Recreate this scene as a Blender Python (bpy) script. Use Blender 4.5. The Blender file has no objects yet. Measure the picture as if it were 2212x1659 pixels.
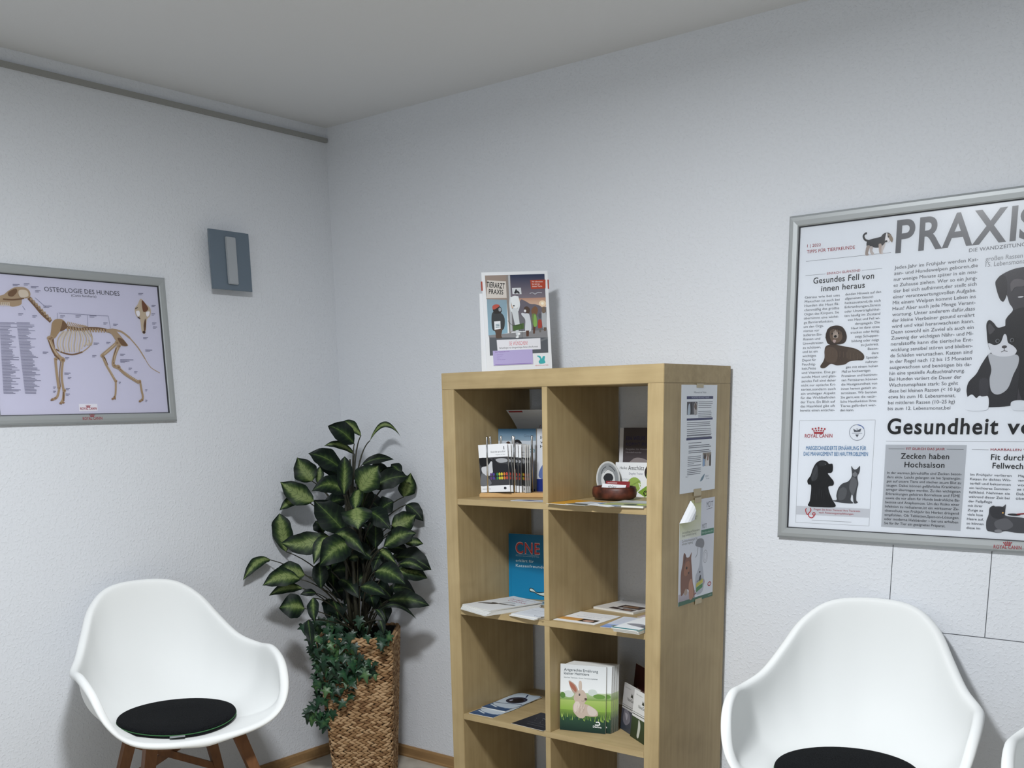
import bpy, bmesh, math, random
from mathutils import Vector, Matrix, Euler
from mathutils.geometry import tessellate_polygon
PI = math.pi
R = math.radians
sc = bpy.context.scene
COL = sc.collection

# ------------------------------------------------------------------ camera
cam_d = bpy.data.cameras.new('camera')
cam = bpy.data.objects.new('camera', cam_d)
COL.objects.link(cam)
cam.location = (3.1894, -2.8952, 1.3866)
cam.rotation_euler = (R(77.0379), R(1.0513), R(38.6831))
cam_d.sensor_fit = 'HORIZONTAL'
cam_d.sensor_width = 36.0
cam_d.lens = 2256.8 / 2212 * 36.0
cam_d.shift_y = (1396.9 - 829.5) / 2212
cam_d.clip_start = 0.02
sc.camera = cam

# ------------------------------------------------------------------ light and exposure
w = bpy.data.worlds.new('world')
sc.world = w
w.use_nodes = True
w.node_tree.nodes['Background'].inputs[0].default_value = (0.75, 0.82, 0.95, 1)
w.node_tree.nodes['Background'].inputs[1].default_value = 0.05
sc.view_settings.view_transform = 'Standard'
sc.view_settings.look = 'None'
sc.view_settings.exposure = 0.2
sc.view_settings.gamma = 1.0
sc.view_settings.use_curve_mapping = False

def area(name, loc, rot, sx, sy, power, colr, spread=180):
    d = bpy.data.lights.new(name, 'AREA')
    d.shape = 'RECTANGLE'
    d.size, d.size_y = sx, sy
    d.energy = power
    d.color = colr
    d.spread = R(spread)
    o = bpy.data.objects.new(name, d)
    o.location = loc
    o.rotation_euler = rot
    COL.objects.link(o)
    return o
area('ceiling_lamp_light', (1.86, -1.85, 2.33), (0, 0, 0), 0.26, 0.26, 54, (0.94, 0.97, 1.0))
area('ceiling_fill_light', (3.9, -3.6, 1.75), (R(180), 0, 0), 0.35, 0.35, 11, (0.94, 0.97, 1.0))  # upward fill added out of view to brighten the ceiling
area('cool_fill_light', (3.6, -5.9, 1.5), (R(90), 0, 0), 1.8, 1.2, 20, (0.84, 0.92, 1.0))  # unseen bluish fill added behind the camera, no window there

# ------------------------------------------------------------------ materials
def lin(h):
    v = [int(h[i:i + 2], 16) / 255 for i in (0, 2, 4)]
    return tuple([c / 12.92 if c <= 0.04045 else ((c + 0.055) / 1.055) ** 2.4 for c in v]) + (1.0,)

def mat(name, hexc, rough=0.5, metal=0.0, spec=0.5, coat=0.0):
    m = bpy.data.materials.new(name)
    m.use_nodes = True
    b = m.node_tree.nodes['Principled BSDF']
    b.inputs['Base Color'].default_value = lin(hexc)
    b.inputs['Roughness'].default_value = rough
    b.inputs['Metallic'].default_value = metal
    b.inputs['Specular IOR Level'].default_value = spec
    b.inputs['Coat Weight'].default_value = coat
    return m

def N(m, typ, **kw):
    n = m.node_tree.nodes.new(typ)
    for k, v in kw.items():
        if k in n.inputs.keys():
            n.inputs[k].default_value = v
        else:
            setattr(n, k, v)
    return n

def lk(m, a, b):
    m.node_tree.links.new(a, b)

def bsdf(m):
    return m.node_tree.nodes['Principled BSDF']

def coords(m, scale=(1, 1, 1), kind='Object'):
    t = N(m, 'ShaderNodeTexCoord')
    mp = N(m, 'ShaderNodeMapping')
    mp.inputs['Scale'].default_value = scale
    lk(m, t.outputs[kind], mp.inputs['Vector'])
    return mp.outputs['Vector']

def ramp(m, fac, stops):
    r = N(m, 'ShaderNodeValToRGB')
    els = r.color_ramp.elements
    while len(els) < len(stops):
        els.new(0.5)
    for e, (p, c) in zip(els, stops):
        e.position = p
        e.color = c if isinstance(c, tuple) else lin(c)
    lk(m, fac, r.inputs['Fac'])
    return r.outputs['Color']

def bump(m, height, strength, dist):
    b = N(m, 'ShaderNodeBump')
    b.inputs['Strength'].default_value = strength
    b.inputs['Distance'].default_value = dist
    lk(m, height, b.inputs['Height'])
    lk(m, b.outputs['Normal'], bsdf(m).inputs['Normal'])

def woodchip(name, hexc, amount):
    m = mat(name, hexc, 0.75, 0, 0.25)
    v = coords(m)
    n1 = N(m, 'ShaderNodeTexNoise', Scale=120.0, Detail=3.0, Roughness=0.55)
    n2 = N(m, 'ShaderNodeTexNoise', Scale=40.0, Detail=2.0)
    n3 = N(m, 'ShaderNodeTexVoronoi', Scale=70.0)
    for n in (n1, n2, n3):
        lk(m, v, n.inputs['Vector'])
    chips = ramp(m, n1.outputs['Fac'], [(0.50, (0, 0, 0, 1)), (0.70, (1, 1, 1, 1))])
    add = N(m, 'ShaderNodeMath', operation='MULTIPLY_ADD')
    lk(m, n2.outputs['Fac'], add.inputs[0])
    add.inputs[1].default_value = 0.5
    lk(m, chips, add.inputs[2])
    bump(m, add.outputs[0], amount, 0.0017)
    return m

M = {}
M['wall'] = woodchip('wall_paint', 'e2e5ea', 0.5)
M['ceiling'] = woodchip('ceiling_paint', 'dedfe0', 0.12)
M['wall_far'] = woodchip('wall_paint_grey', 'c8cacd', 0.5)
M['trim'] = mat('trim_paint', '9a9a96', 0.6)
M['groove'] = mat('groove_dark', '4c4f54', 0.8)
M['plastic'] = mat('white_plastic', 'eef0ef', 0.55, 0, 0.25)
M['alu'] = mat('brushed_aluminium', 'a9adae', 0.45, 0.35)
M['gap_shade'] = mat('frame_gap_shade', '35373b', 0.6)  # dark colour painted in for the shade between rail and poster
M['steel'] = mat('chrome_rod', 'd8dadc', 0.16, 1.0)
M['white_card'] = mat('white_paper', 'e9ebee', 0.6, 0, 0.3)
M['page'] = mat('page_edges', 'd9d8d2', 0.7, 0, 0.2)
M['liner'] = mat('dark_liner', '15140f', 0.8)
M['stem'] = mat('stem_brown', '2b2a1c', 0.6)
M['vine'] = mat('vine_green', '2c3d22', 0.6)
M['tag'] = mat('grey_tag', '8d9294', 0.6)
M['tape'] = mat('clear_tape', 'b2a380', 0.25, 0, 0.6)
M['glass_plate'] = mat('grey_glass', '64727f', 0.2, 0, 0.6)
M['strip'] = mat('frosted_strip', 'a6abb0', 0.4)
M['green_edge'] = mat('green_felt', '3f6a45', 0.9, 0, 0.1)

def wood(name, c0, c1, c2, axis, rough=0.45):
    m = mat(name, c1, rough, 0, 0.35)
    s = {'x': (1.2, 22, 22), 'z': (22, 22, 1.2)}[axis]
    v = coords(m, s)
    n = N(m, 'ShaderNodeTexNoise', Scale=2.6, Detail=5.0, Roughness=0.62, Distortion=0.25)
    lk(m, v, n.inputs['Vector'])
    v2 = coords(m, (2.2, 2.2, 2.2))
    n2 = N(m, 'ShaderNodeTexNoise', Scale=3.0, Detail=3.0, Distortion=0.6)
    lk(m, v2, n2.inputs['Vector'])
    mx = N(m, 'ShaderNodeMix', data_type='FLOAT')
    mx.inputs[0].default_value = 0.5
    lk(m, n.outputs['Fac'], mx.inputs[2])
    lk(m, n2.outputs['Fac'], mx.inputs[3])
    c = ramp(m, mx.outputs[0], [(0.3, c0), (0.5, c1), (0.72, c2)])
    lk(m, c, bsdf(m).inputs['Base Color'])
    bump(m, n.outputs['Fac'], 0.04, 0.001)
    return m
M['birch_v'] = wood('birch_vertical', '9c8861', 'ad9870', 'baa67d', 'z')
M['birch_h'] = wood('birch_horizontal', '9c8861', 'ad9870', 'baa67d', 'x')
M['walnut'] = wood('dark_leg_wood', '4a2f1c', '6b4629', '805735', 'z', 0.5)
M['base_wood'] = wood('skirting_wood', '7d6040', '94744e', 'a58459', 'x', 0.5)
M['holder_wood'] = wood('holder_wood', 'b08a58', 'c9a470', 'd8b785', 'x', 0.4)

m = mat('vinyl_floor', 'b8b4ac', 0.5)
n = N(m, 'ShaderNodeTexNoise', Scale=14.0, Detail=5.0)
lk(m, coords(m), n.inputs['Vector'])
lk(m, ramp(m, n.outputs['Fac'], [(0.3, 'aca69a'), (0.7, 'c4beb2')]), bsdf(m).inputs['Base Color'])
M['floor'] = m

m = mat('black_felt', '101113', 0.95, 0, 0.1)
n = N(m, 'ShaderNodeTexNoise', Scale=420.0, Detail=4.0)
lk(m, coords(m), n.inputs['Vector'])
lk(m, ramp(m, n.outputs['Fac'], [(0.35, '08090a'), (0.7, '1d1f22')]), bsdf(m).inputs['Base Color'])
bump(m, n.outputs['Fac'], 0.5, 0.001)
M['felt'] = m

m = mat('brown_leather', '4a241a', 0.45)
n = N(m, 'ShaderNodeTexNoise', Scale=35.0, Detail=4.0)
lk(m, coords(m), n.inputs['Vector'])
lk(m, ramp(m, n.outputs['Fac'], [(0.35, '2c1410'), (0.7, '6a382a')]), bsdf(m).inputs['Base Color'])
M['leather'] = m

m = mat('printed_ink', 'ffffff', 0.42, 0, 0.35)
a = N(m, 'ShaderNodeAttribute', attribute_name='Col')
lk(m, a.outputs['Color'], bsdf(m).inputs['Base Color'])
M['ink'] = m

m = mat('woven_seagrass', 'a98358', 0.75, 0, 0.2)
a = N(m, 'ShaderNodeAttribute', attribute_name='tone')
n = N(m, 'ShaderNodeTexNoise', Scale=160.0, Detail=3.0)
lk(m, coords(m), n.inputs['Vector'])
ad = N(m, 'ShaderNodeMath', operation='MULTIPLY_ADD')
lk(m, n.outputs['Fac'], ad.inputs[0])
ad.inputs[1].default_value = 0.35
lk(m, a.outputs['Fac'], ad.inputs[2])
lk(m, ramp(m, ad.outputs[0], [(0.1, '6b4c33'), (0.55, '9c7a56'), (1.0, 'bd9d78')]), bsdf(m).inputs['Base Color'])
M['seagrass'] = m

# leaf: dark margin, pale feathered centre, ribs; 'tone' makes some leaves paler
m = mat('variegated_leaf', '16261c', 0.5, 0, 0.18)
uv = N(m, 'ShaderNodeUVMap')
sep = N(m, 'ShaderNodeSeparateXYZ')
lk(m, uv.outputs['UV'], sep.inputs[0])
def mth(m, op, a, b=None, c=None, clamp=False):
    n = N(m, 'ShaderNodeMath', operation=op)
    n.use_clamp = clamp
    for i, x in enumerate((a, b, c)):
        if x is None:
            continue
        if isinstance(x, (int, float)):
            n.inputs[i].default_value = x
        else:
            lk(m, x, n.inputs[i])
    return n.outputs[0]
au = mth(m, 'ABSOLUTE', mth(m, 'MULTIPLY_ADD', sep.outputs[0], 2.0, -1.0))
vein = mth(m, 'SINE', mth(m, 'MULTIPLY', mth(m, 'MULTIPLY_ADD', au, -0.22, sep.outputs[1]), 42.0))
nz = N(m, 'ShaderNodeTexNoise', Scale=55.0, Detail=3.0)
lk(m, coords(m), nz.inputs['Vector'])
tone = N(m, 'ShaderNodeAttribute', attribute_name='tone').outputs['Fac']
edge = mth(m, 'SUBTRACT', mth(m, 'MULTIPLY_ADD', tone, 0.75, 0.30), au)
edge = mth(m, 'MULTIPLY_ADD', vein, 0.06, edge)
edge = mth(m, 'ADD', edge, mth(m, 'MULTIPLY_ADD', nz.outputs['Fac'], 0.5, -0.25))
tipf = mth(m, 'MULTIPLY', mth(m, 'POWER', sep.outputs[1], 3.0), -0.35)
cen = mth(m, 'MULTIPLY_ADD', mth(m, 'ADD', edge, tipf), 1.35, 0.12, clamp=True)
colr = ramp(m, cen, [(0.0, '0f1a16'), (0.35, '1f301d'), (0.7, '42552c'), (1.0, '7c8b56')])
rib = mth(m, 'LESS_THAN', au, 0.035)
mixr = N(m, 'ShaderNodeMix', data_type='RGBA')
lk(m, mth(m, 'MULTIPLY', rib, 0.6), mixr.inputs[0])
mixr.inputs[7].default_value = lin('5f7440')
vdark = mth(m, 'MULTIPLY', mth(m, 'GREATER_THAN', vein, 0.93), 0.55)
mixv = N(m, 'ShaderNodeMix', data_type='RGBA')
lk(m, vdark, mixv.inputs[0])
mixv.inputs[7].default_value = lin('1d2c1c')
lk(m, colr, mixv.inputs[6])
lk(m, mixv.outputs[2], mixr.inputs[6])
lk(m, mixr.outputs[2], bsdf(m).inputs['Base Color'])
bump(m, vein, 0.03, 0.001)
M['leaf'] = m

m = mat('ivy_leaf', '1f3d2a', 0.4, 0, 0.4)
a = N(m, 'ShaderNodeAttribute', attribute_name='tone')
lk(m, ramp(m, a.outputs['Fac'], [(0.0, '12281e'), (0.6, '24492f'), (1.0, '4e6e3c')]), bsdf(m).inputs['Base Color'])
M['ivy'] = m

m = bpy.data.materials.new('clear_cover_film')
m.use_nodes = True
nt = m.node_tree
nt.nodes.clear()
out = nt.nodes.new('ShaderNodeOutputMaterial')
mx = nt.nodes.new('ShaderNodeMixShader')
tr = nt.nodes.new('ShaderNodeBsdfTransparent')
gl = nt.nodes.new('ShaderNodeBsdfGlossy')
gl.inputs['Roughness'].default_value = 0.22
fr = nt.nodes.new('ShaderNodeFresnel')
fr.inputs['IOR'].default_value = 1.42
nt.links.new(fr.outputs[0], mx.inputs[0])
nt.links.new(tr.outputs[0], mx.inputs[1])
nt.links.new(gl.outputs[0], mx.inputs[2])
nt.links.new(mx.outputs[0], out.inputs[0])
M['film'] = m

# ------------------------------------------------------------------ object helpers
def mesh_obj(name, me, parent=None, mats=()):
    for x in mats:
        me.materials.append(x)
    o = bpy.data.objects.new(name, me)
    COL.objects.link(o)
    if parent:
        o.parent = parent
    return o

def from_bm(name, bm, mats, parent=None, smooth=False, loc=None):
    me = bpy.data.meshes.new(name)
    bmesh.ops.recalc_face_normals(bm, faces=bm.faces)
    bm.to_mesh(me)
    bm.free()
    if smooth:
        me.polygons.foreach_set('use_smooth', [True] * len(me.polygons))
    o = mesh_obj(name, me, parent, mats if isinstance(mats, (list, tuple)) else [mats])
    if loc is not None:
        o.location = loc
    return o

def box(bm, x0, x1, y0, y1, z0, z1, mi=0, mtx=None):
    vs = [Vector((x, y, z)) for x in (x0, x1) for y in (y0, y1) for z in (z0, z1)]
    if mtx:
        vs = [mtx @ v for v in vs]
    v = [bm.verts.new(c) for c in vs]
    fs = []
    for q in ((0, 1, 3, 2), (4, 6, 7, 5), (0, 4, 5, 1), (2, 3, 7, 6), (0, 2, 6, 4), (1, 5, 7, 3)):
        f = bm.faces.new([v[i] for i in q])
        f.material_index = mi
        fs.append(f)
    return v

def box_obj(name, dims, m_, parent=None, bev=0.0):
    bm = bmesh.new()
    box(bm, *dims)
    if bev:
        bmesh.ops.bevel(bm, geom=list(bm.edges), offset=bev, segments=2, affect='EDGES')
    return from_bm(name, bm, m_, parent)

def empty(name, loc, rz=0.0, label=None, cat=None, group=None):
    o = bpy.data.objects.new(name, None)
    o.empty_display_size = 0.1
    COL.objects.link(o)
    o.location = loc
    o.rotation_euler = (0, 0, rz)
    tag(o, label, cat, group)
    return o

def tag(o, label=None, cat=None, group=None, kind=None):
    if label: o['label'] = label
    if cat: o['category'] = cat
    if group: o['group'] = group
    if kind: o['kind'] = kind
    return o

def copy_tree(o, parent=None):
    c = o.copy()
    COL.objects.link(c)
    if parent:
        c.parent = parent
    for ch in list(o.children):
        copy_tree(ch, c)
    return c

def tube(bm, pts, rads, seg=8, caps=True):
    pts = [Vector(p) for p in pts]
    rings = []
    up = Vector((0.13, 0.27, 0.95))
    for i, p in enumerate(pts):
        d = (pts[min(i + 1, len(pts) - 1)] - pts[max(i - 1, 0)]).normalized()
        s = d.cross(up)
        if s.length < 1e-3:
            s = d.cross(Vector((1, 0, 0)))
        s.normalize()
        t = d.cross(s)
        r = rads[i] if isinstance(rads, (list, tuple)) else rads
        rings.append([bm.verts.new(p + s * (r * math.cos(2 * PI * k / seg)) + t * (r * math.sin(2 * PI * k / seg))) for k in range(seg)])
    for a, b in zip(rings, rings[1:]):
        for k in range(seg):
            bm.faces.new((a[k], a[(k + 1) % seg], b[(k + 1) % seg], b[k]))
    if caps:
        bm.faces.new(rings[0][::-1])
        bm.faces.new(rings[-1])

def bar(bm, a, b, w, d, w2=None, d2=None):
    """square bar from a to b, tapering from w x d to w2 x d2"""
    a, b = Vector(a), Vector(b)
    w2 = w2 or w
    d2 = d2 or d
    t = (b - a).normalized()
    s = t.cross(Vector((0, 1, 0))).normalized()
    u = s.cross(t)
    r = []
    for p, ww, dd in ((a, w, d), (b, w2, d2)):
        r.append([bm.verts.new(p + s * (i * ww / 2) + u * (j * dd / 2)) for i, j in ((-1, -1), (1, -1), (1, 1), (-1, 1))])
    for k in range(4):
        bm.faces.new((r[0][k], r[0][(k + 1) % 4], r[1][(k + 1) % 4], r[1][k]))
    bm.faces.new(r[0][::-1])
    bm.faces.new(r[1])

# ------------------------------------------------------------------ printed matter
ART={
'ward': [('t',4,'9c3a44',[0.0616,0.8068,0.1006,0.8059,0.0072],1,'1 | 2022'),
('t',4,'9c3a44',[0.0614,0.791,0.1961,0.7897,0.0081],1,'TIPPS FÜR TIERFREUNDE'),
('k',2,'7a7c80',0.0009,[0.06,0.7704,0.2934,0.7704]),
('t',4,'54565c',[0.3049,0.7693,0.5971,0.7697,0.0766],2,'PRAXI'),
('t',4,'54565c',[0.6037,0.7698,0.6553,0.7698,0.0716],2,'S'),
('t',4,'6a6c74',[0.4896,0.7518,0.6207,0.7532,0.0083],1,'DIE WANDZEITUNG'),
('t',4,'8a8c92',[0.5307,0.7266,0.6372,0.7269,0.0104],0,'großen Rassen bis'),
('t',4,'8a8c92',[0.5318,0.7129,0.628,0.7134,0.0105],0,'15. Lebensmonat'),
('k',2,'8a8c90',0.0009,[0.0601,0.7332,0.118,0.7327]),
('k',2,'8a8c90',0.0009,[0.2182,0.7327,0.2729,0.733]),
('t',4,'9c3a44',[0.1214,0.7303,0.2142,0.7307,0.0057],1,'EINFACH GLÄNZEND'),
('t',4,'14161a',[0.0839,0.71,0.2522,0.7093,0.0152],1,'Gesundes Fell von'),
('t',4,'14161a',[0.1078,0.6879,0.2286,0.6882,0.0145],1,'innen heraus'),
('k',3,'1c1d22',0.005,[0.2317,0.8057,0.2244,0.8082,0.2198,0.8133,0.2181,0.8198,0.2222,0.8246,0.2268,0.8252]),
('s',3,'24262c',[0.2295,0.8065,0.2422,0.8095,0.2605,0.8118,0.2695,0.8137,0.2758,0.8102,0.2772,0.7972,0.2696,0.7874,0.2528,0.7863,0.2372,0.7913,0.2296,0.7877,0.2269,0.7981]),
('s',3,'9c8f88',[0.2284,0.7936,0.2365,0.7928,0.2346,0.7829,0.2325,0.7759,0.2347,0.7696,0.2266,0.7698,0.2249,0.7781]),
('s',3,'b8afac',[0.2372,0.7907,0.245,0.7891,0.244,0.7805,0.2491,0.7714,0.2431,0.7693,0.2373,0.7783]),
('s',3,'b4a39a',[0.26,0.7947,0.2677,0.7939,0.2678,0.7824,0.2706,0.7701,0.2635,0.7714,0.2607,0.7832]),
('s',3,'c9c2c0',[0.2691,0.7952,0.2772,0.7972,0.2758,0.7859,0.2718,0.7763,0.2731,0.7699,0.2685,0.7703,0.2682,0.7853]),
('s',4,'2c2a2e',[0.2652,0.8099,0.2692,0.818,0.2766,0.8209,0.2842,0.8201,0.2912,0.8142,0.2881,0.806,0.2794,0.8013,0.2738,0.7933,0.2678,0.791]),
('s',5,'e4e2e4',[0.2783,0.8185,0.2813,0.8193,0.2831,0.8094,0.2882,0.8046,0.2872,0.797,0.2781,0.7971,0.2762,0.803]),
('s',5,'8a7a68',[0.2829,0.818,0.2906,0.8143,0.2967,0.8037,0.2948,0.7954,0.29,0.8001,0.2849,0.8092]),
('e',6,'111111',[0.2795,0.7995,0.0034,0.0025,0]),
('e',6,'111111',[0.2854,0.8109,0.0015,0.0015,0]),
('t',4,'55585e',[0.0613,0.6726,0.1609,0.6712,0.0061],0,'Genau wie bei uns'),
('t',4,'55585e',[0.0613,0.6615,0.161,0.6601,0.0061],0,'Menschen ist auch bei'),
('t',4,'55585e',[0.0613,0.6504,0.161,0.6491,0.0062],0,'Hunden die Haut flä-'),
('t',4,'55585e',[0.0613,0.6393,0.1611,0.6381,0.0062],0,'chenmäßig das größte'),
('t',4,'55585e',[0.0613,0.6281,0.1611,0.627,0.0062],0,'Organ des Körpers. Sie'),
('t',4,'55585e',[0.0613,0.617,0.1612,0.6159,0.0062],0,'übernimmt eine wichti-'),
('t',4,'55585e',[0.0614,0.6058,0.1465,0.6049,0.0062],0,'ge Barrierefunktion,'),
('t',4,'55585e',[0.0614,0.5946,0.1201,0.594,0.0062],0,'um den Orga-'),
('t',4,'55585e',[0.0614,0.5834,0.1074,0.583,0.0062],0,'nismus vor'),
('t',4,'55585e',[0.0614,0.5721,0.1163,0.5717,0.0062],0,'äußeren Ein-'),
('t',4,'55585e',[0.0614,0.5609,0.1112,0.5605,0.0062],0,'flüssen und'),
('t',4,'55585e',[0.0615,0.5496,0.1201,0.5492,0.0062],0,'Umweltreizen'),
('t',4,'55585e',[0.0615,0.5383,0.114,0.538,0.0063],0,'zu schützen,'),
('t',4,'55585e',[0.0615,0.527,0.1052,0.5268,0.0063],0,'und ist ein'),
('t',4,'55585e',[0.0615,0.5157,0.1014,0.5155,0.0063],0,'wichtiges'),
('t',4,'55585e',[0.0615,0.5043,0.1013,0.5042,0.0063],0,'Depot für'),
('t',4,'55585e',[0.0616,0.4929,0.1018,0.4928,0.0063],0,'Feuchtig-'),
('t',4,'55585e',[0.0616,0.4816,0.103,0.4815,0.0063],0,'keit,Fette'),
('t',4,'55585e',[0.0616,0.4701,0.162,0.47,0.0063],0,'und Vitamine. Eine ge-'),
('t',4,'55585e',[0.0616,0.4587,0.1621,0.4586,0.0063],0,'sunde Haut und glän-'),
('t',4,'55585e',[0.0616,0.4473,0.1622,0.4472,0.0063],0,'zendes Fell sind daher'),
('t',4,'55585e',[0.0617,0.4358,0.1622,0.4358,0.0063],0,'nicht nur optische Kri-'),
('t',4,'55585e',[0.0617,0.4243,0.1623,0.4244,0.0064],0,'terien,sondern auch'),
('t',4,'55585e',[0.0617,0.4128,0.1624,0.413,0.0064],0,'ein wichtiger Aspekt'),
('t',4,'55585e',[0.0617,0.4013,0.1624,0.4015,0.0064],0,'für das Wohlbefinden'),
('t',4,'55585e',[0.0617,0.3897,0.1625,0.39,0.0064],0,'der Tiere. Ein Blick auf'),
('t',4,'55585e',[0.0618,0.3781,0.1626,0.3785,0.0064],0,'das Haarkleid gibt oft'),
('t',4,'55585e',[0.0618,0.3666,0.1626,0.367,0.0064],0,'bereits einen entschei-'),
('t',4,'55585e',[0.1763,0.6721,0.2736,0.6714,0.006],0,'denden Hinweis auf den'),
('t',4,'55585e',[0.1764,0.661,0.2538,0.6605,0.006],0,'allgemeinen Gesund-'),
('t',4,'55585e',[0.1764,0.6499,0.2739,0.6494,0.006],0,'heitszustand,da sich'),
('t',4,'55585e',[0.1765,0.6388,0.2741,0.6383,0.006],0,'Erkrankungen,Stress'),
('t',4,'55585e',[0.1766,0.6276,0.2743,0.6272,0.006],0,'oder Unverträglichkei-'),
('t',4,'55585e',[0.1766,0.6165,0.2744,0.6161,0.006],0,'ten häufig im Zustand'),
('t',4,'55585e',[0.1864,0.6053,0.2746,0.605,0.006],0,'von Haut und Fell wi-'),
('t',4,'55585e',[0.2078,0.594,0.2748,0.5939,0.006],0,'derspiegeln. Die'),
('t',4,'55585e',[0.1975,0.5828,0.2749,0.5828,0.006],0,'Haut ist dann etwa'),
('t',4,'55585e',[0.1962,0.5716,0.2751,0.5716,0.0061],0,'trocken oder fettig,'),
('t',4,'55585e',[0.209,0.5604,0.2752,0.5604,0.006],0,'zeigt Schuppen-'),
('t',4,'55585e',[0.2007,0.5491,0.2754,0.5492,0.0061],0,'bildung oder neigt'),
('t',4,'55585e',[0.2269,0.5379,0.2756,0.538,0.006],0,'zu Juckreiz.'),
('t',4,'55585e',[0.2465,0.5266,0.2757,0.5267,0.006],0,'Beson-'),
('t',4,'55585e',[0.2576,0.5154,0.2759,0.5154,0.006],0,'dere'),
('t',4,'55585e',[0.2431,0.504,0.2761,0.5042,0.0061],0,'Spezial-'),
('t',4,'55585e',[0.2422,0.4927,0.2762,0.4929,0.0061],0,'nahrun-'),
('t',4,'55585e',[0.1883,0.481,0.2764,0.4815,0.0061],0,'gen mit einem hohen'),
('t',4,'55585e',[0.1776,0.4696,0.2563,0.4701,0.0062],0,'Maß an hochwertigen'),
('t',4,'55585e',[0.1776,0.4581,0.2767,0.4588,0.0062],0,'Proteinen und bestimm-'),
('t',4,'55585e',[0.1777,0.4467,0.2769,0.4474,0.0062],0,'ten Fettsäuren können'),
('t',4,'55585e',[0.1778,0.4352,0.2771,0.436,0.0062],0,'die Hautgesundheit von'),
('t',4,'55585e',[0.1778,0.4237,0.2772,0.4246,0.0062],0,'innen heraus gezielt un-'),
('t',4,'55585e',[0.1779,0.4122,0.2774,0.4132,0.0062],0,'terstützen. Wir beraten'),
('t',4,'55585e',[0.178,0.4006,0.2776,0.4017,0.0062],0,'Sie gern,wie die natür-'),
('t',4,'55585e',[0.1781,0.3891,0.2777,0.3902,0.0062],0,'liche Hautfunktion Ihres'),
('t',4,'55585e',[0.1781,0.3775,0.2779,0.3787,0.0063],0,'Tieres gefördert wer-'),
('t',4,'55585e',[0.1782,0.3659,0.2174,0.3664,0.0063],0,'den kann.'),
('t',4,'606268',[0.3051,0.7278,0.5133,0.729,0.0084],0,'Jedes Jahr im Frühjahr werden Kat-'),
('t',4,'606268',[0.3053,0.7132,0.5135,0.7144,0.0084],0,'zen- und Hundewelpen geboren,die'),
('t',4,'606268',[0.3055,0.6985,0.5137,0.6997,0.0084],0,'nur wenige Monate später in ein neu-'),
('t',4,'606268',[0.3057,0.6838,0.5138,0.685,0.0084],0,'es Zuhause ziehen. Wer so ein Jung-'),
('t',4,'606268',[0.306,0.6691,0.514,0.6703,0.0085],0,'tier bei sich aufnimmt,der stellt sich'),
('t',4,'606268',[0.3062,0.6544,0.5142,0.6555,0.0085],0,'einer verantwortungsvollen Aufgabe.'),
('t',4,'606268',[0.3064,0.6396,0.5143,0.6407,0.0085],0,'Mit einem Welpen kommt Leben ins'),
('t',4,'606268',[0.3066,0.6248,0.5145,0.6259,0.0085],0,'Haus! Aber auch jede Menge Verant-'),
('t',4,'606268',[0.3068,0.6099,0.5147,0.611,0.0085],0,'wortung. Unter anderem dafür,dass'),
('t',4,'606268',[0.307,0.595,0.5148,0.5961,0.0085],0,'der kleine Vierbeiner gesund ernährt'),
('t',4,'606268',[0.3072,0.5801,0.515,0.5811,0.0086],0,'wird und vital heranwachsen kann.'),
('t',4,'606268',[0.3075,0.5651,0.5152,0.5661,0.0086],0,'Denn sowohl ein Zuviel als auch ein'),
('t',4,'606268',[0.3077,0.5501,0.5153,0.5511,0.0086],0,'Zuwenig der wichtigen Nähr- und Mi-'),
('t',4,'606268',[0.3079,0.5351,0.5155,0.536,0.0086],0,'neralstoffe kann die tierische Ent-'),
('t',4,'606268',[0.3081,0.52,0.5157,0.5209,0.0086],0,'wicklung sensibel stören und bleiben-'),
('t',4,'606268',[0.3083,0.5049,0.5158,0.5058,0.0087],0,'de Schäden verursachen. Katzen sind'),
('t',4,'606268',[0.3085,0.4898,0.516,0.4906,0.0087],0,'in der Regel nach 12 bis 15 Monaten'),
('t',4,'606268',[0.3088,0.4746,0.5162,0.4754,0.0087],0,'ausgewachsen und benötigen bis da-'),
('t',4,'606268',[0.309,0.4594,0.5019,0.4601,0.0087],0,'hin eine spezielle Aufzuchtnahrung.'),
('t',4,'606268',[0.3092,0.4442,0.4939,0.4448,0.0087],0,'Bei Hunden variiert die Dauer der'),
('t',4,'606268',[0.3094,0.4289,0.4871,0.4294,0.0087],0,'Wachstumsphase stark: So geht'),
('t',4,'606268',[0.3096,0.4136,0.494,0.4141,0.0088],0,'diese bei kleinen Rassen (< 10 kg)'),
('t',4,'606268',[0.3099,0.3982,0.4828,0.3987,0.0088],0,'etwa bis zum 10. Lebensmonat,'),
('t',4,'606268',[0.3101,0.3828,0.4825,0.3832,0.0088],0,'bei mittleren Rassen (10–25 kg)'),
('t',4,'606268',[0.3103,0.3674,0.4724,0.3677,0.0088],0,'bis zum 12. Lebensmonat,bei'),
('s',3,'4a3c32',[0.1153,0.4908,0.1216,0.4999,0.1259,0.5121,0.125,0.5306,0.1294,0.5427,0.1489,0.5464,0.1754,0.5405,0.195,0.5366,0.2178,0.5294,0.2361,0.515,0.2353,0.5015,0.2162,0.5007,0.1971,0.4985,0.1845,0.4913,0.1618,0.4897,0.1451,0.4943,0.129,0.4841,0.1173,0.4845]),
('s',4,'5c4c40',[0.1297,0.5366,0.1493,0.5387,0.1633,0.5228,0.1611,0.5014,0.1483,0.4958,0.1314,0.5026,0.1273,0.5182]),
('s',4,'54463a',[0.1921,0.5306,0.2147,0.5281,0.2321,0.5137,0.2288,0.5048,0.2033,0.5022,0.19,0.5094]),
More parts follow.
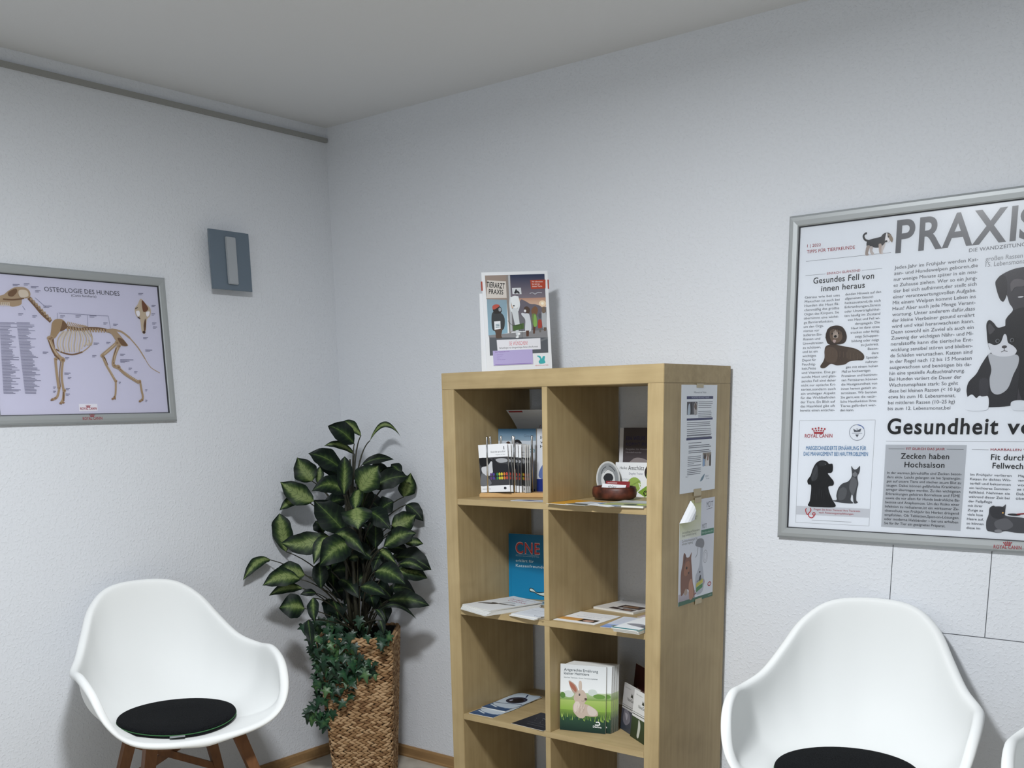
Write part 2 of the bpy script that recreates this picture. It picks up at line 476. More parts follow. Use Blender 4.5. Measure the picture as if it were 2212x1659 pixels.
('s',4,'3c3029',[0.1273,0.5643,0.129,0.5826,0.1383,0.5927,0.1562,0.5956,0.1726,0.5907,0.1831,0.5765,0.1865,0.5612,0.1814,0.5494,0.1686,0.5454,0.149,0.5455,0.134,0.5487]),
('s',5,'6a584a',[0.1374,0.5791,0.1469,0.5861,0.16,0.5839,0.1718,0.5771,0.1742,0.5619,0.1666,0.5516,0.152,0.5508,0.1417,0.559]),
('s',6,'a89a90',[0.1504,0.5814,0.1568,0.5825,0.1623,0.5716,0.1612,0.5625,0.1497,0.5631,0.1476,0.5724]),
('e',7,'15110f',[0.1544,0.5669,0.0043,0.0034,0]),
('e',7,'15110f',[0.1452,0.5741,0.0019,0.0015,0]),
('e',7,'15110f',[0.1638,0.5746,0.0019,0.0015,0]),
('s',7,'b4a09c',[0.1483,0.5577,0.1565,0.5573,0.1553,0.5507,0.1503,0.5509]),
('k',6,'2e251f',0.0012,[0.1276,0.5766,0.127,0.5631]),
('k',6,'2e251f',0.0012,[0.1325,0.5787,0.1322,0.5656]),
('k',6,'2e251f',0.0012,[0.1373,0.5809,0.1373,0.5681]),
('k',6,'2e251f',0.0012,[0.1421,0.5831,0.1424,0.5706]),
('k',6,'2e251f',0.0012,[0.1469,0.5852,0.1475,0.573]),
('k',6,'2e251f',0.0012,[0.1517,0.5874,0.1527,0.5755]),
('k',6,'2e251f',0.0012,[0.1565,0.5895,0.1577,0.5779]),
('k',6,'2e251f',0.0012,[0.1615,0.5868,0.1631,0.5749]),
('k',6,'2e251f',0.0012,[0.1665,0.5841,0.1685,0.5719]),
('k',6,'2e251f',0.0012,[0.1715,0.5814,0.1738,0.5689]),
('k',6,'2e251f',0.0012,[0.1765,0.5787,0.1792,0.5658]),
('k',6,'2e251f',0.0012,[0.1815,0.576,0.1845,0.5628]),
('k',6,'6c5a4c',0.0012,[0.1298,0.5335,0.1289,0.5197]),
('k',6,'6c5a4c',0.0012,[0.1398,0.5318,0.1392,0.5177]),
('k',6,'6c5a4c',0.0012,[0.1498,0.5301,0.1496,0.5157]),
('k',6,'6c5a4c',0.0012,[0.1597,0.5284,0.1598,0.5137]),
('k',6,'6c5a4c',0.0012,[0.1696,0.5268,0.1701,0.5118]),
('k',6,'6c5a4c',0.0012,[0.1794,0.5251,0.1803,0.5098]),
('k',6,'6c5a4c',0.0012,[0.1892,0.5235,0.1904,0.5079]),
('k',6,'6c5a4c',0.0012,[0.199,0.5218,0.2005,0.5059]),
('k',6,'6c5a4c',0.0012,[0.2087,0.5202,0.2106,0.504]),
('k',6,'6c5a4c',0.0012,[0.2184,0.5185,0.2206,0.5021]),
('s',3,'3c3a40',[0.5588,0.6691,0.5607,0.6793,0.5693,0.6899,0.5949,0.7012,0.6261,0.7045,0.6906,0.6999,0.715,0.6531,0.7043,0.6036,0.7181,0.5063,0.7233,0.3917,0.6543,0.3734,0.6358,0.3708,0.6018,0.4559,0.59,0.5676,0.5911,0.5868,0.6031,0.6024,0.603,0.6106,0.5949,0.6221,0.5865,0.6424,0.5811,0.6272,0.571,0.6353]),
('s',4,'1e1e22',[0.6033,0.6011,0.6211,0.6094,0.6527,0.6072,0.6825,0.5622,0.7021,0.3976,0.6541,0.3762,0.6284,0.4271,0.5972,0.5119,0.5911,0.5703,0.5924,0.5867]),
('s',4,'2a282d',[0.5588,0.6691,0.5619,0.6819,0.5746,0.6903,0.5836,0.6773,0.5869,0.6445,0.581,0.628,0.571,0.6353]),
('s',5,'605c60',[0.5948,0.671,0.6048,0.6783,0.624,0.6739,0.6252,0.6604,0.6064,0.6592,0.5979,0.6491,0.5944,0.6602]),
('e',6,'c8c8cc',[0.6202,0.6352,0.0068,0.0019,0]),
('s',5,'2b2b30',[0.5138,0.3957,0.5095,0.4159,0.5136,0.436,0.5304,0.4555,0.5423,0.4806,0.5597,0.5052,0.5818,0.5015,0.625,0.4996,0.631,0.4605,0.6308,0.3991,0.6246,0.3766,0.5648,0.3718,0.5196,0.3753]),
('s',6,'b9bcc2',[0.5558,0.5026,0.5822,0.4973,0.6225,0.4983,0.6282,0.4773,0.6185,0.4498,0.6078,0.4164,0.5871,0.4028,0.5699,0.4117,0.5635,0.4402,0.5656,0.4656]),
('s',6,'e0e4ea',[0.5099,0.3726,0.5098,0.3928,0.5231,0.4041,0.535,0.3953,0.543,0.4008,0.5626,0.399,0.5661,0.3718,0.557,0.3639,0.5205,0.3637]),
('s',6,'d8dce2',[0.6187,0.3824,0.6317,0.3878,0.6534,0.3846,0.6577,0.3649,0.6338,0.3624,0.6213,0.3668]),
('s',6,'3a3a40',[0.5399,0.4409,0.5593,0.4404,0.5634,0.4061,0.5543,0.3992,0.5428,0.4037]),
('s',6,'1c1c20',[0.5474,0.5562,0.5453,0.5758,0.5512,0.5852,0.5621,0.5776,0.5726,0.5659,0.5873,0.5678,0.5976,0.5727,0.6148,0.5579,0.6298,0.5379,0.6321,0.5103,0.6118,0.4974,0.582,0.5001,0.5622,0.5079,0.5524,0.528]),
('s',7,'d4d6dc',[0.5888,0.5484,0.595,0.5453,0.5999,0.5284,0.6127,0.5195,0.6217,0.508,0.6145,0.4973,0.5878,0.4951,0.5654,0.5022,0.5574,0.5165,0.5537,0.5293,0.5691,0.5238,0.5823,0.5293]),
('e',8,'0c0c0e',[0.5757,0.5335,0.0081,0.0068,0]),
('e',8,'0c0c0e',[0.6094,0.5335,0.0081,0.0068,0]),
('e',9,'6e7076',[0.5746,0.5336,0.005,0.005,0]),
('e',9,'6e7076',[0.6083,0.5335,0.005,0.005,0]),
('e',10,'000000',[0.5752,0.5335,0.0031,0.0037,0]),
('e',10,'000000',[0.6089,0.5335,0.0031,0.0037,0]),
('e',8,'4a464a',[0.5921,0.5183,0.0062,0.0037,0]),
('k',8,'3a363a',0.0015,[0.5923,0.5155,0.592,0.5094,0.5855,0.5063]),
('k',8,'3a363a',0.0015,[0.592,0.5094,0.6003,0.5068]),
('s',7,'4a484c',[0.5516,0.556,0.5498,0.5714,0.5535,0.5767,0.5615,0.5679,0.5662,0.5607,0.5561,0.5501]),
('k',2,'a4a6aa',0.0009,[0.0612,0.3414,0.278,0.3422]),
('k',2,'a4a6aa',0.0009,[0.278,0.3422,0.2775,0.0536]),
('k',2,'a4a6aa',0.0009,[0.2775,0.0536,0.062,0.0524]),
('k',2,'a4a6aa',0.0009,[0.062,0.0524,0.0612,0.3414]),
('e',4,'a8323a',[0.1009,0.3182,0.0026,0.0026,0]),
('e',4,'a8323a',[0.1052,0.3132,0.0022,0.0022,0]),
('e',4,'a8323a',[0.1098,0.3196,0.0026,0.0026,0]),
('e',4,'a8323a',[0.1121,0.314,0.0022,0.0022,0]),
('e',4,'a8323a',[0.1187,0.3209,0.0026,0.0026,0]),
('e',4,'a8323a',[0.119,0.3148,0.0022,0.0022,0]),
('e',4,'a8323a',[0.1277,0.3195,0.0026,0.0026,0]),
('e',4,'a8323a',[0.126,0.314,0.0022,0.0022,0]),
('e',4,'a8323a',[0.1367,0.3182,0.0026,0.0026,0]),
('e',4,'a8323a',[0.1329,0.3132,0.0022,0.0022,0]),
('p',4,'a8323a',[0.1045,0.3102,0.1339,0.3102,0.1325,0.3048,0.1064,0.3048]),
('t',4,'a8323a',[0.0789,0.294,0.1597,0.295,0.0097],1,'ROYAL CANIN'),
('k',4,'8a8e98',0.0012,[0.2506,0.3087,0.2502,0.3032,0.2484,0.2981,0.2453,0.2937,0.2411,0.2903,0.2361,0.2882,0.2306,0.2874,0.225,0.2881,0.2197,0.2902,0.215,0.2936,0.2114,0.298,0.2089,0.3031,0.2079,0.3086,0.2083,0.3141,0.2102,0.3193,0.2134,0.3237,0.2176,0.327,0.2227,0.3291,0.2282,0.3298,0.2337,0.3291,0.239,0.327,0.2436,0.3236,0.2472,0.3192,0.2496,0.3141,0.2506,0.3087]),
('k',5,'3a5a9a',0.0019,[0.2298,0.3298,0.2406,0.3264,0.2484,0.3195]),
('p',4,'50545c',[0.2184,0.3186,0.2284,0.3139,0.2404,0.3192,0.2383,0.3108,0.2212,0.3102]),
('p',4,'50545c',[0.2248,0.303,0.2345,0.303,0.2301,0.2958]),
('k',4,'8a8e98',0.0009,[0.2149,0.3068,0.244,0.3065]),
('p',4,'50545c',[0.2265,0.3186,0.2314,0.3186,0.2292,0.3164]),
('t',4,'3f78a6',[0.084,0.2598,0.2573,0.261,0.0107],0,'MAßGESCHNEIDERTE ERNÄHRUNG FÜR'),
('t',4,'3f78a6',[0.0778,0.2438,0.263,0.2455,0.0107],0,'DAS MANAGEMENT BEI HAUTPROBLEMEN'),
('s',4,'17181b',[0.0984,0.1018,0.1028,0.1191,0.1044,0.1586,0.0955,0.1632,0.0925,0.1746,0.1012,0.1879,0.1072,0.2076,0.1167,0.224,0.1317,0.2314,0.147,0.2284,0.1541,0.2221,0.1642,0.2217,0.1661,0.2057,0.1621,0.1975,0.1521,0.1957,0.1593,0.1862,0.1701,0.1736,0.169,0.1623,0.1557,0.1586,0.16,0.1409,0.1694,0.1218,0.1782,0.1026,0.1314,0.0999]),
('s',5,'3c3e42',[0.1047,0.188,0.1122,0.211,0.1187,0.2176,0.1231,0.1982,0.1206,0.1787,0.1071,0.1734]),
('s',5,'2e3034',[0.125,0.2274,0.142,0.2277,0.1458,0.2197,0.1291,0.2146]),
('k',6,'55585c',0.0009,[0.1031,0.1847,0.1072,0.1718]),
('k',6,'55585c',0.0009,[0.105,0.1887,0.1091,0.1761]),
('k',6,'55585c',0.0009,[0.1069,0.1926,0.1109,0.1804]),
('k',6,'55585c',0.0009,[0.1087,0.1966,0.1128,0.1847]),
('k',6,'55585c',0.0009,[0.1106,0.2005,0.1146,0.1889]),
('k',6,'55585c',0.0009,[0.1125,0.2045,0.1165,0.1932]),
('k',6,'55585c',0.0009,[0.1144,0.2084,0.1183,0.1975]),
('k',6,'55585c',0.0009,[0.1162,0.2124,0.1202,0.2017]),
('k',6,'55585c',0.0009,[0.1181,0.2163,0.122,0.206]),
('k',5,'34363a',0.0012,[0.1081,0.1522,0.1077,0.1325]),
('k',5,'34363a',0.0012,[0.1153,0.1459,0.1153,0.1262]),
('k',5,'34363a',0.0012,[0.1225,0.1396,0.1228,0.1199]),
('k',5,'34363a',0.0012,[0.1287,0.1529,0.1294,0.1333]),
('k',5,'34363a',0.0012,[0.1359,0.1466,0.1369,0.127]),
('k',5,'34363a',0.0012,[0.143,0.1403,0.1444,0.1208]),
('k',5,'34363a',0.0012,[0.1492,0.1535,0.1508,0.1341]),
('k',5,'34363a',0.0012,[0.1563,0.1473,0.1583,0.1278]),
('e',6,'6a6c70',[0.1441,0.2207,0.0019,0.0015,0]),
('s',4,'46484c',[0.2208,0.1878,0.2208,0.2005,0.2185,0.217,0.2262,0.2086,0.2343,0.2094,0.2427,0.2175,0.2423,0.2011,0.2372,0.1883,0.2409,0.1693,0.2377,0.1501,0.2375,0.1245,0.2428,0.1177,0.2315,0.1153,0.227,0.1369,0.2241,0.14,0.2217,0.1239,0.2298,0.1152,0.215,0.1139,0.1849,0.1159,0.1678,0.1201,0.1812,0.1222,0.1798,0.1352,0.1845,0.1547,0.1955,0.1679,0.2117,0.1748]),
('s',5,'66686c',[0.221,0.1846,0.2308,0.1849,0.2381,0.1724,0.2343,0.1532,0.2286,0.137,0.2217,0.1431,0.2158,0.1589]),
('s',5,'7c7e82',[0.225,0.2006,0.2332,0.2008,0.237,0.1914,0.229,0.188,0.2238,0.1927]),
('e',6,'202020',[0.2267,0.2001,0.0015,0.0012,0]),
('e',6,'202020',[0.2352,0.2003,0.0015,0.0012,0]),
('s',5,'5c5e62',[0.1865,0.1483,0.1993,0.1584,0.2098,0.1491,0.2044,0.1264,0.1879,0.1225]),
('p',3,'c6c9cf',[0.0627,0.1002,0.2779,0.1013,0.2778,0.0767,0.0628,0.0755]),
('k',4,'b02c38',0.0025,[0.0935,0.0949,0.091,0.0888,0.0961,0.0775,0.1011,0.081,0.107,0.0896,0.1046,0.0961]),
('k',4,'b02c38',0.0025,[0.0994,0.0799,0.1023,0.0711,0.1104,0.0682,0.1171,0.0735,0.1169,0.0785]),
('k',4,'b02c38',0.0022,[0.1203,0.0796,0.1202,0.0786,0.1199,0.0776,0.1193,0.0768,0.1186,0.0761,0.1177,0.0757,0.1167,0.0755,0.1157,0.0756,0.1148,0.0759,0.1139,0.0765,0.1133,0.0773,0.1129,0.0782,0.1127,0.0793,0.1128,0.0803,0.1131,0.0813,0.1137,0.0821,0.1144,0.0828,0.1153,0.0832,0.1163,0.0834,0.1173,0.0833,0.1182,0.083,0.119,0.0824,0.1197,0.0816,0.1201,0.0806,0.1203,0.0796]),
('t',4,'b04a54',[0.1156,0.0906,0.2502,0.091,0.0049],0,'Fragen Sie Ihren Tierarzt/ Ihre Tierärztin'),
('t',4,'b04a54',[0.1312,0.0821,0.2333,0.0822,0.0049],0,'nach Fütterungsempfehlungen.'),
('k',3,'a0a2a6',0.0012,[0.1108,0.0616,0.2272,0.0618]),
('t',4,'14161a',[0.3123,0.3053,0.5936,0.3051,0.0392],2,'Gesundheit'),
('t',4,'14161a',[0.6147,0.3055,0.7103,0.3053,0.0367],2,'von'),
('k',2,'8a8c90',0.0009,[0.3107,0.2857,0.6804,0.2858]),
('p',2,'b4b8be',[0.3103,0.2764,0.5206,0.2769,0.5214,0.054,0.3114,0.0535]),
('t',4,'9c3a44',[0.3661,0.2631,0.4665,0.2633,0.0058],1,'FIT DURCH DAS JAHR'),
('k',4,'6a6c70',0.0009,[0.3188,0.2657,0.3622,0.2658]),
('k',4,'6a6c70',0.0009,[0.4711,0.2658,0.5137,0.2653]),
('t',4,'14161a',[0.3531,0.2397,0.4788,0.2402,0.0141],1,'Zecken haben'),
('t',4,'14161a',[0.3645,0.2172,0.4686,0.2178,0.0141],1,'Hochsaison'),
('t',4,'45484e',[0.3193,0.1982,0.5135,0.1991,0.0065],0,'In der warmen Jahreshälfte sind Zecken beson-'),
('t',4,'45484e',[0.3192,0.1869,0.5135,0.1878,0.0065],0,'ders aktiv. Leicht gelangen sie bei Spaziergän-'),
('t',4,'45484e',[0.3192,0.1756,0.5135,0.1765,0.0066],0,'gen auf unsere Tiere und stechen zu,um Blut zu'),
('t',4,'45484e',[0.3192,0.1642,0.5136,0.1651,0.0066],0,'saugen. Dabei können gefährliche Krankheits-'),
('t',4,'45484e',[0.3191,0.1529,0.5136,0.1538,0.0066],0,'erreger übertragen werden. Zu den wichtigsten'),
('t',4,'45484e',[0.3191,0.1415,0.5136,0.1424,0.0066],0,'Erkrankungen gehören Borreliose und FSME'),
('t',4,'45484e',[0.3191,0.1301,0.5136,0.131,0.0066],0,'sowie die vor allem für Hunde bedrohliche Ba-'),
('t',4,'45484e',[0.319,0.1187,0.5137,0.1196,0.0066],0,'besiose und Anaplasmose. Um das Risiko einer'),
('t',4,'45484e',[0.319,0.1072,0.5137,0.1081,0.0066],0,'Infektion zu reduzieren,ist ein wirksamer Ze-'),
('t',4,'45484e',[0.319,0.0958,0.5137,0.0966,0.0066],0,'ckenschutz von Frühjahr bis Herbst dringend'),
('t',4,'45484e',[0.3189,0.0843,0.5137,0.0852,0.0066],0,'empfohlen. Ob Tabletten,Spot-on-Lösungen'),
('t',4,'45484e',[0.3189,0.0728,0.5138,0.0736,0.0067],0,'oder moderne Halsbänder – bei uns erhalten'),
('t',4,'45484e',[0.3189,0.0613,0.4819,0.062,0.0067],0,'Sie für Ihr Tier ein geeignetes Präparat.'),
('k',3,'8a8c90',0.0009,[0.5337,0.2655,0.5746,0.2651]),
('t',4,'9c3a44',[0.5795,0.2637,0.6824,0.2631,0.0055],1,'HAARBALLEN VON'),
('t',4,'14161a',[0.5821,0.2404,0.6643,0.24,0.014],1,'Fit durch'),
('t',4,'14161a',[0.5875,0.2189,0.6835,0.2186,0.0141],1,'Fellwechsel'),
('t',4,'55585e',[0.5351,0.1991,0.6347,0.1987,0.0059],0,'Im Frühjahr verlieren'),
('t',4,'55585e',[0.5351,0.1877,0.6347,0.1874,0.006],0,'Katzen ihr dichtes Win-'),
('t',4,'55585e',[0.5351,0.1763,0.6347,0.176,0.006],0,'terfell und bekommen'),
('t',4,'55585e',[0.5352,0.1648,0.6347,0.1646,0.006],0,'ein leichteres Sommer-'),
('t',4,'55585e',[0.5352,0.1534,0.6347,0.1532,0.006],0,'fellkleid. Nehmen sie'),
('t',4,'55585e',[0.5352,0.1419,0.6347,0.1418,0.006],0,'während dieser Zeit bei'),
('t',4,'55585e',[0.5353,0.1304,0.5937,0.1304,0.006],0,'der Fellpflege'),
('t',4,'55585e',[0.5353,0.1189,0.5715,0.1189,0.006],0,'mit ihrer'),
('t',4,'55585e',[0.5353,0.1073,0.5729,0.1073,0.006],0,'Zunge zu'),
('t',4,'55585e',[0.5354,0.0957,0.5738,0.0958,0.006],0,'viele lose'),
('t',4,'55585e',[0.5354,0.0842,0.5767,0.0842,0.006],0,'Haare auf,'),
('t',4,'55585e',[0.5354,0.0725,0.5776,0.0727,0.0061],0,'so können'),
('t',4,'55585e',[0.5355,0.0609,0.57,0.061,0.0061],0,'diese im'),
('t',4,'55585e',[0.6508,0.1986,0.6759,0.1987,0.0058],0,'Magen'),
('t',4,'55585e',[0.6507,0.1873,0.6758,0.1874,0.0058],0,'verur-'),
('t',4,'55585e',[0.6505,0.1759,0.6757,0.1762,0.0058],0,'vor.'),
('t',4,'55585e',[0.6504,0.1646,0.6755,0.1649,0.0058],0,'ze im'),
('t',4,'55585e',[0.6502,0.1532,0.6754,0.1536,0.0058],0,'Dabei'),
('t',4,'55585e',[0.6501,0.1418,0.6753,0.1423,0.0058],0,'über'),
('s',4,'4c4d52',[0.5865,0.0608,0.5835,0.0817,0.5877,0.0998,0.5891,0.1177,0.5984,0.1241,0.6057,0.12,0.6208,0.1227,0.6273,0.1283,0.6271,0.1135,0.6267,0.1017,0.6422,0.098,0.6697,0.0965,0.7053,0.091,0.7174,0.0742,0.6999,0.0601,0.6593,0.0576,0.6315,0.0604,0.6152,0.055,0.5981,0.057]),
('s',5,'3a3b40',[0.5893,0.1148,0.5986,0.1217,0.6238,0.1208,0.6267,0.1017,0.6206,0.091,0.6038,0.0917,0.5933,0.1001]),
('s',5,'66676c',[0.6045,0.0828,0.6316,0.0931,0.6495,0.0763,0.634,0.0636,0.6115,0.0653]),
('e',6,'c8a060',[0.6221,0.1068,0.0025,0.0022,0]),
('e',6,'8a8b90',[0.6148,0.0595,0.0093,0.0043,0]),
('e',5,'303034',[0.6486,0.1034,0.0155,0.0028,0]),
('k',6,'8a2028',0.0031,[0.6554,0.1046,0.6849,0.1089])],'raillogo_r': [('e',1,'a04048',[0.6325,0.0318,0.0016,0.0016,0]),
('e',1,'a04048',[0.6348,0.029,0.0014,0.0014,0]),
('e',1,'a04048',[0.637,0.0328,0.0016,0.0016,0]),
('e',1,'a04048',[0.6382,0.0297,0.0014,0.0014,0]),
('e',1,'a04048',[0.6414,0.0339,0.0016,0.0016,0]),
('e',1,'a04048',[0.6417,0.0304,0.0014,0.0014,0]),
('e',1,'a04048',[0.646,0.0334,0.0016,0.0016,0]),
('e',1,'a04048',[0.6453,0.0301,0.0014,0.0014,0]),
('e',1,'a04048',[0.6506,0.033,0.0016,0.0016,0]),
('e',1,'a04048',[0.6488,0.0299,0.0014,0.0014,0]),
('p',1,'a04048',[0.6345,0.0272,0.6494,0.0282,0.6488,0.025,0.6356,0.0241]),
('t',1,'a04048',[0.6094,0.0155,0.6758,0.0171,0.009],1,'ROYAL CANIN')],'osteo': [('t',3,'2a2a3a',[0.2061,0.3971,0.4575,0.4002,0.0131],0,'OSTEOLOGIE DES HUNDES'),
('t',3,'3a3a48',[0.2918,0.3873,0.375,0.3894,0.0067],0,'(Canis familiaris)'),
('k',3,'7d5f45',0.0122,[0.1544,0.3753,0.1715,0.3563,0.1904,0.3332,0.2162,0.3101]),
('k',4,'b39c80',0.0094,[0.158,0.3695,0.1656,0.372]),
('k',4,'b39c80',0.0094,[0.1652,0.362,0.1729,0.3644]),
('k',4,'b39c80',0.0094,[0.1725,0.3544,0.1802,0.3568]),
('k',4,'b39c80',0.0094,[0.1798,0.3468,0.1875,0.3492]),
('k',4,'b39c80',0.0094,[0.1872,0.3391,0.1949,0.3415]),
('k',4,'b39c80',0.0094,[0.1945,0.3314,0.2023,0.3338]),
('k',4,'b39c80',0.0094,[0.2019,0.3237,0.2097,0.3261]),
('k',4,'b39c80',0.0094,[0.2094,0.3159,0.2172,0.3183]),
('k',3,'7d5f45',0.0094,[0.2617,0.2958,0.3025,0.2913,0.345,0.2944,0.3878,0.2936,0.416,0.2854]),
('k',4,'b39c80',0.0056,[0.2662,0.296,0.2684,0.2836]),
('k',4,'b39c80',0.0056,[0.2754,0.2959,0.2776,0.2837]),
('k',4,'b39c80',0.0056,[0.2845,0.2958,0.2868,0.2837]),
('k',4,'b39c80',0.0056,[0.2937,0.2957,0.296,0.2838]),
('k',4,'b39c80',0.0056,[0.303,0.2956,0.3053,0.2838]),
('k',4,'b39c80',0.0056,[0.3122,0.2955,0.3146,0.2838]),
('k',4,'b39c80',0.0056,[0.3216,0.2954,0.324,0.2839]),
('k',4,'b39c80',0.0056,[0.3309,0.2953,0.3334,0.2839]),
('k',4,'b39c80',0.0056,[0.3403,0.2952,0.3428,0.284]),
('k',4,'b39c80',0.0056,[0.3498,0.2951,0.3523,0.284]),
('k',4,'b39c80',0.0056,[0.3593,0.295,0.3618,0.2841]),
('k',4,'b39c80',0.0056,[0.3688,0.2949,0.3714,0.2841]),
('k',4,'b39c80',0.0056,[0.3783,0.2948,0.381,0.2842]),
('k',4,'b39c80',0.0056,[0.388,0.2947,0.3906,0.2842]),
('k',4,'b39c80',0.0056,[0.3976,0.2946,0.4003,0.2842]),
('k',4,'b39c80',0.0056,[0.4073,0.2945,0.41,0.2843]),
('k',3,'b39c80',0.0028,[0.2653,0.2959,0.2718,0.312]),
('k',3,'b39c80',0.0028,[0.2704,0.2962,0.2776,0.311]),
('k',3,'b39c80',0.0028,[0.2754,0.2964,0.2835,0.31]),
('k',3,'b39c80',0.0028,[0.2805,0.2966,0.2893,0.309]),
('k',3,'b39c80',0.0028,[0.2856,0.2968,0.2952,0.3081]),
('k',3,'b39c80',0.0028,[0.2907,0.297,0.3011,0.3071]),
('k',3,'b39c80',0.0028,[0.2958,0.2973,0.307,0.3061]),
('k',3,'b39c80',0.0028,[0.3009,0.2975,0.3129,0.3051]),
('k',3,'b39c80',0.0028,[0.306,0.2977,0.3189,0.3041]),
('k',3,'b39c80',0.0028,[0.3111,0.2979,0.3248,0.3032]),
('k',3,'b39c80',0.0028,[0.3163,0.2982,0.3308,0.3022]),
('k',3,'b39c80',0.0028,[0.3215,0.2984,0.3368,0.3012]),
('s',3,'b39c80',[0.043,0.3682,0.077,0.3781,0.0952,0.3911,0.1176,0.4025,0.1473,0.4034,0.1608,0.3916,0.1566,0.3754,0.1346,0.37,0.1283,0.3538,0.102,0.3463,0.0818,0.351,0.0404,0.3486]),
('s',4,'7d5f45',[0.0947,0.3872,0.1171,0.3985,0.12,0.3889,0.1058,0.3761,0.0935,0.3773]),
('s',4,'d9cdbd',[0.1293,0.3954,0.1505,0.3949,0.1528,0.3791,0.1308,0.3738,0.1238,0.3852]),
('k',4,'7d5f45',0.0038,[0.0755,0.3663,0.1046,0.3662,0.1391,0.3723]),
('k',4,'d9cdbd',0.0033,[0.0454,0.3559,0.0448,0.3449]),
('k',4,'d9cdbd',0.0033,[0.0512,0.3562,0.0506,0.3453]),
('k',4,'d9cdbd',0.0033,[0.057,0.3566,0.0564,0.3456]),
('k',4,'d9cdbd',0.0033,[0.0628,0.3569,0.0622,0.3459]),
('k',4,'d9cdbd',0.0033,[0.0686,0.3573,0.068,0.3463]),
('k',4,'d9cdbd',0.0033,[0.0744,0.3576,0.0738,0.3466]),
('k',4,'d9cdbd',0.0033,[0.0802,0.358,0.0796,0.347]),
('k',4,'d9cdbd',0.0033,[0.0861,0.3583,0.0855,0.3473]),
('k',4,'d9cdbd',0.0033,[0.0919,0.3587,0.0913,0.3476]),
('s',4,'ab9272',[0.2188,0.3062,0.2327,0.3171,0.255,0.3161,0.2672,0.296,0.242,0.2825,0.2223,0.2612,0.2082,0.2627,0.2132,0.2855]),
('s',5,'7d5f45',[0.2548,0.314,0.2672,0.296,0.2419,0.2817,0.2485,0.2993]),
('k',4,'c6b8a4',0.0042,[0.2533,0.283,0.234,0.2616,0.2279,0.2407,0.2344,0.2202]),
('k',4,'d9cdbd',0.0042,[0.2597,0.2833,0.2431,0.2619,0.2369,0.241,0.2421,0.2204]),
('k',4,'c6b8a4',0.0042,[0.2661,0.2835,0.2522,0.2623,0.246,0.2413,0.2499,0.2206]),
('k',4,'d9cdbd',0.0042,[0.2725,0.2838,0.2613,0.2626,0.2552,0.2416,0.2577,0.2208]),
('k',4,'c6b8a4',0.0042,[0.279,0.2841,0.2705,0.2629,0.2643,0.2419,0.2655,0.221]),
('k',4,'d9cdbd',0.0042,[0.2855,0.2843,0.2797,0.2633,0.2735,0.2422,0.2733,0.2212]),
('k',4,'c6b8a4',0.0042,[0.2919,0.2846,0.289,0.2636,0.2828,0.2425,0.2812,0.2214]),
('k',4,'d9cdbd',0.0042,[0.2985,0.2849,0.2983,0.2639,0.2921,0.2427,0.2891,0.2217]),
('k',4,'c6b8a4',0.0042,[0.305,0.2851,0.3076,0.2643,0.3014,0.243,0.297,0.2219]),
('k',4,'d9cdbd',0.0042,[0.3115,0.2854,0.317,0.2646,0.3108,0.2433,0.3061,0.2314]),
('k',4,'c6b8a4',0.0042,[0.3181,0.2857,0.3264,0.2649,0.3202,0.2436,0.3151,0.2409]),
('k',4,'d9cdbd',0.0042,[0.3247,0.2859,0.3359,0.2653,0.3296,0.2439,0.3243,0.2505]),
('k',4,'c6b8a4',0.0042,[0.3313,0.2862,0.3454,0.2656,0.3391,0.2442,0.3334,0.2601]),
('k',3,'7d5f45',0.0047,[0.2219,0.2281,0.2433,0.2184,0.2747,0.2137,0.3083,0.2222]),
('k',3,'b39c80',0.0033,[0.3083,0.2222,0.3338,0.2398,0.3468,0.2614,0.3436,0.2825]),
('k',4,'b39c80',0.0122,[0.2035,0.2605,0.2096,0.2381,0.2203,0.2157,0.2385,0.1974]),
('k',5,'7d5f45',0.0047,[0.201,0.2584,0.2058,0.2359,0.2162,0.2114,0.2337,0.1952]),
('k',3,'7d5f45',0.0085,[0.2147,0.2609,0.2156,0.2321,0.2193,0.2074]),
('k',4,'b39c80',0.0085,[0.2161,0.199,0.2155,0.1574,0.2167,0.1114]),
('k',4,'b39c80',0.0075,[0.2407,0.1975,0.2304,0.1492,0.2316,0.103]),
('k',5,'7d5f45',0.0024,[0.2318,0.191,0.2235,0.1491,0.2227,0.1156]),
('k',4,'b39c80',0.0075,[0.2195,0.1156,0.2082,0.0862,0.19,0.0771]),
('k',4,'b39c80',0.0085,[0.2335,0.1072,0.2263,0.0776,0.2165,0.065]),
('k',4,'7d5f45',0.0042,[0.1926,0.08,0.1861,0.0746]),
('k',5,'7d5f45',0.0038,[0.2302,0.103,0.2285,0.0734]),
('s',4,'b39c80',[0.3973,0.2923,0.4222,0.2964,0.4402,0.282,0.4622,0.2568,0.4686,0.2461,0.446,0.2454,0.4278,0.26,0.4153,0.2789]),
('s',5,'7d5f45',[0.4338,0.2688,0.4532,0.2652,0.467,0.2461,0.4453,0.2484]),
('k',4,'b39c80',0.0103,[0.4296,0.2536,0.4054,0.2355,0.3737,0.2132]),
('k',3,'b39c80',0.0085,[0.3759,0.2111,0.3851,0.1854,0.4012,0.1553,0.4125,0.1335]),
('k',4,'7d5f45',0.0047,[0.3805,0.209,0.3897,0.1833]),
('k',4,'b39c80',0.0113,[0.436,0.2451,0.4209,0.2208,0.4096,0.1858,0.4259,0.1774]),
('k',4,'b39c80',0.0103,[0.4259,0.1774,0.4509,0.1558,0.4963,0.1296]),
('k',5,'7d5f45',0.0038,[0.4254,0.2383,0.4111,0.1902,0.4329,0.1731,0.4891,0.134]),
('k',4,'b39c80',0.0066,[0.4128,0.1357,0.4095,0.1072,0.4041,0.0853,0.3933,0.0774]),
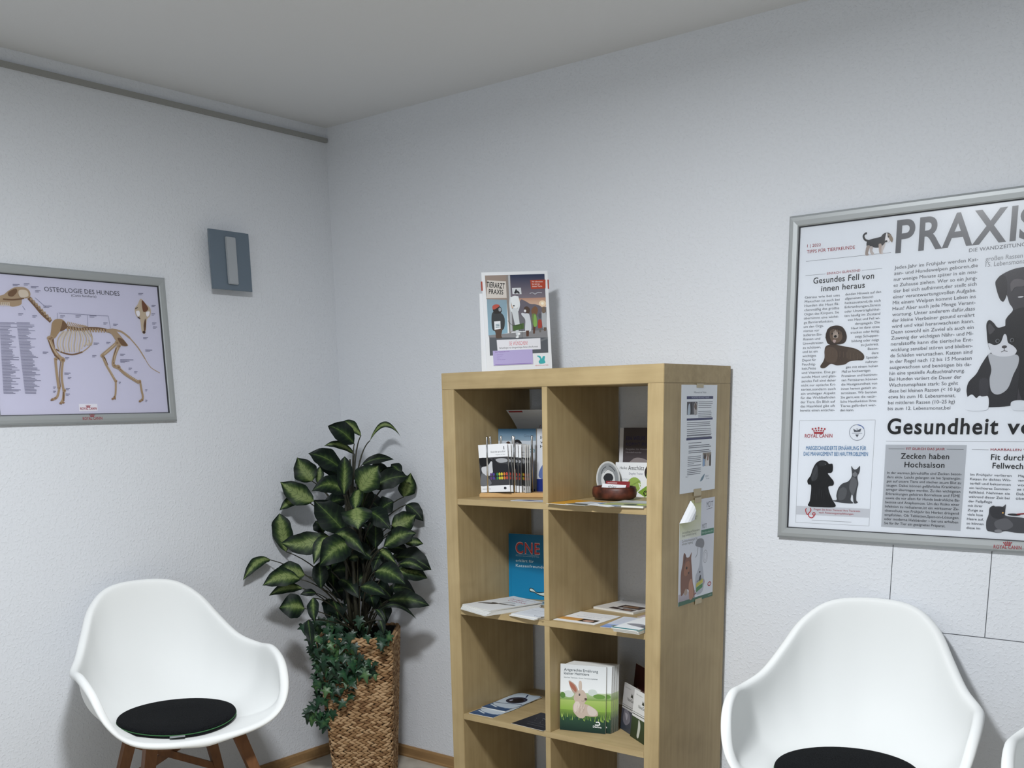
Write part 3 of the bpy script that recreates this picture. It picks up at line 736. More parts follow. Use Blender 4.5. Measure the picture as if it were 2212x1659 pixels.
('k',4,'b39c80',0.0075,[0.4998,0.1385,0.5026,0.1072,0.5048,0.0803,0.4912,0.0691]),
('k',4,'7d5f45',0.0038,[0.4009,0.0875,0.4046,0.0765]),
('e',5,'b39c80',[0.2043,0.2597,0.008,0.0068,0]),
('e',6,'96795c',[0.2055,0.2585,0.004,0.0032,0]),
('e',5,'b39c80',[0.2385,0.1974,0.0094,0.008,0]),
('e',6,'96795c',[0.2397,0.1962,0.0047,0.0038,0]),
('e',5,'b39c80',[0.2174,0.199,0.0061,0.0052,0]),
('e',6,'96795c',[0.2186,0.1978,0.0031,0.0024,0]),
('e',5,'b39c80',[0.217,0.1135,0.0056,0.0048,0]),
('e',6,'96795c',[0.2182,0.1122,0.0028,0.0023,0]),
('e',5,'b39c80',[0.2332,0.1051,0.0061,0.0052,0]),
('e',6,'96795c',[0.2345,0.1038,0.0031,0.0024,0]),
('e',5,'b39c80',[0.4297,0.2549,0.007,0.006,0]),
('e',6,'96795c',[0.4311,0.2536,0.0035,0.0028,0]),
('e',5,'b39c80',[0.3746,0.2123,0.007,0.006,0]),
('e',6,'96795c',[0.3759,0.2111,0.0035,0.0028,0]),
('e',5,'b39c80',[0.436,0.2451,0.0066,0.0056,0]),
('e',6,'96795c',[0.4374,0.2438,0.0033,0.0026,0]),
('e',5,'b39c80',[0.426,0.1783,0.0085,0.0072,0]),
('e',6,'96795c',[0.4274,0.177,0.0042,0.0034,0]),
('e',5,'b39c80',[0.4118,0.1837,0.0061,0.0052,0]),
('e',6,'96795c',[0.4131,0.1824,0.0031,0.0024,0]),
('e',5,'b39c80',[0.4126,0.1344,0.0052,0.0044,0]),
('e',6,'96795c',[0.414,0.1331,0.0026,0.0021,0]),
('e',5,'b39c80',[0.4982,0.1332,0.0066,0.0056,0]),
('e',6,'96795c',[0.4996,0.1318,0.0033,0.0026,0]),
('e',5,'b39c80',[0.2104,0.2628,0.0075,0.0064,0]),
('e',6,'96795c',[0.2116,0.2616,0.0038,0.003,0]),
('e',5,'9a7c62',[0.1909,0.077,0.0042,0.0028,0]),
('e',5,'9a7c62',[0.2018,0.082,0.0042,0.0028,0]),
('e',5,'9a7c62',[0.2166,0.0659,0.0042,0.0028,0]),
('e',5,'9a7c62',[0.2261,0.0683,0.0042,0.0028,0]),
('e',5,'9a7c62',[0.3949,0.0783,0.0042,0.0028,0]),
('e',5,'9a7c62',[0.4026,0.0809,0.0042,0.0028,0]),
('e',5,'9a7c62',[0.4923,0.0696,0.0042,0.0028,0]),
('e',5,'9a7c62',[0.502,0.074,0.0042,0.0028,0]),
('k',5,'d0bfa6',0.0028,[0.2036,0.2543,0.2111,0.232,0.2243,0.2116]),
('k',5,'d0bfa6',0.0024,[0.4227,0.249,0.4028,0.2342,0.3815,0.2177]),
('k',5,'d0bfa6',0.0024,[0.4313,0.2385,0.419,0.2164,0.4113,0.1924]),
('k',5,'d0bfa6',0.0024,[0.4331,0.1753,0.4537,0.1581,0.4892,0.1349]),
('k',5,'d0bfa6',0.0019,[0.3798,0.2026,0.3914,0.1769,0.4073,0.1444]),
('k',6,'5c4434',0.0014,[0.1607,0.3669,0.1651,0.368]),
('k',6,'5c4434',0.0014,[0.1672,0.3601,0.1716,0.3611]),
('k',6,'5c4434',0.0014,[0.1737,0.3532,0.1782,0.3543]),
('k',6,'5c4434',0.0014,[0.1802,0.3464,0.1847,0.3474]),
('k',6,'5c4434',0.0014,[0.1868,0.3395,0.1913,0.3405]),
('k',6,'5c4434',0.0014,[0.1934,0.3326,0.1979,0.3336]),
('k',6,'5c4434',0.0014,[0.2,0.3256,0.2045,0.3267]),
('k',6,'5c4434',0.0014,[0.2066,0.3186,0.2112,0.3197]),
('k',6,'5c4434',0.0014,[0.2133,0.3116,0.2179,0.3127]),
('k',3,'b39c80',0.0066,[0.4171,0.2949,0.4509,0.2889,0.4788,0.2705]),
('k',3,'b39c80',0.0042,[0.4788,0.2705,0.5059,0.2406,0.5278,0.2058]),
('k',3,'b39c80',0.0024,[0.5278,0.2058,0.5458,0.1793,0.5781,0.1617]),
('s',3,'cbbba4',[0.5322,0.3959,0.5471,0.3829,0.5649,0.3664,0.561,0.3442,0.5476,0.3303,0.5401,0.2948,0.5324,0.2856,0.5246,0.2941,0.5223,0.3291,0.5094,0.3416,0.5067,0.3631,0.5184,0.3768]),
('s',4,'7a4c30',[0.5352,0.3909,0.5492,0.3787,0.5553,0.3637,0.5365,0.3561]),
('s',4,'6a4a34',[0.5418,0.3345,0.542,0.3125,0.5344,0.2901,0.5332,0.3121]),
('s',4,'f0eef4',[0.5093,0.3546,0.5213,0.3574,0.5224,0.3444,0.5143,0.3396]),
('s',4,'f0eef4',[0.5466,0.3544,0.5598,0.3573,0.5558,0.3439,0.5477,0.3413]),
('k',4,'54443a',0.0024,[0.5083,0.3632,0.5174,0.3681]),
('k',4,'54443a',0.0038,[0.514,0.3374,0.5228,0.3335]),
('e',4,'4a3428',[0.532,0.2909,0.0056,0.0038,0]),
('k',3,'82829a',0.0015,[0.0566,0.2994,0.1026,0.3009]),
('k',3,'82829a',0.0015,[0.1082,0.3018,0.1488,0.3031]),
('k',3,'82829a',0.0015,[0.0563,0.2961,0.1087,0.2979]),
('k',3,'82829a',0.0015,[0.1082,0.2985,0.1489,0.2998]),
('k',3,'82829a',0.0015,[0.0561,0.2928,0.0895,0.2937]),
('k',3,'82829a',0.0015,[0.1082,0.2952,0.1619,0.297]),
('k',3,'82829a',0.0015,[0.0559,0.2895,0.0893,0.2904]),
('k',3,'82829a',0.0015,[0.1082,0.2919,0.1619,0.2937]),
('k',3,'82829a',0.0015,[0.0557,0.2863,0.1081,0.288]),
('k',3,'82829a',0.0015,[0.1082,0.2886,0.1554,0.29]),
('k',3,'82829a',0.0015,[0.0554,0.283,0.0846,0.2836]),
('k',3,'82829a',0.0015,[0.1082,0.2852,0.1424,0.2861]),
('k',3,'82829a',0.0015,[0.0552,0.2797,0.0802,0.2802]),
('k',3,'82829a',0.0015,[0.1082,0.2819,0.1424,0.2828]),
('k',3,'82829a',0.0015,[0.055,0.2764,0.0905,0.2773]),
('k',3,'82829a',0.0015,[0.1082,0.2786,0.162,0.2802]),
('k',3,'82829a',0.0015,[0.0548,0.2731,0.0839,0.2737]),
('k',3,'82829a',0.0015,[0.1082,0.2753,0.1446,0.2762]),
('k',3,'82829a',0.0015,[0.0545,0.2698,0.0837,0.2704]),
('k',3,'82829a',0.0015,[0.1082,0.272,0.1489,0.273]),
('k',3,'82829a',0.0015,[0.0543,0.2666,0.0793,0.2669]),
('k',3,'82829a',0.0015,[0.1082,0.2687,0.1424,0.2694]),
('k',3,'82829a',0.0015,[0.0541,0.2633,0.0896,0.264]),
('k',3,'82829a',0.0015,[0.1082,0.2653,0.1338,0.2657]),
('k',3,'82829a',0.0015,[0.0539,0.26,0.1,0.2611]),
('k',3,'82829a',0.0015,[0.1082,0.262,0.1381,0.2625]),
('k',3,'82829a',0.0015,[0.0536,0.2567,0.0997,0.2578]),
('k',3,'82829a',0.0015,[0.1082,0.2587,0.1446,0.2594]),
('k',3,'82829a',0.0015,[0.0534,0.2534,0.0826,0.2539]),
('k',3,'82829a',0.0015,[0.1082,0.2554,0.1621,0.2567]),
('k',3,'82829a',0.0015,[0.0532,0.2501,0.0887,0.2508]),
('k',3,'82829a',0.0015,[0.1082,0.252,0.1338,0.2523]),
('k',3,'82829a',0.0015,[0.053,0.2468,0.0927,0.2476]),
('k',3,'82829a',0.0015,[0.1082,0.2487,0.1446,0.2493]),
('k',3,'82829a',0.0015,[0.0527,0.2435,0.0862,0.244]),
('k',3,'82829a',0.0015,[0.1082,0.2454,0.1425,0.2459]),
('k',3,'82829a',0.0015,[0.0525,0.2402,0.0775,0.2404]),
('k',3,'82829a',0.0015,[0.1082,0.242,0.1447,0.2426]),
('k',3,'82829a',0.0015,[0.0523,0.2369,0.0857,0.2374]),
('k',3,'82829a',0.0015,[0.1082,0.2387,0.1425,0.2392]),
('k',3,'82829a',0.0015,[0.0521,0.2336,0.0813,0.2339]),
('k',3,'82829a',0.0015,[0.1082,0.2354,0.1447,0.2359]),
('k',3,'82829a',0.0015,[0.0518,0.2303,0.098,0.2311]),
('k',3,'82829a',0.0015,[0.1082,0.232,0.1556,0.2329]),
('k',3,'82829a',0.0015,[0.0516,0.227,0.0766,0.2272]),
('k',3,'82829a',0.0015,[0.1082,0.2287,0.1447,0.2292]),
('k',3,'82829a',0.0015,[0.0514,0.2237,0.0869,0.2241]),
('k',3,'82829a',0.0015,[0.1082,0.2254,0.1382,0.2256]),
('k',3,'82829a',0.0015,[0.0512,0.2204,0.0846,0.2208]),
('k',3,'82829a',0.0015,[0.1082,0.222,0.1382,0.2222]),
('k',3,'82829a',0.0015,[0.0509,0.2171,0.0865,0.2175]),
('k',3,'82829a',0.0015,[0.1082,0.2187,0.1425,0.219]),
('k',3,'82829a',0.0015,[0.0507,0.2138,0.0863,0.2141]),
('k',3,'82829a',0.0015,[0.1082,0.2153,0.1447,0.2157]),
('k',3,'82829a',0.0015,[0.0505,0.2105,0.0839,0.2108]),
('k',3,'82829a',0.0015,[0.1082,0.212,0.1447,0.2123]),
('k',3,'82829a',0.0015,[0.0503,0.2072,0.0901,0.2076]),
('k',3,'82829a',0.0015,[0.1082,0.2086,0.1491,0.209]),
('k',3,'82829a',0.0015,[0.05,0.2039,0.0856,0.2041]),
('k',3,'82829a',0.0015,[0.1081,0.2053,0.1557,0.2058]),
('k',3,'82829a',0.0015,[0.0498,0.2006,0.1024,0.2012]),
('k',3,'82829a',0.0015,[0.1081,0.2019,0.1622,0.2025]),
('k',3,'82829a',0.0015,[0.0496,0.1973,0.0852,0.1975]),
('k',3,'82829a',0.0015,[0.1081,0.1986,0.1448,0.1988]),
('k',3,'82829a',0.0015,[0.0493,0.194,0.1019,0.1945]),
('k',3,'82829a',0.0015,[0.1081,0.1952,0.1448,0.1954]),
('k',3,'82829a',0.0015,[0.0491,0.1906,0.0742,0.1906]),
('k',3,'82829a',0.0015,[0.1081,0.1919,0.1491,0.1921]),
('k',3,'82829a',0.0015,[0.0489,0.1873,0.0782,0.1873]),
('k',3,'82829a',0.0015,[0.1081,0.1885,0.1492,0.1887]),
('k',3,'82829a',0.0015,[0.0487,0.184,0.0737,0.1839]),
('k',3,'82829a',0.0015,[0.1081,0.1851,0.1448,0.1852]),
('k',3,'82829a',0.0015,[0.0484,0.1807,0.084,0.1807]),
('k',3,'82829a',0.0015,[0.1081,0.1818,0.1492,0.1819]),
('k',3,'82829a',0.0015,[0.0482,0.1774,0.0775,0.1773]),
('k',3,'82829a',0.0015,[0.1081,0.1784,0.1492,0.1785]),
('k',3,'82829a',0.0015,[0.048,0.1741,0.0878,0.1741]),
('k',3,'82829a',0.0015,[0.1081,0.175,0.1426,0.175]),
('k',3,'82829a',0.0015,[0.0478,0.1707,0.094,0.1709]),
('k',3,'82829a',0.0015,[0.1081,0.1717,0.1558,0.1718]),
('k',3,'82829a',0.0015,[0.0475,0.1674,0.0768,0.1672]),
('k',3,'82829a',0.0015,[0.1081,0.1683,0.1558,0.1684]),
('k',3,'82829a',0.0015,[0.0473,0.1641,0.1,0.1642]),
('k',3,'82829a',0.0015,[0.1081,0.1649,0.1624,0.1651]),
('k',3,'82829a',0.0015,[0.0471,0.1608,0.087,0.1607]),
('k',3,'82829a',0.0015,[0.1081,0.1616,0.1383,0.1614]),
('k',3,'82829a',0.0015,[0.0468,0.1574,0.0867,0.1573]),
('k',3,'82829a',0.0015,[0.1081,0.1582,0.1492,0.1581]),
('k',3,'82829a',0.0015,[0.0466,0.1541,0.0801,0.1539]),
('k',3,'82829a',0.0015,[0.1081,0.1548,0.1492,0.1547]),
('k',3,'82829a',0.0015,[0.0464,0.1508,0.0715,0.1504]),
('k',3,'82829a',0.0015,[0.1081,0.1514,0.1624,0.1514]),
('k',3,'82829a',0.0015,[0.0462,0.1474,0.0861,0.1472]),
('k',3,'82829a',0.0015,[0.1081,0.1481,0.1449,0.1478]),
('k',3,'82829a',0.0015,[0.0459,0.1441,0.071,0.1437]),
('k',3,'82829a',0.0015,[0.1081,0.1447,0.134,0.1443]),
('k',3,'82829a',0.0015,[0.0457,0.1408,0.0984,0.1406]),
('k',3,'82829a',0.0015,[0.1081,0.1413,0.1449,0.141]),
('k',3,'82829a',0.0015,[0.0455,0.1374,0.0748,0.1371]),
('k',3,'82829a',0.0015,[0.1081,0.1379,0.1493,0.1376]),
('k',3,'82829a',0.0015,[0.0452,0.1341,0.0746,0.1337]),
('k',3,'82829a',0.0015,[0.1081,0.1345,0.1625,0.1343]),
('k',3,'82829a',0.0015,[0.045,0.1308,0.0849,0.1304]),
('k',3,'82829a',0.0015,[0.1081,0.1312,0.1427,0.1307]),
('k',3,'82829a',0.0015,[0.0448,0.1274,0.0699,0.127]),
('k',3,'82829a',0.0015,[0.1081,0.1278,0.1384,0.1273]),
('k',3,'82829a',0.0015,[0.0446,0.1241,0.0909,0.1237]),
('k',3,'82829a',0.0015,[0.1081,0.1244,0.1428,0.1239]),
('k',3,'82829a',0.0015,[0.0443,0.1208,0.0694,0.1202]),
('k',3,'82829a',0.0015,[0.1081,0.121,0.1493,0.1205]),
('k',3,'82829a',0.0015,[0.0441,0.1174,0.0692,0.1169]),
('k',3,'82829a',0.0015,[0.1081,0.1176,0.1559,0.1171]),
('k',3,'82829a',0.0015,[0.0439,0.1141,0.0774,0.1135]),
('k',3,'82829a',0.0015,[0.1081,0.1142,0.1384,0.1136]),
('k',3,'82829a',0.0015,[0.0436,0.1107,0.0688,0.1102]),
('k',3,'82829a',0.0015,[0.1081,0.1108,0.1384,0.1102]),
('k',3,'82829a',0.0015,[0.0434,0.1074,0.0962,0.1068]),
('k',3,'82829a',0.0015,[0.1081,0.1074,0.145,0.1068]),
('k',3,'82829a',0.0015,[0.0432,0.104,0.0895,0.1034]),
('k',3,'82829a',0.0015,[0.1081,0.104,0.145,0.1034]),
('k',3,'82829a',0.0015,[0.0429,0.1007,0.0723,0.1]),
('k',3,'82829a',0.0015,[0.1081,0.1006,0.1428,0.0999]),
('k',3,'82829a',0.0015,[0.0427,0.0973,0.0784,0.0967]),
('k',3,'82829a',0.0015,[0.1081,0.0972,0.1428,0.0965]),
('k',3,'84849c',0.0019,[0.1101,0.4098,0.1313,0.411]),
('k',3,'84849c',0.0014,[0.1097,0.4062,0.1244,0.4069]),
('k',3,'84849c',0.0019,[0.1444,0.4143,0.1616,0.4151]),
('k',3,'84849c',0.0014,[0.1439,0.4107,0.1559,0.4112]),
('k',3,'84849c',0.0019,[0.1649,0.4078,0.1889,0.4091]),
('k',3,'84849c',0.0014,[0.1645,0.4042,0.1812,0.405]),
('k',3,'84849c',0.0019,[0.1765,0.3967,0.1939,0.3975]),
('k',3,'84849c',0.0014,[0.176,0.3931,0.1882,0.3935]),
('k',3,'84849c',0.0019,[0.2475,0.3281,0.2633,0.3285]),
('k',3,'84849c',0.0014,[0.247,0.3243,0.2581,0.3245]),
('k',3,'84849c',0.0019,[0.2979,0.3307,0.3165,0.3312]),
('k',3,'84849c',0.0014,[0.2974,0.3269,0.3104,0.3271]),
('k',3,'84849c',0.0019,[0.3448,0.3331,0.3685,0.3339]),
('k',3,'84849c',0.0014,[0.3443,0.3293,0.3609,0.3297]),
('k',3,'84849c',0.0019,[0.3902,0.3142,0.4047,0.3144]),
('k',3,'84849c',0.0014,[0.3898,0.3103,0.3999,0.3104]),
('k',3,'84849c',0.0019,[0.4239,0.3115,0.4411,0.3118]),
('k',3,'84849c',0.0014,[0.4234,0.3076,0.4355,0.3077]),
('k',3,'84849c',0.0019,[0.5248,0.4119,0.5427,0.4127]),
('k',3,'84849c',0.0014,[0.5243,0.408,0.5369,0.4084]),
('k',3,'84849c',0.0019,[0.5698,0.3777,0.5855,0.3782]),
('k',3,'84849c',0.0014,[0.5694,0.3737,0.5803,0.3739]),
('k',3,'84849c',0.0019,[0.5669,0.3511,0.58,0.3514]),
('k',3,'84849c',0.0014,[0.5665,0.3471,0.5756,0.3472]),
('k',3,'84849c',0.0019,[0.5664,0.3224,0.5821,0.3227]),
('k',3,'84849c',0.0014,[0.566,0.3184,0.577,0.3185]),
('k',3,'84849c',0.0019,[0.5676,0.3092,0.5833,0.3094]),
('k',3,'84849c',0.0014,[0.5672,0.3052,0.5782,0.3052]),
('k',3,'84849c',0.0019,[0.5276,0.2744,0.5457,0.2747]),
('k',3,'84849c',0.0014,[0.5271,0.2704,0.5398,0.2705]),
('k',3,'84849c',0.0019,[0.3494,0.2509,0.3685,0.2511]),
('k',3,'84849c',0.0014,[0.3489,0.2471,0.3623,0.2471]),
('k',3,'84849c',0.0019,[0.393,0.2545,0.4076,0.2546]),
('k',3,'84849c',0.0014,[0.3926,0.2506,0.4028,0.2505]),
('k',3,'84849c',0.0019,[0.4381,0.2191,0.4555,0.2191]),
('k',3,'84849c',0.0014,[0.4376,0.2152,0.4498,0.215]),
('k',3,'84849c',0.0019,[0.4361,0.2016,0.4839,0.2022]),
('k',3,'84849c',0.0014,[0.4356,0.1977,0.469,0.1979]),
('k',3,'84849c',0.0019,[0.4356,0.1972,0.4606,0.1973]),
('k',3,'84849c',0.0014,[0.4352,0.1933,0.4526,0.1932]),
('k',3,'84849c',0.0019,[0.531,0.2347,0.557,0.235]),
('k',3,'84849c',0.0014,[0.5305,0.2307,0.5487,0.2308]),
('k',3,'84849c',0.0019,[0.3401,0.2124,0.3544,0.2123]),
('k',3,'84849c',0.0014,[0.3397,0.2085,0.3497,0.2083]),
('k',3,'84849c',0.0019,[0.1165,0.3273,0.1314,0.3277]),
('k',3,'84849c',0.0014,[0.116,0.3237,0.1264,0.3238]),
('k',3,'84849c',0.0019,[0.1587,0.3235,0.1739,0.3239]),
('k',3,'84849c',0.0014,[0.1583,0.3198,0.1689,0.32]),
('k',3,'84849c',0.0019,[0.1973,0.3538,0.2239,0.355]),
('k',3,'84849c',0.0014,[0.1968,0.3501,0.2154,0.3508]),
('k',3,'84849c',0.0019,[0.2405,0.1577,0.2611,0.1575]),
('k',3,'84849c',0.0014,[0.24,0.1539,0.2544,0.1537]),
('k',3,'84849c',0.0019,[0.2504,0.1452,0.2619,0.1449]),
('k',3,'84849c',0.0014,[0.25,0.1414,0.258,0.141]),
('k',3,'84849c',0.0019,[0.1784,0.2187,0.1961,0.2188]),
('k',3,'84849c',0.0014,[0.178,0.215,0.1903,0.2149]),
('k',3,'84849c',0.0019,[0.4232,0.1314,0.4306,0.131]),
('k',3,'84849c',0.0014,[0.4228,0.1275,0.4279,0.127]),
('k',3,'84849c',0.0019,[0.5171,0.1072,0.5248,0.1068]),
('k',3,'84849c',0.0014,[0.5166,0.1032,0.5221,0.1027]),
('k',3,'84849c',0.0019,[0.2483,0.2039,0.262,0.2038]),
('k',3,'84849c',0.0014,[0.2479,0.2001,0.2575,0.1999]),
('k',3,'84849c',0.0019,[0.4823,0.165,0.495,0.1647]),
('k',3,'84849c',0.0014,[0.4819,0.161,0.4907,0.1607]),
('k',3,'84849c',0.0019,[0.4632,0.1758,0.4758,0.1756]),
('k',3,'84849c',0.0014,[0.4628,0.1718,0.4716,0.1715]),
('k',3,'84849c',0.0019,[0.2395,0.1114,0.2532,0.111]),
('k',3,'84849c',0.0014,[0.239,0.1076,0.2486,0.1072]),
('k',3,'84849c',0.0019,[0.2375,0.0945,0.2512,0.094]),
('k',3,'84849c',0.0014,[0.237,0.0907,0.2466,0.0902]),
('k',3,'84849c',0.0019,[0.5134,0.0735,0.5212,0.073]),
('k',3,'84849c',0.0014,[0.513,0.0694,0.5184,0.0689]),
('k',3,'84849c',0.0019,[0.1991,0.1155,0.2081,0.1151]),
('k',3,'84849c',0.0014,[0.1987,0.1118,0.2049,0.1114]),
('k',3,'84849c',0.0019,[0.1976,0.103,0.2066,0.1026]),
('k',3,'84849c',0.0014,[0.1972,0.0992,0.2034,0.0988]),
('k',3,'9494aa',0.0012,[0.2439,0.3361,0.4096,0.3356]),
('k',3,'9494aa',0.0012,[0.4096,0.3356,0.4126,0.2981]),
('k',3,'9494aa',0.0012,[0.3379,0.3348,0.3354,0.3011]),
('k',3,'9494aa',0.0012,[0.174,0.3765,0.2056,0.3502]),
('k',3,'9494aa',0.0012,[0.1321,0.35,0.1391,0.3385]),
('k',3,'9494aa',0.0012,[0.2394,0.3358,0.2369,0.3152]),
('p',2,'eeeef6',[0.2778,0.0636,0.3404,0.063,0.3394,0.0412,0.2765,0.0409]),
('e',4,'b03a44',[0.3007,0.0581,0.0011,0.0011,0]),
('e',4,'b03a44',[0.3021,0.0562,0.001,0.001,0]),
('e',4,'b03a44',[0.3043,0.0586,0.0011,0.0011,0]),
('e',4,'b03a44',[0.3049,0.0564,0.001,0.001,0]),
('e',4,'b03a44',[0.3079,0.059,0.0011,0.0011,0]),
('e',4,'b03a44',[0.3076,0.0567,0.001,0.001,0]),
('e',4,'b03a44',[0.3114,0.0585,0.0011,0.0011,0]),
('e',4,'b03a44',[0.3104,0.0564,0.001,0.001,0]),
('e',4,'b03a44',[0.3149,0.0579,0.0011,0.0011,0]),
('e',4,'b03a44',[0.3131,0.056,0.001,0.001,0]),
('p',4,'b03a44',[0.3016,0.055,0.3133,0.0549,0.3124,0.0528,0.302,0.0529]),
('t',4,'b03a44',[0.2803,0.0455,0.336,0.0456,0.0073],1,'ROYAL CANIN')],'raillogo_l': [('e',1,'a04048',[0.3047,0.0296,0.0013,0.0013,0]),
('e',1,'a04048',[0.3062,0.0274,0.0011,0.0011,0]),
('e',1,'a04048',[0.3087,0.0301,0.0013,0.0013,0]),
('e',1,'a04048',[0.3094,0.0277,0.0011,0.0011,0]),
('e',1,'a04048',[0.3128,0.0306,0.0013,0.0013,0]),
('e',1,'a04048',[0.3125,0.028,0.0011,0.0011,0]),
('e',1,'a04048',[0.3167,0.03,0.0013,0.0013,0]),
('e',1,'a04048',[0.3155,0.0276,0.0011,0.0011,0]),
('e',1,'a04048',[0.3206,0.0293,0.0013,0.0013,0]),
('e',1,'a04048',[0.3186,0.0272,0.0011,0.0011,0]),
('p',1,'a04048',[0.3057,0.0261,0.3188,0.0259,0.3178,0.0236,0.3062,0.0238]),
('t',1,'a04048',[0.2795,0.014,0.3465,0.0139,0.0087],1,'ROYAL CANIN')],'card': [('g',1,'27324f','8a7f86',[0.0905,0.2877,0.2,0.2877,0.2,0.1995,0.0882,0.1995]),
('g',1,'b98f7c','e0c2a8',[0.0891,0.2172,0.2002,0.2172,0.2,0.1863,0.0898,0.1863]),
('p',1,'9a8a80',[0.0108,0.2877,0.0815,0.2877,0.0803,0.2128,0.0112,0.2172]),
('g',1,'8aa2b0','8fb4c6',[0.0124,0.2172,0.0754,0.2139,0.0725,0.1136,0.0112,0.1069]),
('p',1,'8f8680',[0.0781,0.2877,0.0905,0.2877,0.089,0.118,0.078,0.1113,0.0751,0.2084]),
('p',1,'b9bcc2',[0.0841,0.2866,0.0896,0.2866,0.0881,0.118,0.0817,0.1169]),
('p',1,'707076',[0.0899,0.1885,0.2006,0.1885,0.1992,0.118,0.089,0.118]),
('p',1,'8b8b8e',[0.0113,0.1091,0.2004,0.1202,0.2007,0.0959,0.1752,0.0904,0.014,0.0959]),
('p',1,'5c6066',[0.0132,0.1025,0.2007,0.0959,0.1997,0.0496,0.0115,0.0474]),
('p',1,'74787c',[0.1751,0.0893,0.2008,0.097,0.2007,0.0915,0.1753,0.0838]),
('e',2,'f0d8b8',[0.1887,0.1995,0.0113,0.009,0]),
('e',3,'fff4e0',[0.1887,0.1995,0.0045,0.0041,0]),
('k',2,'c8ccd4',0.0016,[0.1497,0.2304,0.1577,0.2326,0.1654,0.2293]),
('k',2,'c8ccd4',0.0016,[0.1653,0.2271,0.1757,0.2326,0.1892,0.2315]),
('s',1,'6b6670',[0.1181,0.2106,0.1338,0.2084,0.1492,0.1995,0.1671,0.1973,0.1847,0.1885,0.1835,0.1643,0.1158,0.1643]),
('p',2,'d6cfc8',[0.0175,0.2734,0.076,0.269,0.0757,0.2194,0.0114,0.2205]),
('t',4,'17171a',[0.0138,0.2536,0.0703,0.2469,0.0155],2,'TiERARZT'),
('t',4,'17171a',[0.02,0.2337,0.065,0.23,0.0132],2,'PRAXIS'),
('p',2,'d4d6da',[0.0941,0.2485,0.1224,0.2485,0.1236,0.2293,0.0948,0.2304]),
('s',3,'2a2a2e',[0.1001,0.2326,0.1039,0.2403,0.1068,0.2454,0.1095,0.2403,0.108,0.2322]),
('s',3,'2a2a2e',[0.1107,0.2322,0.1102,0.2403,0.115,0.237,0.1181,0.2315]),
('p',2,'b0452f',[0.1533,0.2701,0.2025,0.2705,0.2012,0.2443,0.1548,0.2432]),
('t',4,'f3e4e0',[0.1581,0.2635,0.1931,0.263,0.0044],1,'Wir informieren'),
('t',4,'f3e4e0',[0.1585,0.2564,0.1826,0.2562,0.0044],1,'Sie gern zu'),
('t',4,'f3e4e0',[0.1588,0.2494,0.1913,0.2494,0.0044],1,'diesem Thema.'),
('s',3,'3f4244',[0.0259,0.1731,0.0375,0.1797,0.0575,0.1731,0.0656,0.1554,0.062,0.129,0.0504,0.1224,0.0278,0.1224,0.0232,0.1422]),
('s',3,'5a4a40',[0.0326,0.129,0.0552,0.129,0.0518,0.1069,0.0537,0.1003,0.0356,0.0992,0.0341,0.1136]),
('s',3,'33302f',[0.0293,0.1951,0.0409,0.2006,0.0562,0.1907,0.0566,0.1775,0.0462,0.1731,0.0328,0.1753]),
('s',4,'b8564a',[0.0293,0.1962,0.0409,0.2013,0.052,0.1973,0.0402,0.1885,0.03,0.1863]),
('e',4,'9aa0a6',[0.0518,0.1852,0.0045,0.0059,0]),
('p',5,'e8ecf0',[0.0315,0.1499,0.0514,0.1506,0.0506,0.1268,0.0313,0.125]),
('k',6,'3a6a74',0.0016,[0.036,0.1411,0.048,0.1416]),
('k',6,'3a6a74',0.0016,[0.0357,0.1367,0.0477,0.1371]),
('k',6,'3a6a74',0.0016,[0.0355,0.1323,0.0475,0.1327]),
('s',3,'d3d8dc',[0.0896,0.1819,0.0967,0.1885,0.1079,0.1863,0.1109,0.1577,0.112,0.1356,0.1064,0.1136,0.108,0.1025,0.0992,0.1069,0.0981,0.129,0.0947,0.151]),
('s',4,'e8ecee',[0.0891,0.2172,0.0986,0.2249,0.1119,0.2216,0.1155,0.204,0.108,0.1885,0.0967,0.1885,0.0905,0.1995]),
('k',3,'dde2e5',0.0059,[0.0893,0.1775,0.0855,0.1995,0.0894,0.2216]),
('k',3,'dde2e5',0.0054,[0.1086,0.1797,0.1142,0.1995,0.1098,0.2238]),
('e',5,'33363a',[0.097,0.1951,0.0027,0.0023,0]),
('e',4,'f0f2f4',[0.1084,0.1102,0.0045,0.0036,0]),
('e',4,'f0f2f4',[0.1023,0.1003,0.005,0.0027,0]),
('k',4,'2c2c30',0.0011,[0.0756,0.151,0.0873,0.1378,0.1052,0.1356,0.1178,0.1389]),
('k',4,'2c2c30',0.0009,[0.1189,0.1378,0.1179,0.0959]),
('s',3,'d4d8de',[0.1207,0.1731,0.1319,0.1709,0.1452,0.1665,0.1485,0.1202,0.1292,0.118,0.1309,0.151,0.1204,0.1665]),
('s',4,'54443c',[0.1294,0.1885,0.1398,0.1918,0.1483,0.1819,0.1432,0.1709,0.1321,0.1753]),
('e',5,'e8e8ea',[0.1318,0.1786,0.0036,0.0041,0]),
('p',3,'5c4034',[0.1315,0.1191,0.1416,0.1191,0.1396,0.1014,0.1317,0.1014]),
('s',3,'7c5a44',[0.1528,0.1819,0.1646,0.1918,0.1731,0.1819,0.1678,0.1665,0.1543,0.1665]),
('s',3,'6f7f52',[0.1531,0.1665,0.1667,0.1665,0.1685,0.1356,0.1549,0.1356]),
('s',4,'86b05c',[0.1598,0.1643,0.1664,0.1621,0.1672,0.1334,0.157,0.1323]),
('p',3,'5c4034',[0.1549,0.1356,0.1639,0.1356,0.1592,0.1091,0.154,0.1091]),
('s',3,'a8463a',[0.1725,0.1488,0.1827,0.1488,0.1827,0.1268,0.1713,0.1257]),
('e',3,'5a5a60',[0.1789,0.1621,0.0054,0.0081,0]),
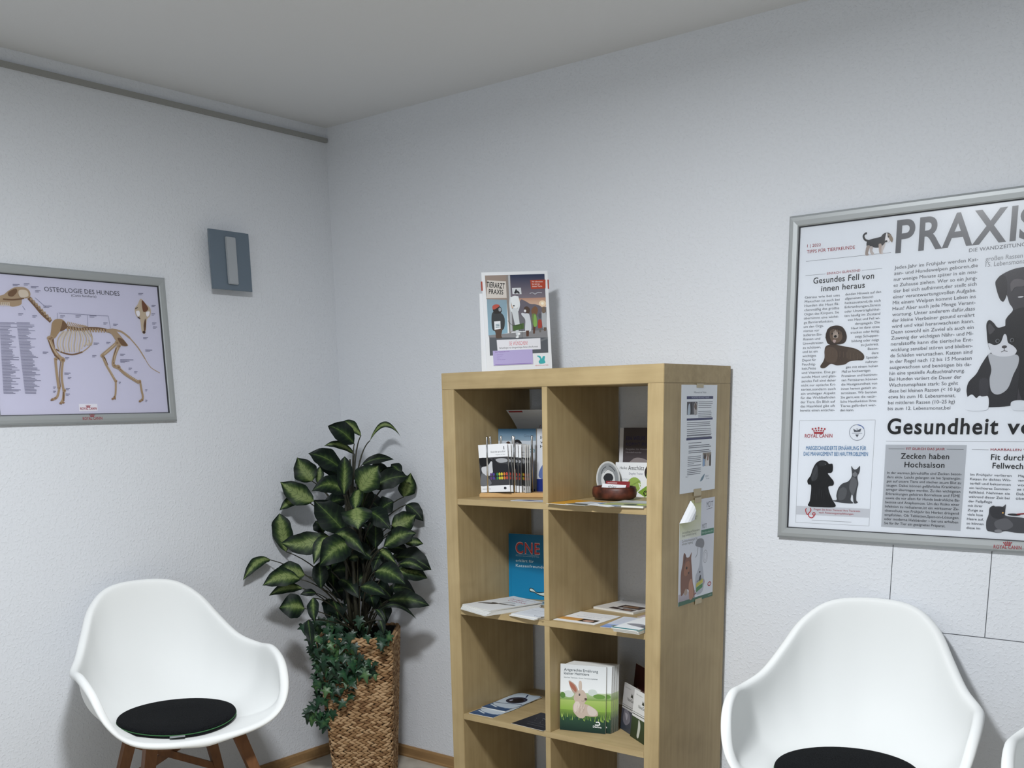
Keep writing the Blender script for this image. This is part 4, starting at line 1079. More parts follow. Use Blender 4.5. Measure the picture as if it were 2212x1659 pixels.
('p',3,'6f6a66',[0.1736,0.1257,0.181,0.1257,0.1797,0.1124,0.174,0.1124]),
('s',3,'b4b8bc',[0.1851,0.1731,0.1975,0.1731,0.1985,0.1268,0.186,0.1257]),
('s',3,'7a6a5c',[0.1869,0.1863,0.196,0.1885,0.1975,0.1731,0.1872,0.1709]),
('p',3,'6c5c50',[0.1883,0.1268,0.1974,0.1268,0.1957,0.1158,0.1896,0.1158]),
('p',3,'4f6a3c',[0.0906,0.1356,0.1259,0.1422,0.125,0.1246,0.0909,0.1202]),
('p',4,'e9e9ef',[0.036,0.0941,0.1763,0.0948,0.1759,0.0611,0.0369,0.0595]),
('k',5,'a8a8b0',0.0007,[0.036,0.0941,0.1763,0.0948]),
('k',5,'a8a8b0',0.0007,[0.1763,0.0948,0.1759,0.0611]),
('k',5,'a8a8b0',0.0007,[0.1759,0.0611,0.0369,0.0595]),
('k',5,'a8a8b0',0.0007,[0.0369,0.0595,0.036,0.0941]),
('t',5,'d8707a',[0.0755,0.0761,0.1349,0.0761,0.0115],0,'SIE WÜNSCHEN?'),
('t',5,'3a3a40',[0.0436,0.0668,0.1672,0.0672,0.0053],0,'Behandlungen von übergewichtigen Katzen ohne Kontrast'),
('s',3,'46b0b4',[0.1624,0.0408,0.1726,0.0403,0.1778,0.032,0.1815,0.0386,0.1883,0.0386,0.1866,0.0276,0.1884,0.0187,0.1713,0.0165,0.1672,0.0232,0.1721,0.032]),
('t',4,'d87a78',[0.1552,0.0099,0.1981,0.0099,0.0031],0,'MENSCH und TIER')],'purple': [('t',2,'7a4a9a',[0.0073,0.0391,0.0531,0.0406,0.0033],1,'Ihre Themenübersicht'),
('t',2,'8a7ab8',[0.0124,0.0324,0.0336,0.0323,0.0026],0,'Katzenfutter'),
('t',2,'8a7ab8',[0.0121,0.0271,0.0299,0.027,0.0026],0,'Tierarzt'),
('t',2,'8a7ab8',[0.0118,0.0218,0.0218,0.0217,0.0026],0,'Tiere'),
('t',2,'8a7ab8',[0.0115,0.0165,0.0384,0.0163,0.0027],0,'Tierarzt online'),
('k',2,'6a3a9a',0.0011,[0.0051,0.0028,0.1218,0.0024])],'rabbit': [('g',1,'d4d8da','eef1f2',[0.0,0.21,0.148,0.21,0.1477,0.1254,-0.0001,0.1192]),
('g',1,'b8c8a4','7fa04a',[-0.0001,0.1212,0.1482,0.1264,0.1482,0.103,-0.0001,0.0963]),
('g',1,'a8c06a','8cb04a',[-0.0001,0.0973,0.1482,0.103,0.1479,0.0685,-0.0004,0.0653]),
('g',1,'7c9c44','3c5c34',[-0.0004,0.0664,0.1479,0.0685,0.1479,0.0463,-0.0004,0.0428]),
('g',1,'2c4c38','17302c',[-0.0004,0.0438,0.1479,0.0473,0.148,0.0,0.0,-0.0]),
('e',2,'d2dad4',[0.0279,0.117,0.0172,0.0107,0]),
('e',2,'ccd6d0',[0.1053,0.1265,0.015,0.0107,0]),
('e',2,'5c8440',[0.0084,0.1114,0.0086,0.0097,0]),
('e',2,'6c9448',[0.1266,0.1157,0.0193,0.0075,0]),
('p',3,'3c6434',[0.0351,0.0371,0.0373,0.0372,0.0392,0.0527]),
('p',3,'2c5030',[0.0698,0.0376,0.0719,0.0377,0.0669,0.0526]),
('p',3,'5c8438',[0.1225,0.0429,0.1246,0.0431,0.1211,0.0579]),
('p',3,'2c5030',[0.1051,0.039,0.1072,0.0392,0.1059,0.0542]),
('p',3,'5c8438',[0.0937,0.0434,0.0959,0.0436,0.0975,0.0589]),
('p',3,'9cba54',[0.0769,0.0358,0.0791,0.036,0.0752,0.0509]),
('p',3,'9cba54',[0.1397,0.046,0.1418,0.0461,0.1432,0.0613]),
('p',3,'b4cc70',[0.0398,0.0366,0.0419,0.0367,0.0423,0.052]),
('p',3,'2c5030',[0.1345,0.0416,0.1366,0.0417,0.1351,0.0567]),
('p',3,'9cba54',[0.1366,0.0358,0.1387,0.036,0.1341,0.0507]),
('p',3,'b4cc70',[0.0728,0.0416,0.0749,0.0417,0.0758,0.057]),
('p',3,'b4cc70',[0.125,0.041,0.1271,0.0412,0.1266,0.0562]),
('p',3,'5c8438',[0.0785,0.0399,0.0806,0.0401,0.0825,0.0554]),
('p',3,'3c6434',[0.1,0.0342,0.1021,0.0344,0.1047,0.0497]),
('p',3,'3c6434',[0.0984,0.0434,0.1005,0.0436,0.1029,0.0589]),
('p',3,'5c8438',[0.1321,0.0394,0.1342,0.0396,0.1341,0.0547]),
('p',3,'9cba54',[0.1441,0.0434,0.1462,0.0435,0.1418,0.0583]),
('p',3,'9cba54',[0.1249,0.0341,0.127,0.0343,0.1247,0.0492]),
('p',3,'9cba54',[0.0099,0.0321,0.0121,0.0322,0.0091,0.0473]),
('p',3,'9cba54',[0.1126,0.0352,0.1147,0.0354,0.1143,0.0505]),
('p',3,'2c5030',[0.1115,0.0412,0.1136,0.0413,0.1112,0.0563]),
('p',3,'2c5030',[0.1287,0.0344,0.1308,0.0345,0.1277,0.0494]),
('p',3,'9cba54',[0.0052,0.0428,0.0074,0.043,0.0068,0.0583]),
('p',3,'b4cc70',[0.0045,0.0405,0.0067,0.0406,0.0037,0.0558]),
('p',3,'3c6434',[0.0389,0.0354,0.0411,0.0356,0.0383,0.0506]),
('p',3,'b4cc70',[0.1399,0.0357,0.142,0.0359,0.14,0.0508]),
('p',3,'2c5030',[0.1271,0.0415,0.1292,0.0417,0.1295,0.0568]),
('p',3,'2c5030',[0.0153,0.0313,0.0174,0.0315,0.0143,0.0465]),
('p',3,'3c6434',[0.0931,0.0366,0.0952,0.0367,0.0936,0.0518]),
('p',3,'3c6434',[0.0381,0.0401,0.0402,0.0403,0.0352,0.0551]),
('p',3,'9cba54',[0.0612,0.0373,0.0633,0.0375,0.0611,0.0526]),
('p',3,'3c6434',[0.0865,0.0434,0.0886,0.0436,0.0872,0.0587]),
('p',3,'3c6434',[0.0996,0.0411,0.1017,0.0413,0.1024,0.0565]),
('p',3,'9cba54',[0.0031,0.0421,0.0053,0.0423,0.0076,0.0578]),
('p',3,'2c5030',[0.0371,0.0382,0.0392,0.0384,0.0387,0.0536]),
('p',3,'3c6434',[0.0262,0.0412,0.0283,0.0414,0.0297,0.0568]),
('p',3,'9cba54',[0.039,0.0342,0.0412,0.0344,0.042,0.0497]),
('p',3,'5c8438',[0.004,0.0359,0.0061,0.0361,0.0033,0.0512]),
('p',3,'5c8438',[0.0329,0.0338,0.0351,0.034,0.0324,0.0491]),
('p',3,'9cba54',[0.0994,0.0375,0.1016,0.0377,0.0974,0.0525]),
('p',3,'5c8438',[0.0475,0.04,0.0496,0.0401,0.0479,0.0553]),
('p',3,'3c6434',[0.1251,0.044,0.1272,0.0442,0.1279,0.0594]),
('p',3,'3c6434',[0.0322,0.0367,0.0344,0.0369,0.0309,0.0519]),
('p',3,'5c8438',[0.0179,0.0368,0.02,0.0369,0.0173,0.052]),
('p',3,'3c6434',[0.1223,0.0391,0.1244,0.0392,0.1221,0.0542]),
('p',3,'2c5030',[0.1211,0.045,0.1232,0.0451,0.1209,0.0601]),
('p',3,'3c6434',[0.0191,0.0397,0.0213,0.0399,0.0197,0.0551]),
('p',3,'2c5030',[0.093,0.0417,0.0952,0.0419,0.0933,0.0569]),
('p',3,'9cba54',[0.1344,0.0445,0.1365,0.0446,0.1352,0.0596]),
('p',3,'2c5030',[0.1218,0.0385,0.1239,0.0387,0.1222,0.0536]),
('p',3,'5c8438',[0.1387,0.0353,0.1408,0.0354,0.1362,0.0501]),
('p',3,'2c5030',[0.0672,0.0354,0.0694,0.0356,0.0717,0.051]),
('p',3,'9cba54',[0.08,0.0341,0.0821,0.0343,0.0836,0.0496]),
('p',3,'5c8438',[0.1417,0.0451,0.1437,0.0453,0.1392,0.06]),
('p',3,'5c8438',[0.132,0.0379,0.1341,0.0381,0.136,0.0533]),
('p',3,'9cba54',[0.1314,0.0393,0.1335,0.0395,0.1323,0.0545]),
('p',3,'5c8438',[0.0179,0.0371,0.02,0.0373,0.0199,0.0526]),
('p',3,'2c5030',[0.0772,0.0398,0.0793,0.04,0.0751,0.0548]),
('p',3,'2c5030',[0.0186,0.0314,0.0208,0.0316,0.0193,0.0467]),
('p',3,'5c8438',[0.1145,0.0416,0.1166,0.0417,0.1126,0.0565]),
('p',3,'5c8438',[0.1297,0.0448,0.1318,0.0449,0.1329,0.0601]),
('p',3,'9cba54',[0.1346,0.0366,0.1367,0.0368,0.1355,0.0518]),
('p',3,'3c6434',[0.0839,0.0401,0.086,0.0403,0.0829,0.0553]),
('p',3,'9cba54',[0.0907,0.0389,0.0928,0.039,0.0915,0.0541]),
('p',3,'9cba54',[0.1136,0.0458,0.1157,0.0459,0.1167,0.0612]),
('p',3,'b4cc70',[0.0067,0.0423,0.0089,0.0425,0.0112,0.058]),
('p',3,'2c5030',[0.1249,0.045,0.127,0.0452,0.1258,0.0602]),
('p',3,'b4cc70',[0.0231,0.0425,0.0253,0.0427,0.0251,0.058]),
('p',3,'5c8438',[0.0861,0.0407,0.0883,0.0408,0.0908,0.0562]),
('p',3,'9cba54',[0.0631,0.0429,0.0652,0.0431,0.0656,0.0583]),
('s',4,'c4b2a4',[0.0485,0.1184,0.058,0.1294,0.0731,0.1325,0.0839,0.1209,0.0879,0.1068,0.0842,0.0983,0.08,0.0898,0.0928,0.0867,0.1141,0.076,0.1226,0.0665,0.1216,0.0543,0.1016,0.0507,0.0846,0.0514,0.0783,0.0449,0.0655,0.0428,0.0547,0.0491,0.0438,0.0625,0.0425,0.0809,0.0488,0.0937,0.0443,0.1036]),
('s',5,'d8cabf',[0.0488,0.0916,0.0606,0.0945,0.065,0.0826,0.0588,0.0698,0.0503,0.061,0.0448,0.0708]),
('s',5,'d2c6bd',[0.0928,0.0846,0.112,0.0759,0.1205,0.0644,0.1121,0.0546,0.0952,0.0563,0.0887,0.0721]),
('s',4,'b49c8c',[0.0272,0.1575,0.0349,0.157,0.0492,0.1475,0.0576,0.1335,0.0559,0.1251,0.0495,0.1195,0.0408,0.1241,0.033,0.1381]),
('s',5,'a86a58',[0.0295,0.1545,0.0371,0.1529,0.0481,0.1433,0.0537,0.1312,0.0505,0.1247,0.0429,0.1304,0.034,0.1402]),
('s',4,'c9b9ac',[0.0609,0.1576,0.0652,0.161,0.0696,0.1572,0.0709,0.1406,0.0688,0.1312,0.0623,0.1318,0.0596,0.144]),
('e',6,'1a1414',[0.0629,0.1173,0.0028,0.0036,0]),
('e',7,'f0f0f0',[0.062,0.1185,0.0009,0.0009,0]),
('s',6,'5a4a42',[0.0798,0.1072,0.0862,0.1077,0.088,0.1037,0.0841,0.1003,0.0803,0.1021]),
('k',6,'7a6a60',0.0011,[0.0809,0.1018,0.0756,0.0977,0.0692,0.0982]),
('k',5,'e0d4ca',0.0009,[0.0543,0.0859,0.054,0.0715]),
('k',5,'a8948a',0.0009,[0.0565,0.0819,0.056,0.0655]),
('k',5,'e0d4ca',0.0009,[0.0587,0.078,0.058,0.0595]),
('k',5,'a8948a',0.0009,[0.0609,0.0741,0.0598,0.0719]),
('k',5,'e0d4ca',0.0009,[0.0629,0.0865,0.0618,0.066]),
('k',5,'a8948a',0.0009,[0.065,0.0826,0.0638,0.06]),
('k',5,'e0d4ca',0.0009,[0.0672,0.0786,0.0656,0.0724]),
('k',5,'a8948a',0.0009,[0.0694,0.0747,0.0676,0.0664]),
('k',5,'e0d4ca',0.0009,[0.0714,0.0871,0.0696,0.0604]),
('k',5,'a8948a',0.0009,[0.0736,0.0832,0.0714,0.0728]),
('k',5,'e0d4ca',0.0009,[0.0758,0.0793,0.0734,0.0668]),
('k',5,'a8948a',0.0009,[0.078,0.0753,0.0753,0.0609]),
('k',5,'e0d4ca',0.0009,[0.08,0.0878,0.0771,0.0732]),
('k',5,'a8948a',0.0009,[0.0822,0.0838,0.0791,0.0673]),
('t',8,'34424a',[0.0121,0.1891,0.1214,0.19,0.0084],0,'Artgerechte Ernährung'),
('t',8,'34424a',[0.0123,0.1775,0.0931,0.1789,0.0084],0,'kleiner Heimtiere'),
('t',8,'6a747a',[0.0124,0.167,0.1211,0.1682,0.0034],0,'Das Ihre Tierärztin / Ihrem Tierarzt empfehlen'),
('k',8,'ffffff',0.0032,[0.1175,0.0343,0.1249,0.0355,0.1291,0.0318,0.1281,0.0267,0.1144,0.0256]),
('t',8,'ffffff',[0.1081,0.017,0.1354,0.0169,0.0064],2,'Dechra')]}
LEAVES=[(322,-235,1264,286,-324,1331,35,2,0,0.12),
(292,-172,1291,239,-227,1340,22,1,20,0.12),
(320,-155,1272,407,-81,1284,10,1,0,0.55),
(252,-172,1223,190,-265,1256,14,1,0,0.2),
(302,-280,1169,259,-400,1235,34,2,0,0.12),
(263,-240,1141,212,-319,1191,26,2,0,0.12),
(361,-334,1089,361,-321,1223,26,0,15,0.12),
(79,-236,1122,38,-268,1213,41,1,0,-0.1),
(139,-287,1053,64,-378,1129,38,1,0,-0.08),
(56,-273,1060,36,-367,1020,19,1,0,0.12),
(85,-210,1103,81,-192,1177,16,1,0,0.12),
(354,-314,1088,332,-457,1109,30,0,0,0.25),
(404,-297,1100,474,-266,1191,47,1,0,0.05),
(315,-198,1186,383,-98,1202,16,2,0,0.12),
(363,-197,1102,447,-91,1140,31,2,0,0.12),
(384,-62,1143,334,-66,1180,20,2,0,0.12),
(373,-44,1059,411,-39,1149,32,1,10,-0.05),
(318,-207,1011,337,-212,1124,37,2,0,0.12),
(460,-372,1049,505,-408,980,50,1,0,0.1),
(401,-297,1106,445,-362,1035,24,1,25,0.05),
(338,-315,949,279,-406,1073,50,2,0,0.02),
(433,-294,1028,551,-295,970,32,2,0,0.12),
(397,-193,1022,446,-170,1054,30,2,0,0.12),
(422,-163,966,474,-85,1001,35,1,0,-0.1),
(398,-58,1032,463,-36,971,26,2,0,0.12),
(43,-355,864,37,-369,1010,35,1,-10,0.12),
(261,-329,933,157,-471,918,39,1,0,-0.12),
(352,-412,943,354,-488,856,22,1,10,0.2),
(415,-367,921,415,-517,859,46,0,0,0.12),
(330,-379,934,481,-353,876,28,0,0,0.3),
(496,-280,904,595,-212,952,29,0,0,0.15),
(427,-102,893,481,-59,889,16,1,0,0.12),
(420,-189,884,485,-141,870,21,2,0,0.12),
(512,-344,825,658,-341,791,34,0,0,0.15),
(463,-190,853,571,-116,806,38,2,0,0.15),
(504,-215,833,587,-168,810,18,0,0,0.2),
(466,-203,803,564,-131,776,34,0,-10,0.1),
(455,-264,891,541,-263,840,15,1,20,0.12),
(40,-430,842,36,-557,780,21,1,10,0.2),
(228,-452,788,175,-577,777,31,1,0,0.18),
(195,-398,793,123,-477,811,35,1,0,0.05),
(180,-398,741,117,-508,724,18,1,0,0.15),
(294,-409,753,277,-395,847,26,2,0,0.12),
(449,-359,767,566,-350,745,22,0,0,0.1),
(488,-266,707,610,-174,685,29,0,0,0.1),
(272,-472,687,231,-555,699,41,0,0,0.1),
(352,-498,738,399,-537,657,20,0,20,0.1),
(349,-523,662,386,-546,576,17,2,20,0.15),
(476,-314,667,579,-213,638,10,2,0,0.35),
(501,-340,687,552,-340,638,10,2,0,0.2),
(532,-352,653,550,-352,603,13,2,0,0.2),
(223,-370,723,191,-422,723,13,2,0,0.1),
(340,-202,880,350,-232,931,31,2,0,0.1),
(430,-258,892,419,-241,978,26,2,10,0.1),
(385,-303,862,388,-354,860,16,0,0,0.1),
(420,-219,871,433,-281,807,19,2,0,0.1),
(300,-234,817,426,-231,846,32,2,0.833604732926382,0.15),
(319,-196,740,404,-173,691,27,2,-32.068376454110776,0.15),
(485,-238,708,379,-217,745,28,2,-30.83142263818015,0.15),
(206,-230,910,333,-214,889,31,2,9.8204195543424,0.15),
(266,-188,776,220,-270,750,39,2,14.546673504856464,0.15),
(283,-257,922,225,-237,842,35,2,-7.944052780584585,0.15),
(424,-185,730,440,-74,701,37,2,-7.18029283445032,0.15),
(259,-325,804,190,-238,840,27,2,18.06283618956312,0.15),
(272,-313,922,291,-245,866,35,2,-3.680258574928491,0.15),
(276,-303,770,379,-303,708,27,2,-16.114351596658118,0.15),
(434,-189,746,364,-183,640,29,2,9.928495961332231,0.15),
(279,-342,695,320,-356,623,35,2,-29.86210126281031,0.15),
(246,-307,815,201,-268,712,31,2,-1.1392826716218494,0.15),
(310,-208,717,423,-271,666,37,2,-21.713953382571795,0.15),
(370,-210,700,443,-231,611,37,2,-27.731222304453638,0.15),
(206,-298,690,258,-340,605,29,2,-14.459525746068401,0.15),
(220,-259,763,324,-246,728,33,2,-15.384642520040146,0.15),
(438,-200,933,510,-146,911,31,2,-9.185024073941612,0.15),
(299,-183,946,248,-248,868,38,2,5.910818772612522,0.15),
(173,-212,972,397,-258,965,34,2,9.532916510390905,0.15),
(318,-244,766,270,-278,668,27,2,28.013711687456528,0.15),
(351,-187,770,344,-131,835,31,2,25.977088138540758,0.15),
(327,-275,752,358,-208,791,33,2,7.620683052073687,0.15),
(254,-319,799,312,-212,780,35,2,5.666701510868258,0.15),
(307,-251,732,413,-220,681,26,2,-18.88448493914527,0.15),
(413,-256,848,313,-282,888,29,2,12.46958853917618,0.15),
(199,-218,931,344,-226,971,31,2,11.612934377356993,0.15),
(270,-289,862,276,-234,925,37,2,-12.845920885410326,0.15),
(192,-242,830,324,-274,903,35,2,-23.16097626166004,0.15),
(300,-228,906,359,-259,830,33,2,23.738288871445825,0.15),
(268,-54,1131,411,-42,1107,25,2,-15.27757188720324,0.15),
(323,-259,803,287,-120,764,30,2,-21.00727928921326,0.15),
(235,-138,862,143,-189,825,33,2,14.759419678479624,0.15),
(253,-136,1075,161,-162,1054,25,2,-25.67209528299772,0.15),
(271,-208,839,141,-227,830,34,2,32.498958840324164,0.15),
(289,-94,1128,370,-37,1148,26,2,32.797228697971434,0.15),
(200,-235,746,274,-252,826,30,2,17.754852095936748,0.15),
(280,-109,766,210,-133,815,28,2,38.18868178716754,0.15),
(190,-288,1026,213,-181,1051,29,2,4.024154199014333,0.15),
(300,-266,814,150,-232,782,34,2,-26.16829542331579,0.15),
(131,-144,1100,205,-137,1035,34,2,35.65979175563976,0.15),
(343,-93,931,428,-75,942,27,2,18.307456112820603,0.15),
(182,-203,758,109,-246,771,30,2,-23.340834197726245,0.15),
(255,-284,772,287,-185,765,31,2,0.25392830666052646,0.15),
(263,-217,704,201,-283,704,34,2,15.278940896255506,0.15),
(163,-89,1134,176,-221,1148,37,2,-2.1470800083657693,0.15),
(357,-200,786,361,-96,803,28,2,34.02165428413316,0.15),
(311,-133,1110,259,-61,1147,27,2,-14.233420059917705,0.15),
(208,-207,1124,202,-210,1170,31,2,2.4281507007667713,0.15),
(359,-152,966,310,-198,910,31,2,10.50519975066468,0.15),
(195,-216,757,113,-255,799,28,2,32.21420239277779,0.15),
(119,-144,1012,109,-202,928,28,2,-29.28542203368492,0.15),
(208,-110,1042,370,-142,995,30,2,-7.777695877556383,0.15),
(314,-60,830,409,-40,817,33,2,-30.767180499606344,0.15),
(201,-300,939,179,-319,984,25,2,4.1337201674958735,0.15),
(288,-211,930,148,-180,932,27,2,39.22411041444208,0.15),
(272,-132,1142,324,-57,1149,34,2,1.2229701009811151,0.15),
(193,-135,958,228,-245,992,33,2,-3.683921480436261,0.15),
(180,-101,1072,240,-94,1001,25,2,16.373723671214144,0.15),
(212,-255,759,96,-234,785,32,2,24.385712005135275,0.15),
(211,-154,804,220,-131,872,30,2,15.58390222183948,0.15),
(457,-139,810,424,-91,858,33,2,-2.492768704376701,0.15),
(299,-119,859,289,-189,899,36,2,12.78089845545965,0.15),
(243,-158,894,165,-207,898,37,2,20.939176318272644,0.15)]
IVY=[(352,-446,493,22),(314,-492,581,20),(346,-382,605,21),(308,-427,271,22),(410,-377,443,22),(354,-220,600,17),(327,-467,465,23),(387,-317,615,17),(431,-408,416,20),(383,-424,540,21),(319,-417,351,20),(327,-396,640,15),(264,-364,615,22),(314,-467,346,23),(352,-456,445,15),(312,-477,402,21),(414,-412,576,22),(299,-457,471,20),(456,-367,470,22),(321,-423,409,17),(390,-423,338,19),(323,-420,602,19),(469,-395,517,18),(361,-477,563,21),(338,-511,557,19),(365,-394,392,23),(286,-459,429,20),(177,-365,587,22),(368,-435,351,17),(403,-416,553,23),(363,-432,431,18),(412,-427,511,22),(291,-476,294,17),(346,-257,590,19),(351,-491,520,17),(359,-429,525,22),(379,-423,508,18),(305,-436,417,15),(340,-463,345,20),(404,-397,435,21),(304,-327,570,16),(348,-386,577,19),(369,-483,494,21),(308,-487,534,17),(399,-408,417,19),(368,-514,596,17),(384,-481,592,15),(383,-456,592,21),(441,-427,559,15),(383,-424,441,22),(422,-417,509,22),(345,-283,562,15),(316,-454,523,17),(317,-430,289,18),(389,-376,386,16),(348,-317,572,20),(372,-258,586,15),(416,-411,468,16),(482,-337,483,15),(312,-379,609,19),(389,-460,475,15),(379,-414,466,19),(319,-234,612,16),(337,-392,351,23),(294,-298,621,23),(314,-441,398,18),(392,-466,513,20),(425,-389,534,20),(374,-432,497,20),(291,-428,343,20),(329,-408,304,23),(247,-417,582,18),(505,-388,592,16),(337,-385,296,21),(324,-477,494,21),(279,-477,272,23),(407,-427,452,23),(389,-318,631,23),(432,-393,514,15),(397,-386,357,18),(504,-333,575,15),(289,-459,277,17),(419,-389,425,19),(461,-412,557,20),(274,-449,306,15),(358,-438,381,22),(280,-284,561,22),(360,-404,416,19),(348,-481,451,15),(441,-383,465,15),(463,-338,452,22),(442,-414,487,21),(353,-433,412,18),(293,-324,608,21),(339,-440,529,17),(270,-455,320,22),(251,-471,275,21),(514,-316,574,21),(306,-457,290,16),(286,-450,362,18),(350,-512,578,22),(355,-466,390,20),(402,-473,567,16),(343,-433,429,15),(365,-382,336,23),(443,-419,590,21),(381,-436,390,18),(468,-330,438,16),(465,-371,445,22),(536,-313,584,21),(384,-401,472,21),(315,-424,317,15),(434,-369,438,19),(409,-446,576,16),(365,-441,485,22),(356,-458,472,23),(352,-478,580,21),(324,-472,415,23),(352,-263,564,21),(491,-379,498,16),(537,-351,567,19),(383,-418,522,22),(320,-485,521,19),(404,-401,523,16),(451,-381,490,20),(434,-398,498,21),(433,-269,570,21),(355,-453,557,21),(250,-405,621,18),(259,-389,625,22),(218,-360,577,21),(284,-264,614,20),(309,-447,254,22),(446,-358,481,23),(470,-284,590,15),(292,-302,599,20),(366,-477,514,23),(280,-500,304,19),(374,-450,454,20),(244,-397,599,17),(354,-505,546,22),(390,-438,485,19),(293,-489,318,21),(292,-456,257,16),(335,-424,290,22),(372,-426,452,23),(287,-340,625,19),(337,-411,321,15),(471,-258,580,17),(350,-450,404,18),(259,-470,303,19),(269,-433,262,23),(299,-432,238,23),(523,-334,575,21),(528,-312,577,19),(526,-347,556,18),(462,-336,461,15),(427,-354,450,16),(306,-448,285,15),(231,-450,609,22)]


FONT_JOBS = {}
def collect_text(ops):
    for o in ops:
        if o[0] == 't':
            FONT_JOBS[(o[5], o[4])] = None

def make_text_meshes():
    FONT_JOBS[('H', 0)] = None
    tmp = []
    for (txt, bold) in FONT_JOBS:
        c = bpy.data.curves.new('txt', 'FONT')
        c.body = txt.replace(', ', ',  ')
        c.size = 1.0
        c.resolution_u = 7 if len(txt) < 14 else (4 if len(txt) < 20 else 2)
        c.space_character = (1.0, 1.06, 1.12)[bold]
        c.offset = 0.0 if 'M' in txt else (0.0, 0.008, 0.020)[bold]
        c.fill_mode = 'FRONT'
        o = bpy.data.objects.new('txt', c)
        COL.objects.link(o)
        tmp.append((txt, bold, o))
    bpy.context.view_layer.update()
    dg = bpy.context.evaluated_depsgraph_get()
    for txt, bold, o in tmp:
        me = bpy.data.meshes.new_from_object(o.evaluated_get(dg))
        FONT_JOBS[(txt, bold)] = ([v.co.xy.copy() for v in me.vertices], [tuple(p.vertices) for p in me.polygons])
        bpy.data.meshes.remove(me)
    for txt, bold, o in tmp:
        c = o.data
        bpy.data.objects.remove(o)
        bpy.data.curves.remove(c)

def smooth_closed(p, n=5):
    out = []
    m_ = len(p)
    for i in range(m_):
        a, b, c, d = p[i - 1], p[i], p[(i + 1) % m_], p[(i + 2) % m_]
        for k in range(n):
            t = k / n
            out.append(tuple(0.5 * (2 * b[j] + (c[j] - a[j]) * t + (2 * a[j] - 5 * b[j] + 4 * c[j] - d[j]) * t * t + (3 * b[j] - a[j] - 3 * c[j] + d[j]) * t ** 3) for j in (0, 1)))
    return out

def smooth_open(p, n=5):
    if len(p) < 3:
        return p
    q = [p[0]] + list(p) + [p[-1]]
    out = []
    for i in range(1, len(q) - 2):
        a, b, c, d = q[i - 1], q[i], q[i + 1], q[i + 2]
        for k in range(n):
            t = k / n
            out.append(tuple(0.5 * (2 * b[j] + (c[j] - a[j]) * t + (2 * a[j] - 5 * b[j] + 4 * c[j] - d[j]) * t * t + (3 * b[j] - a[j] - 3 * c[j] + d[j]) * t ** 3) for j in (0, 1)))
    out.append(p[-1])
    return out

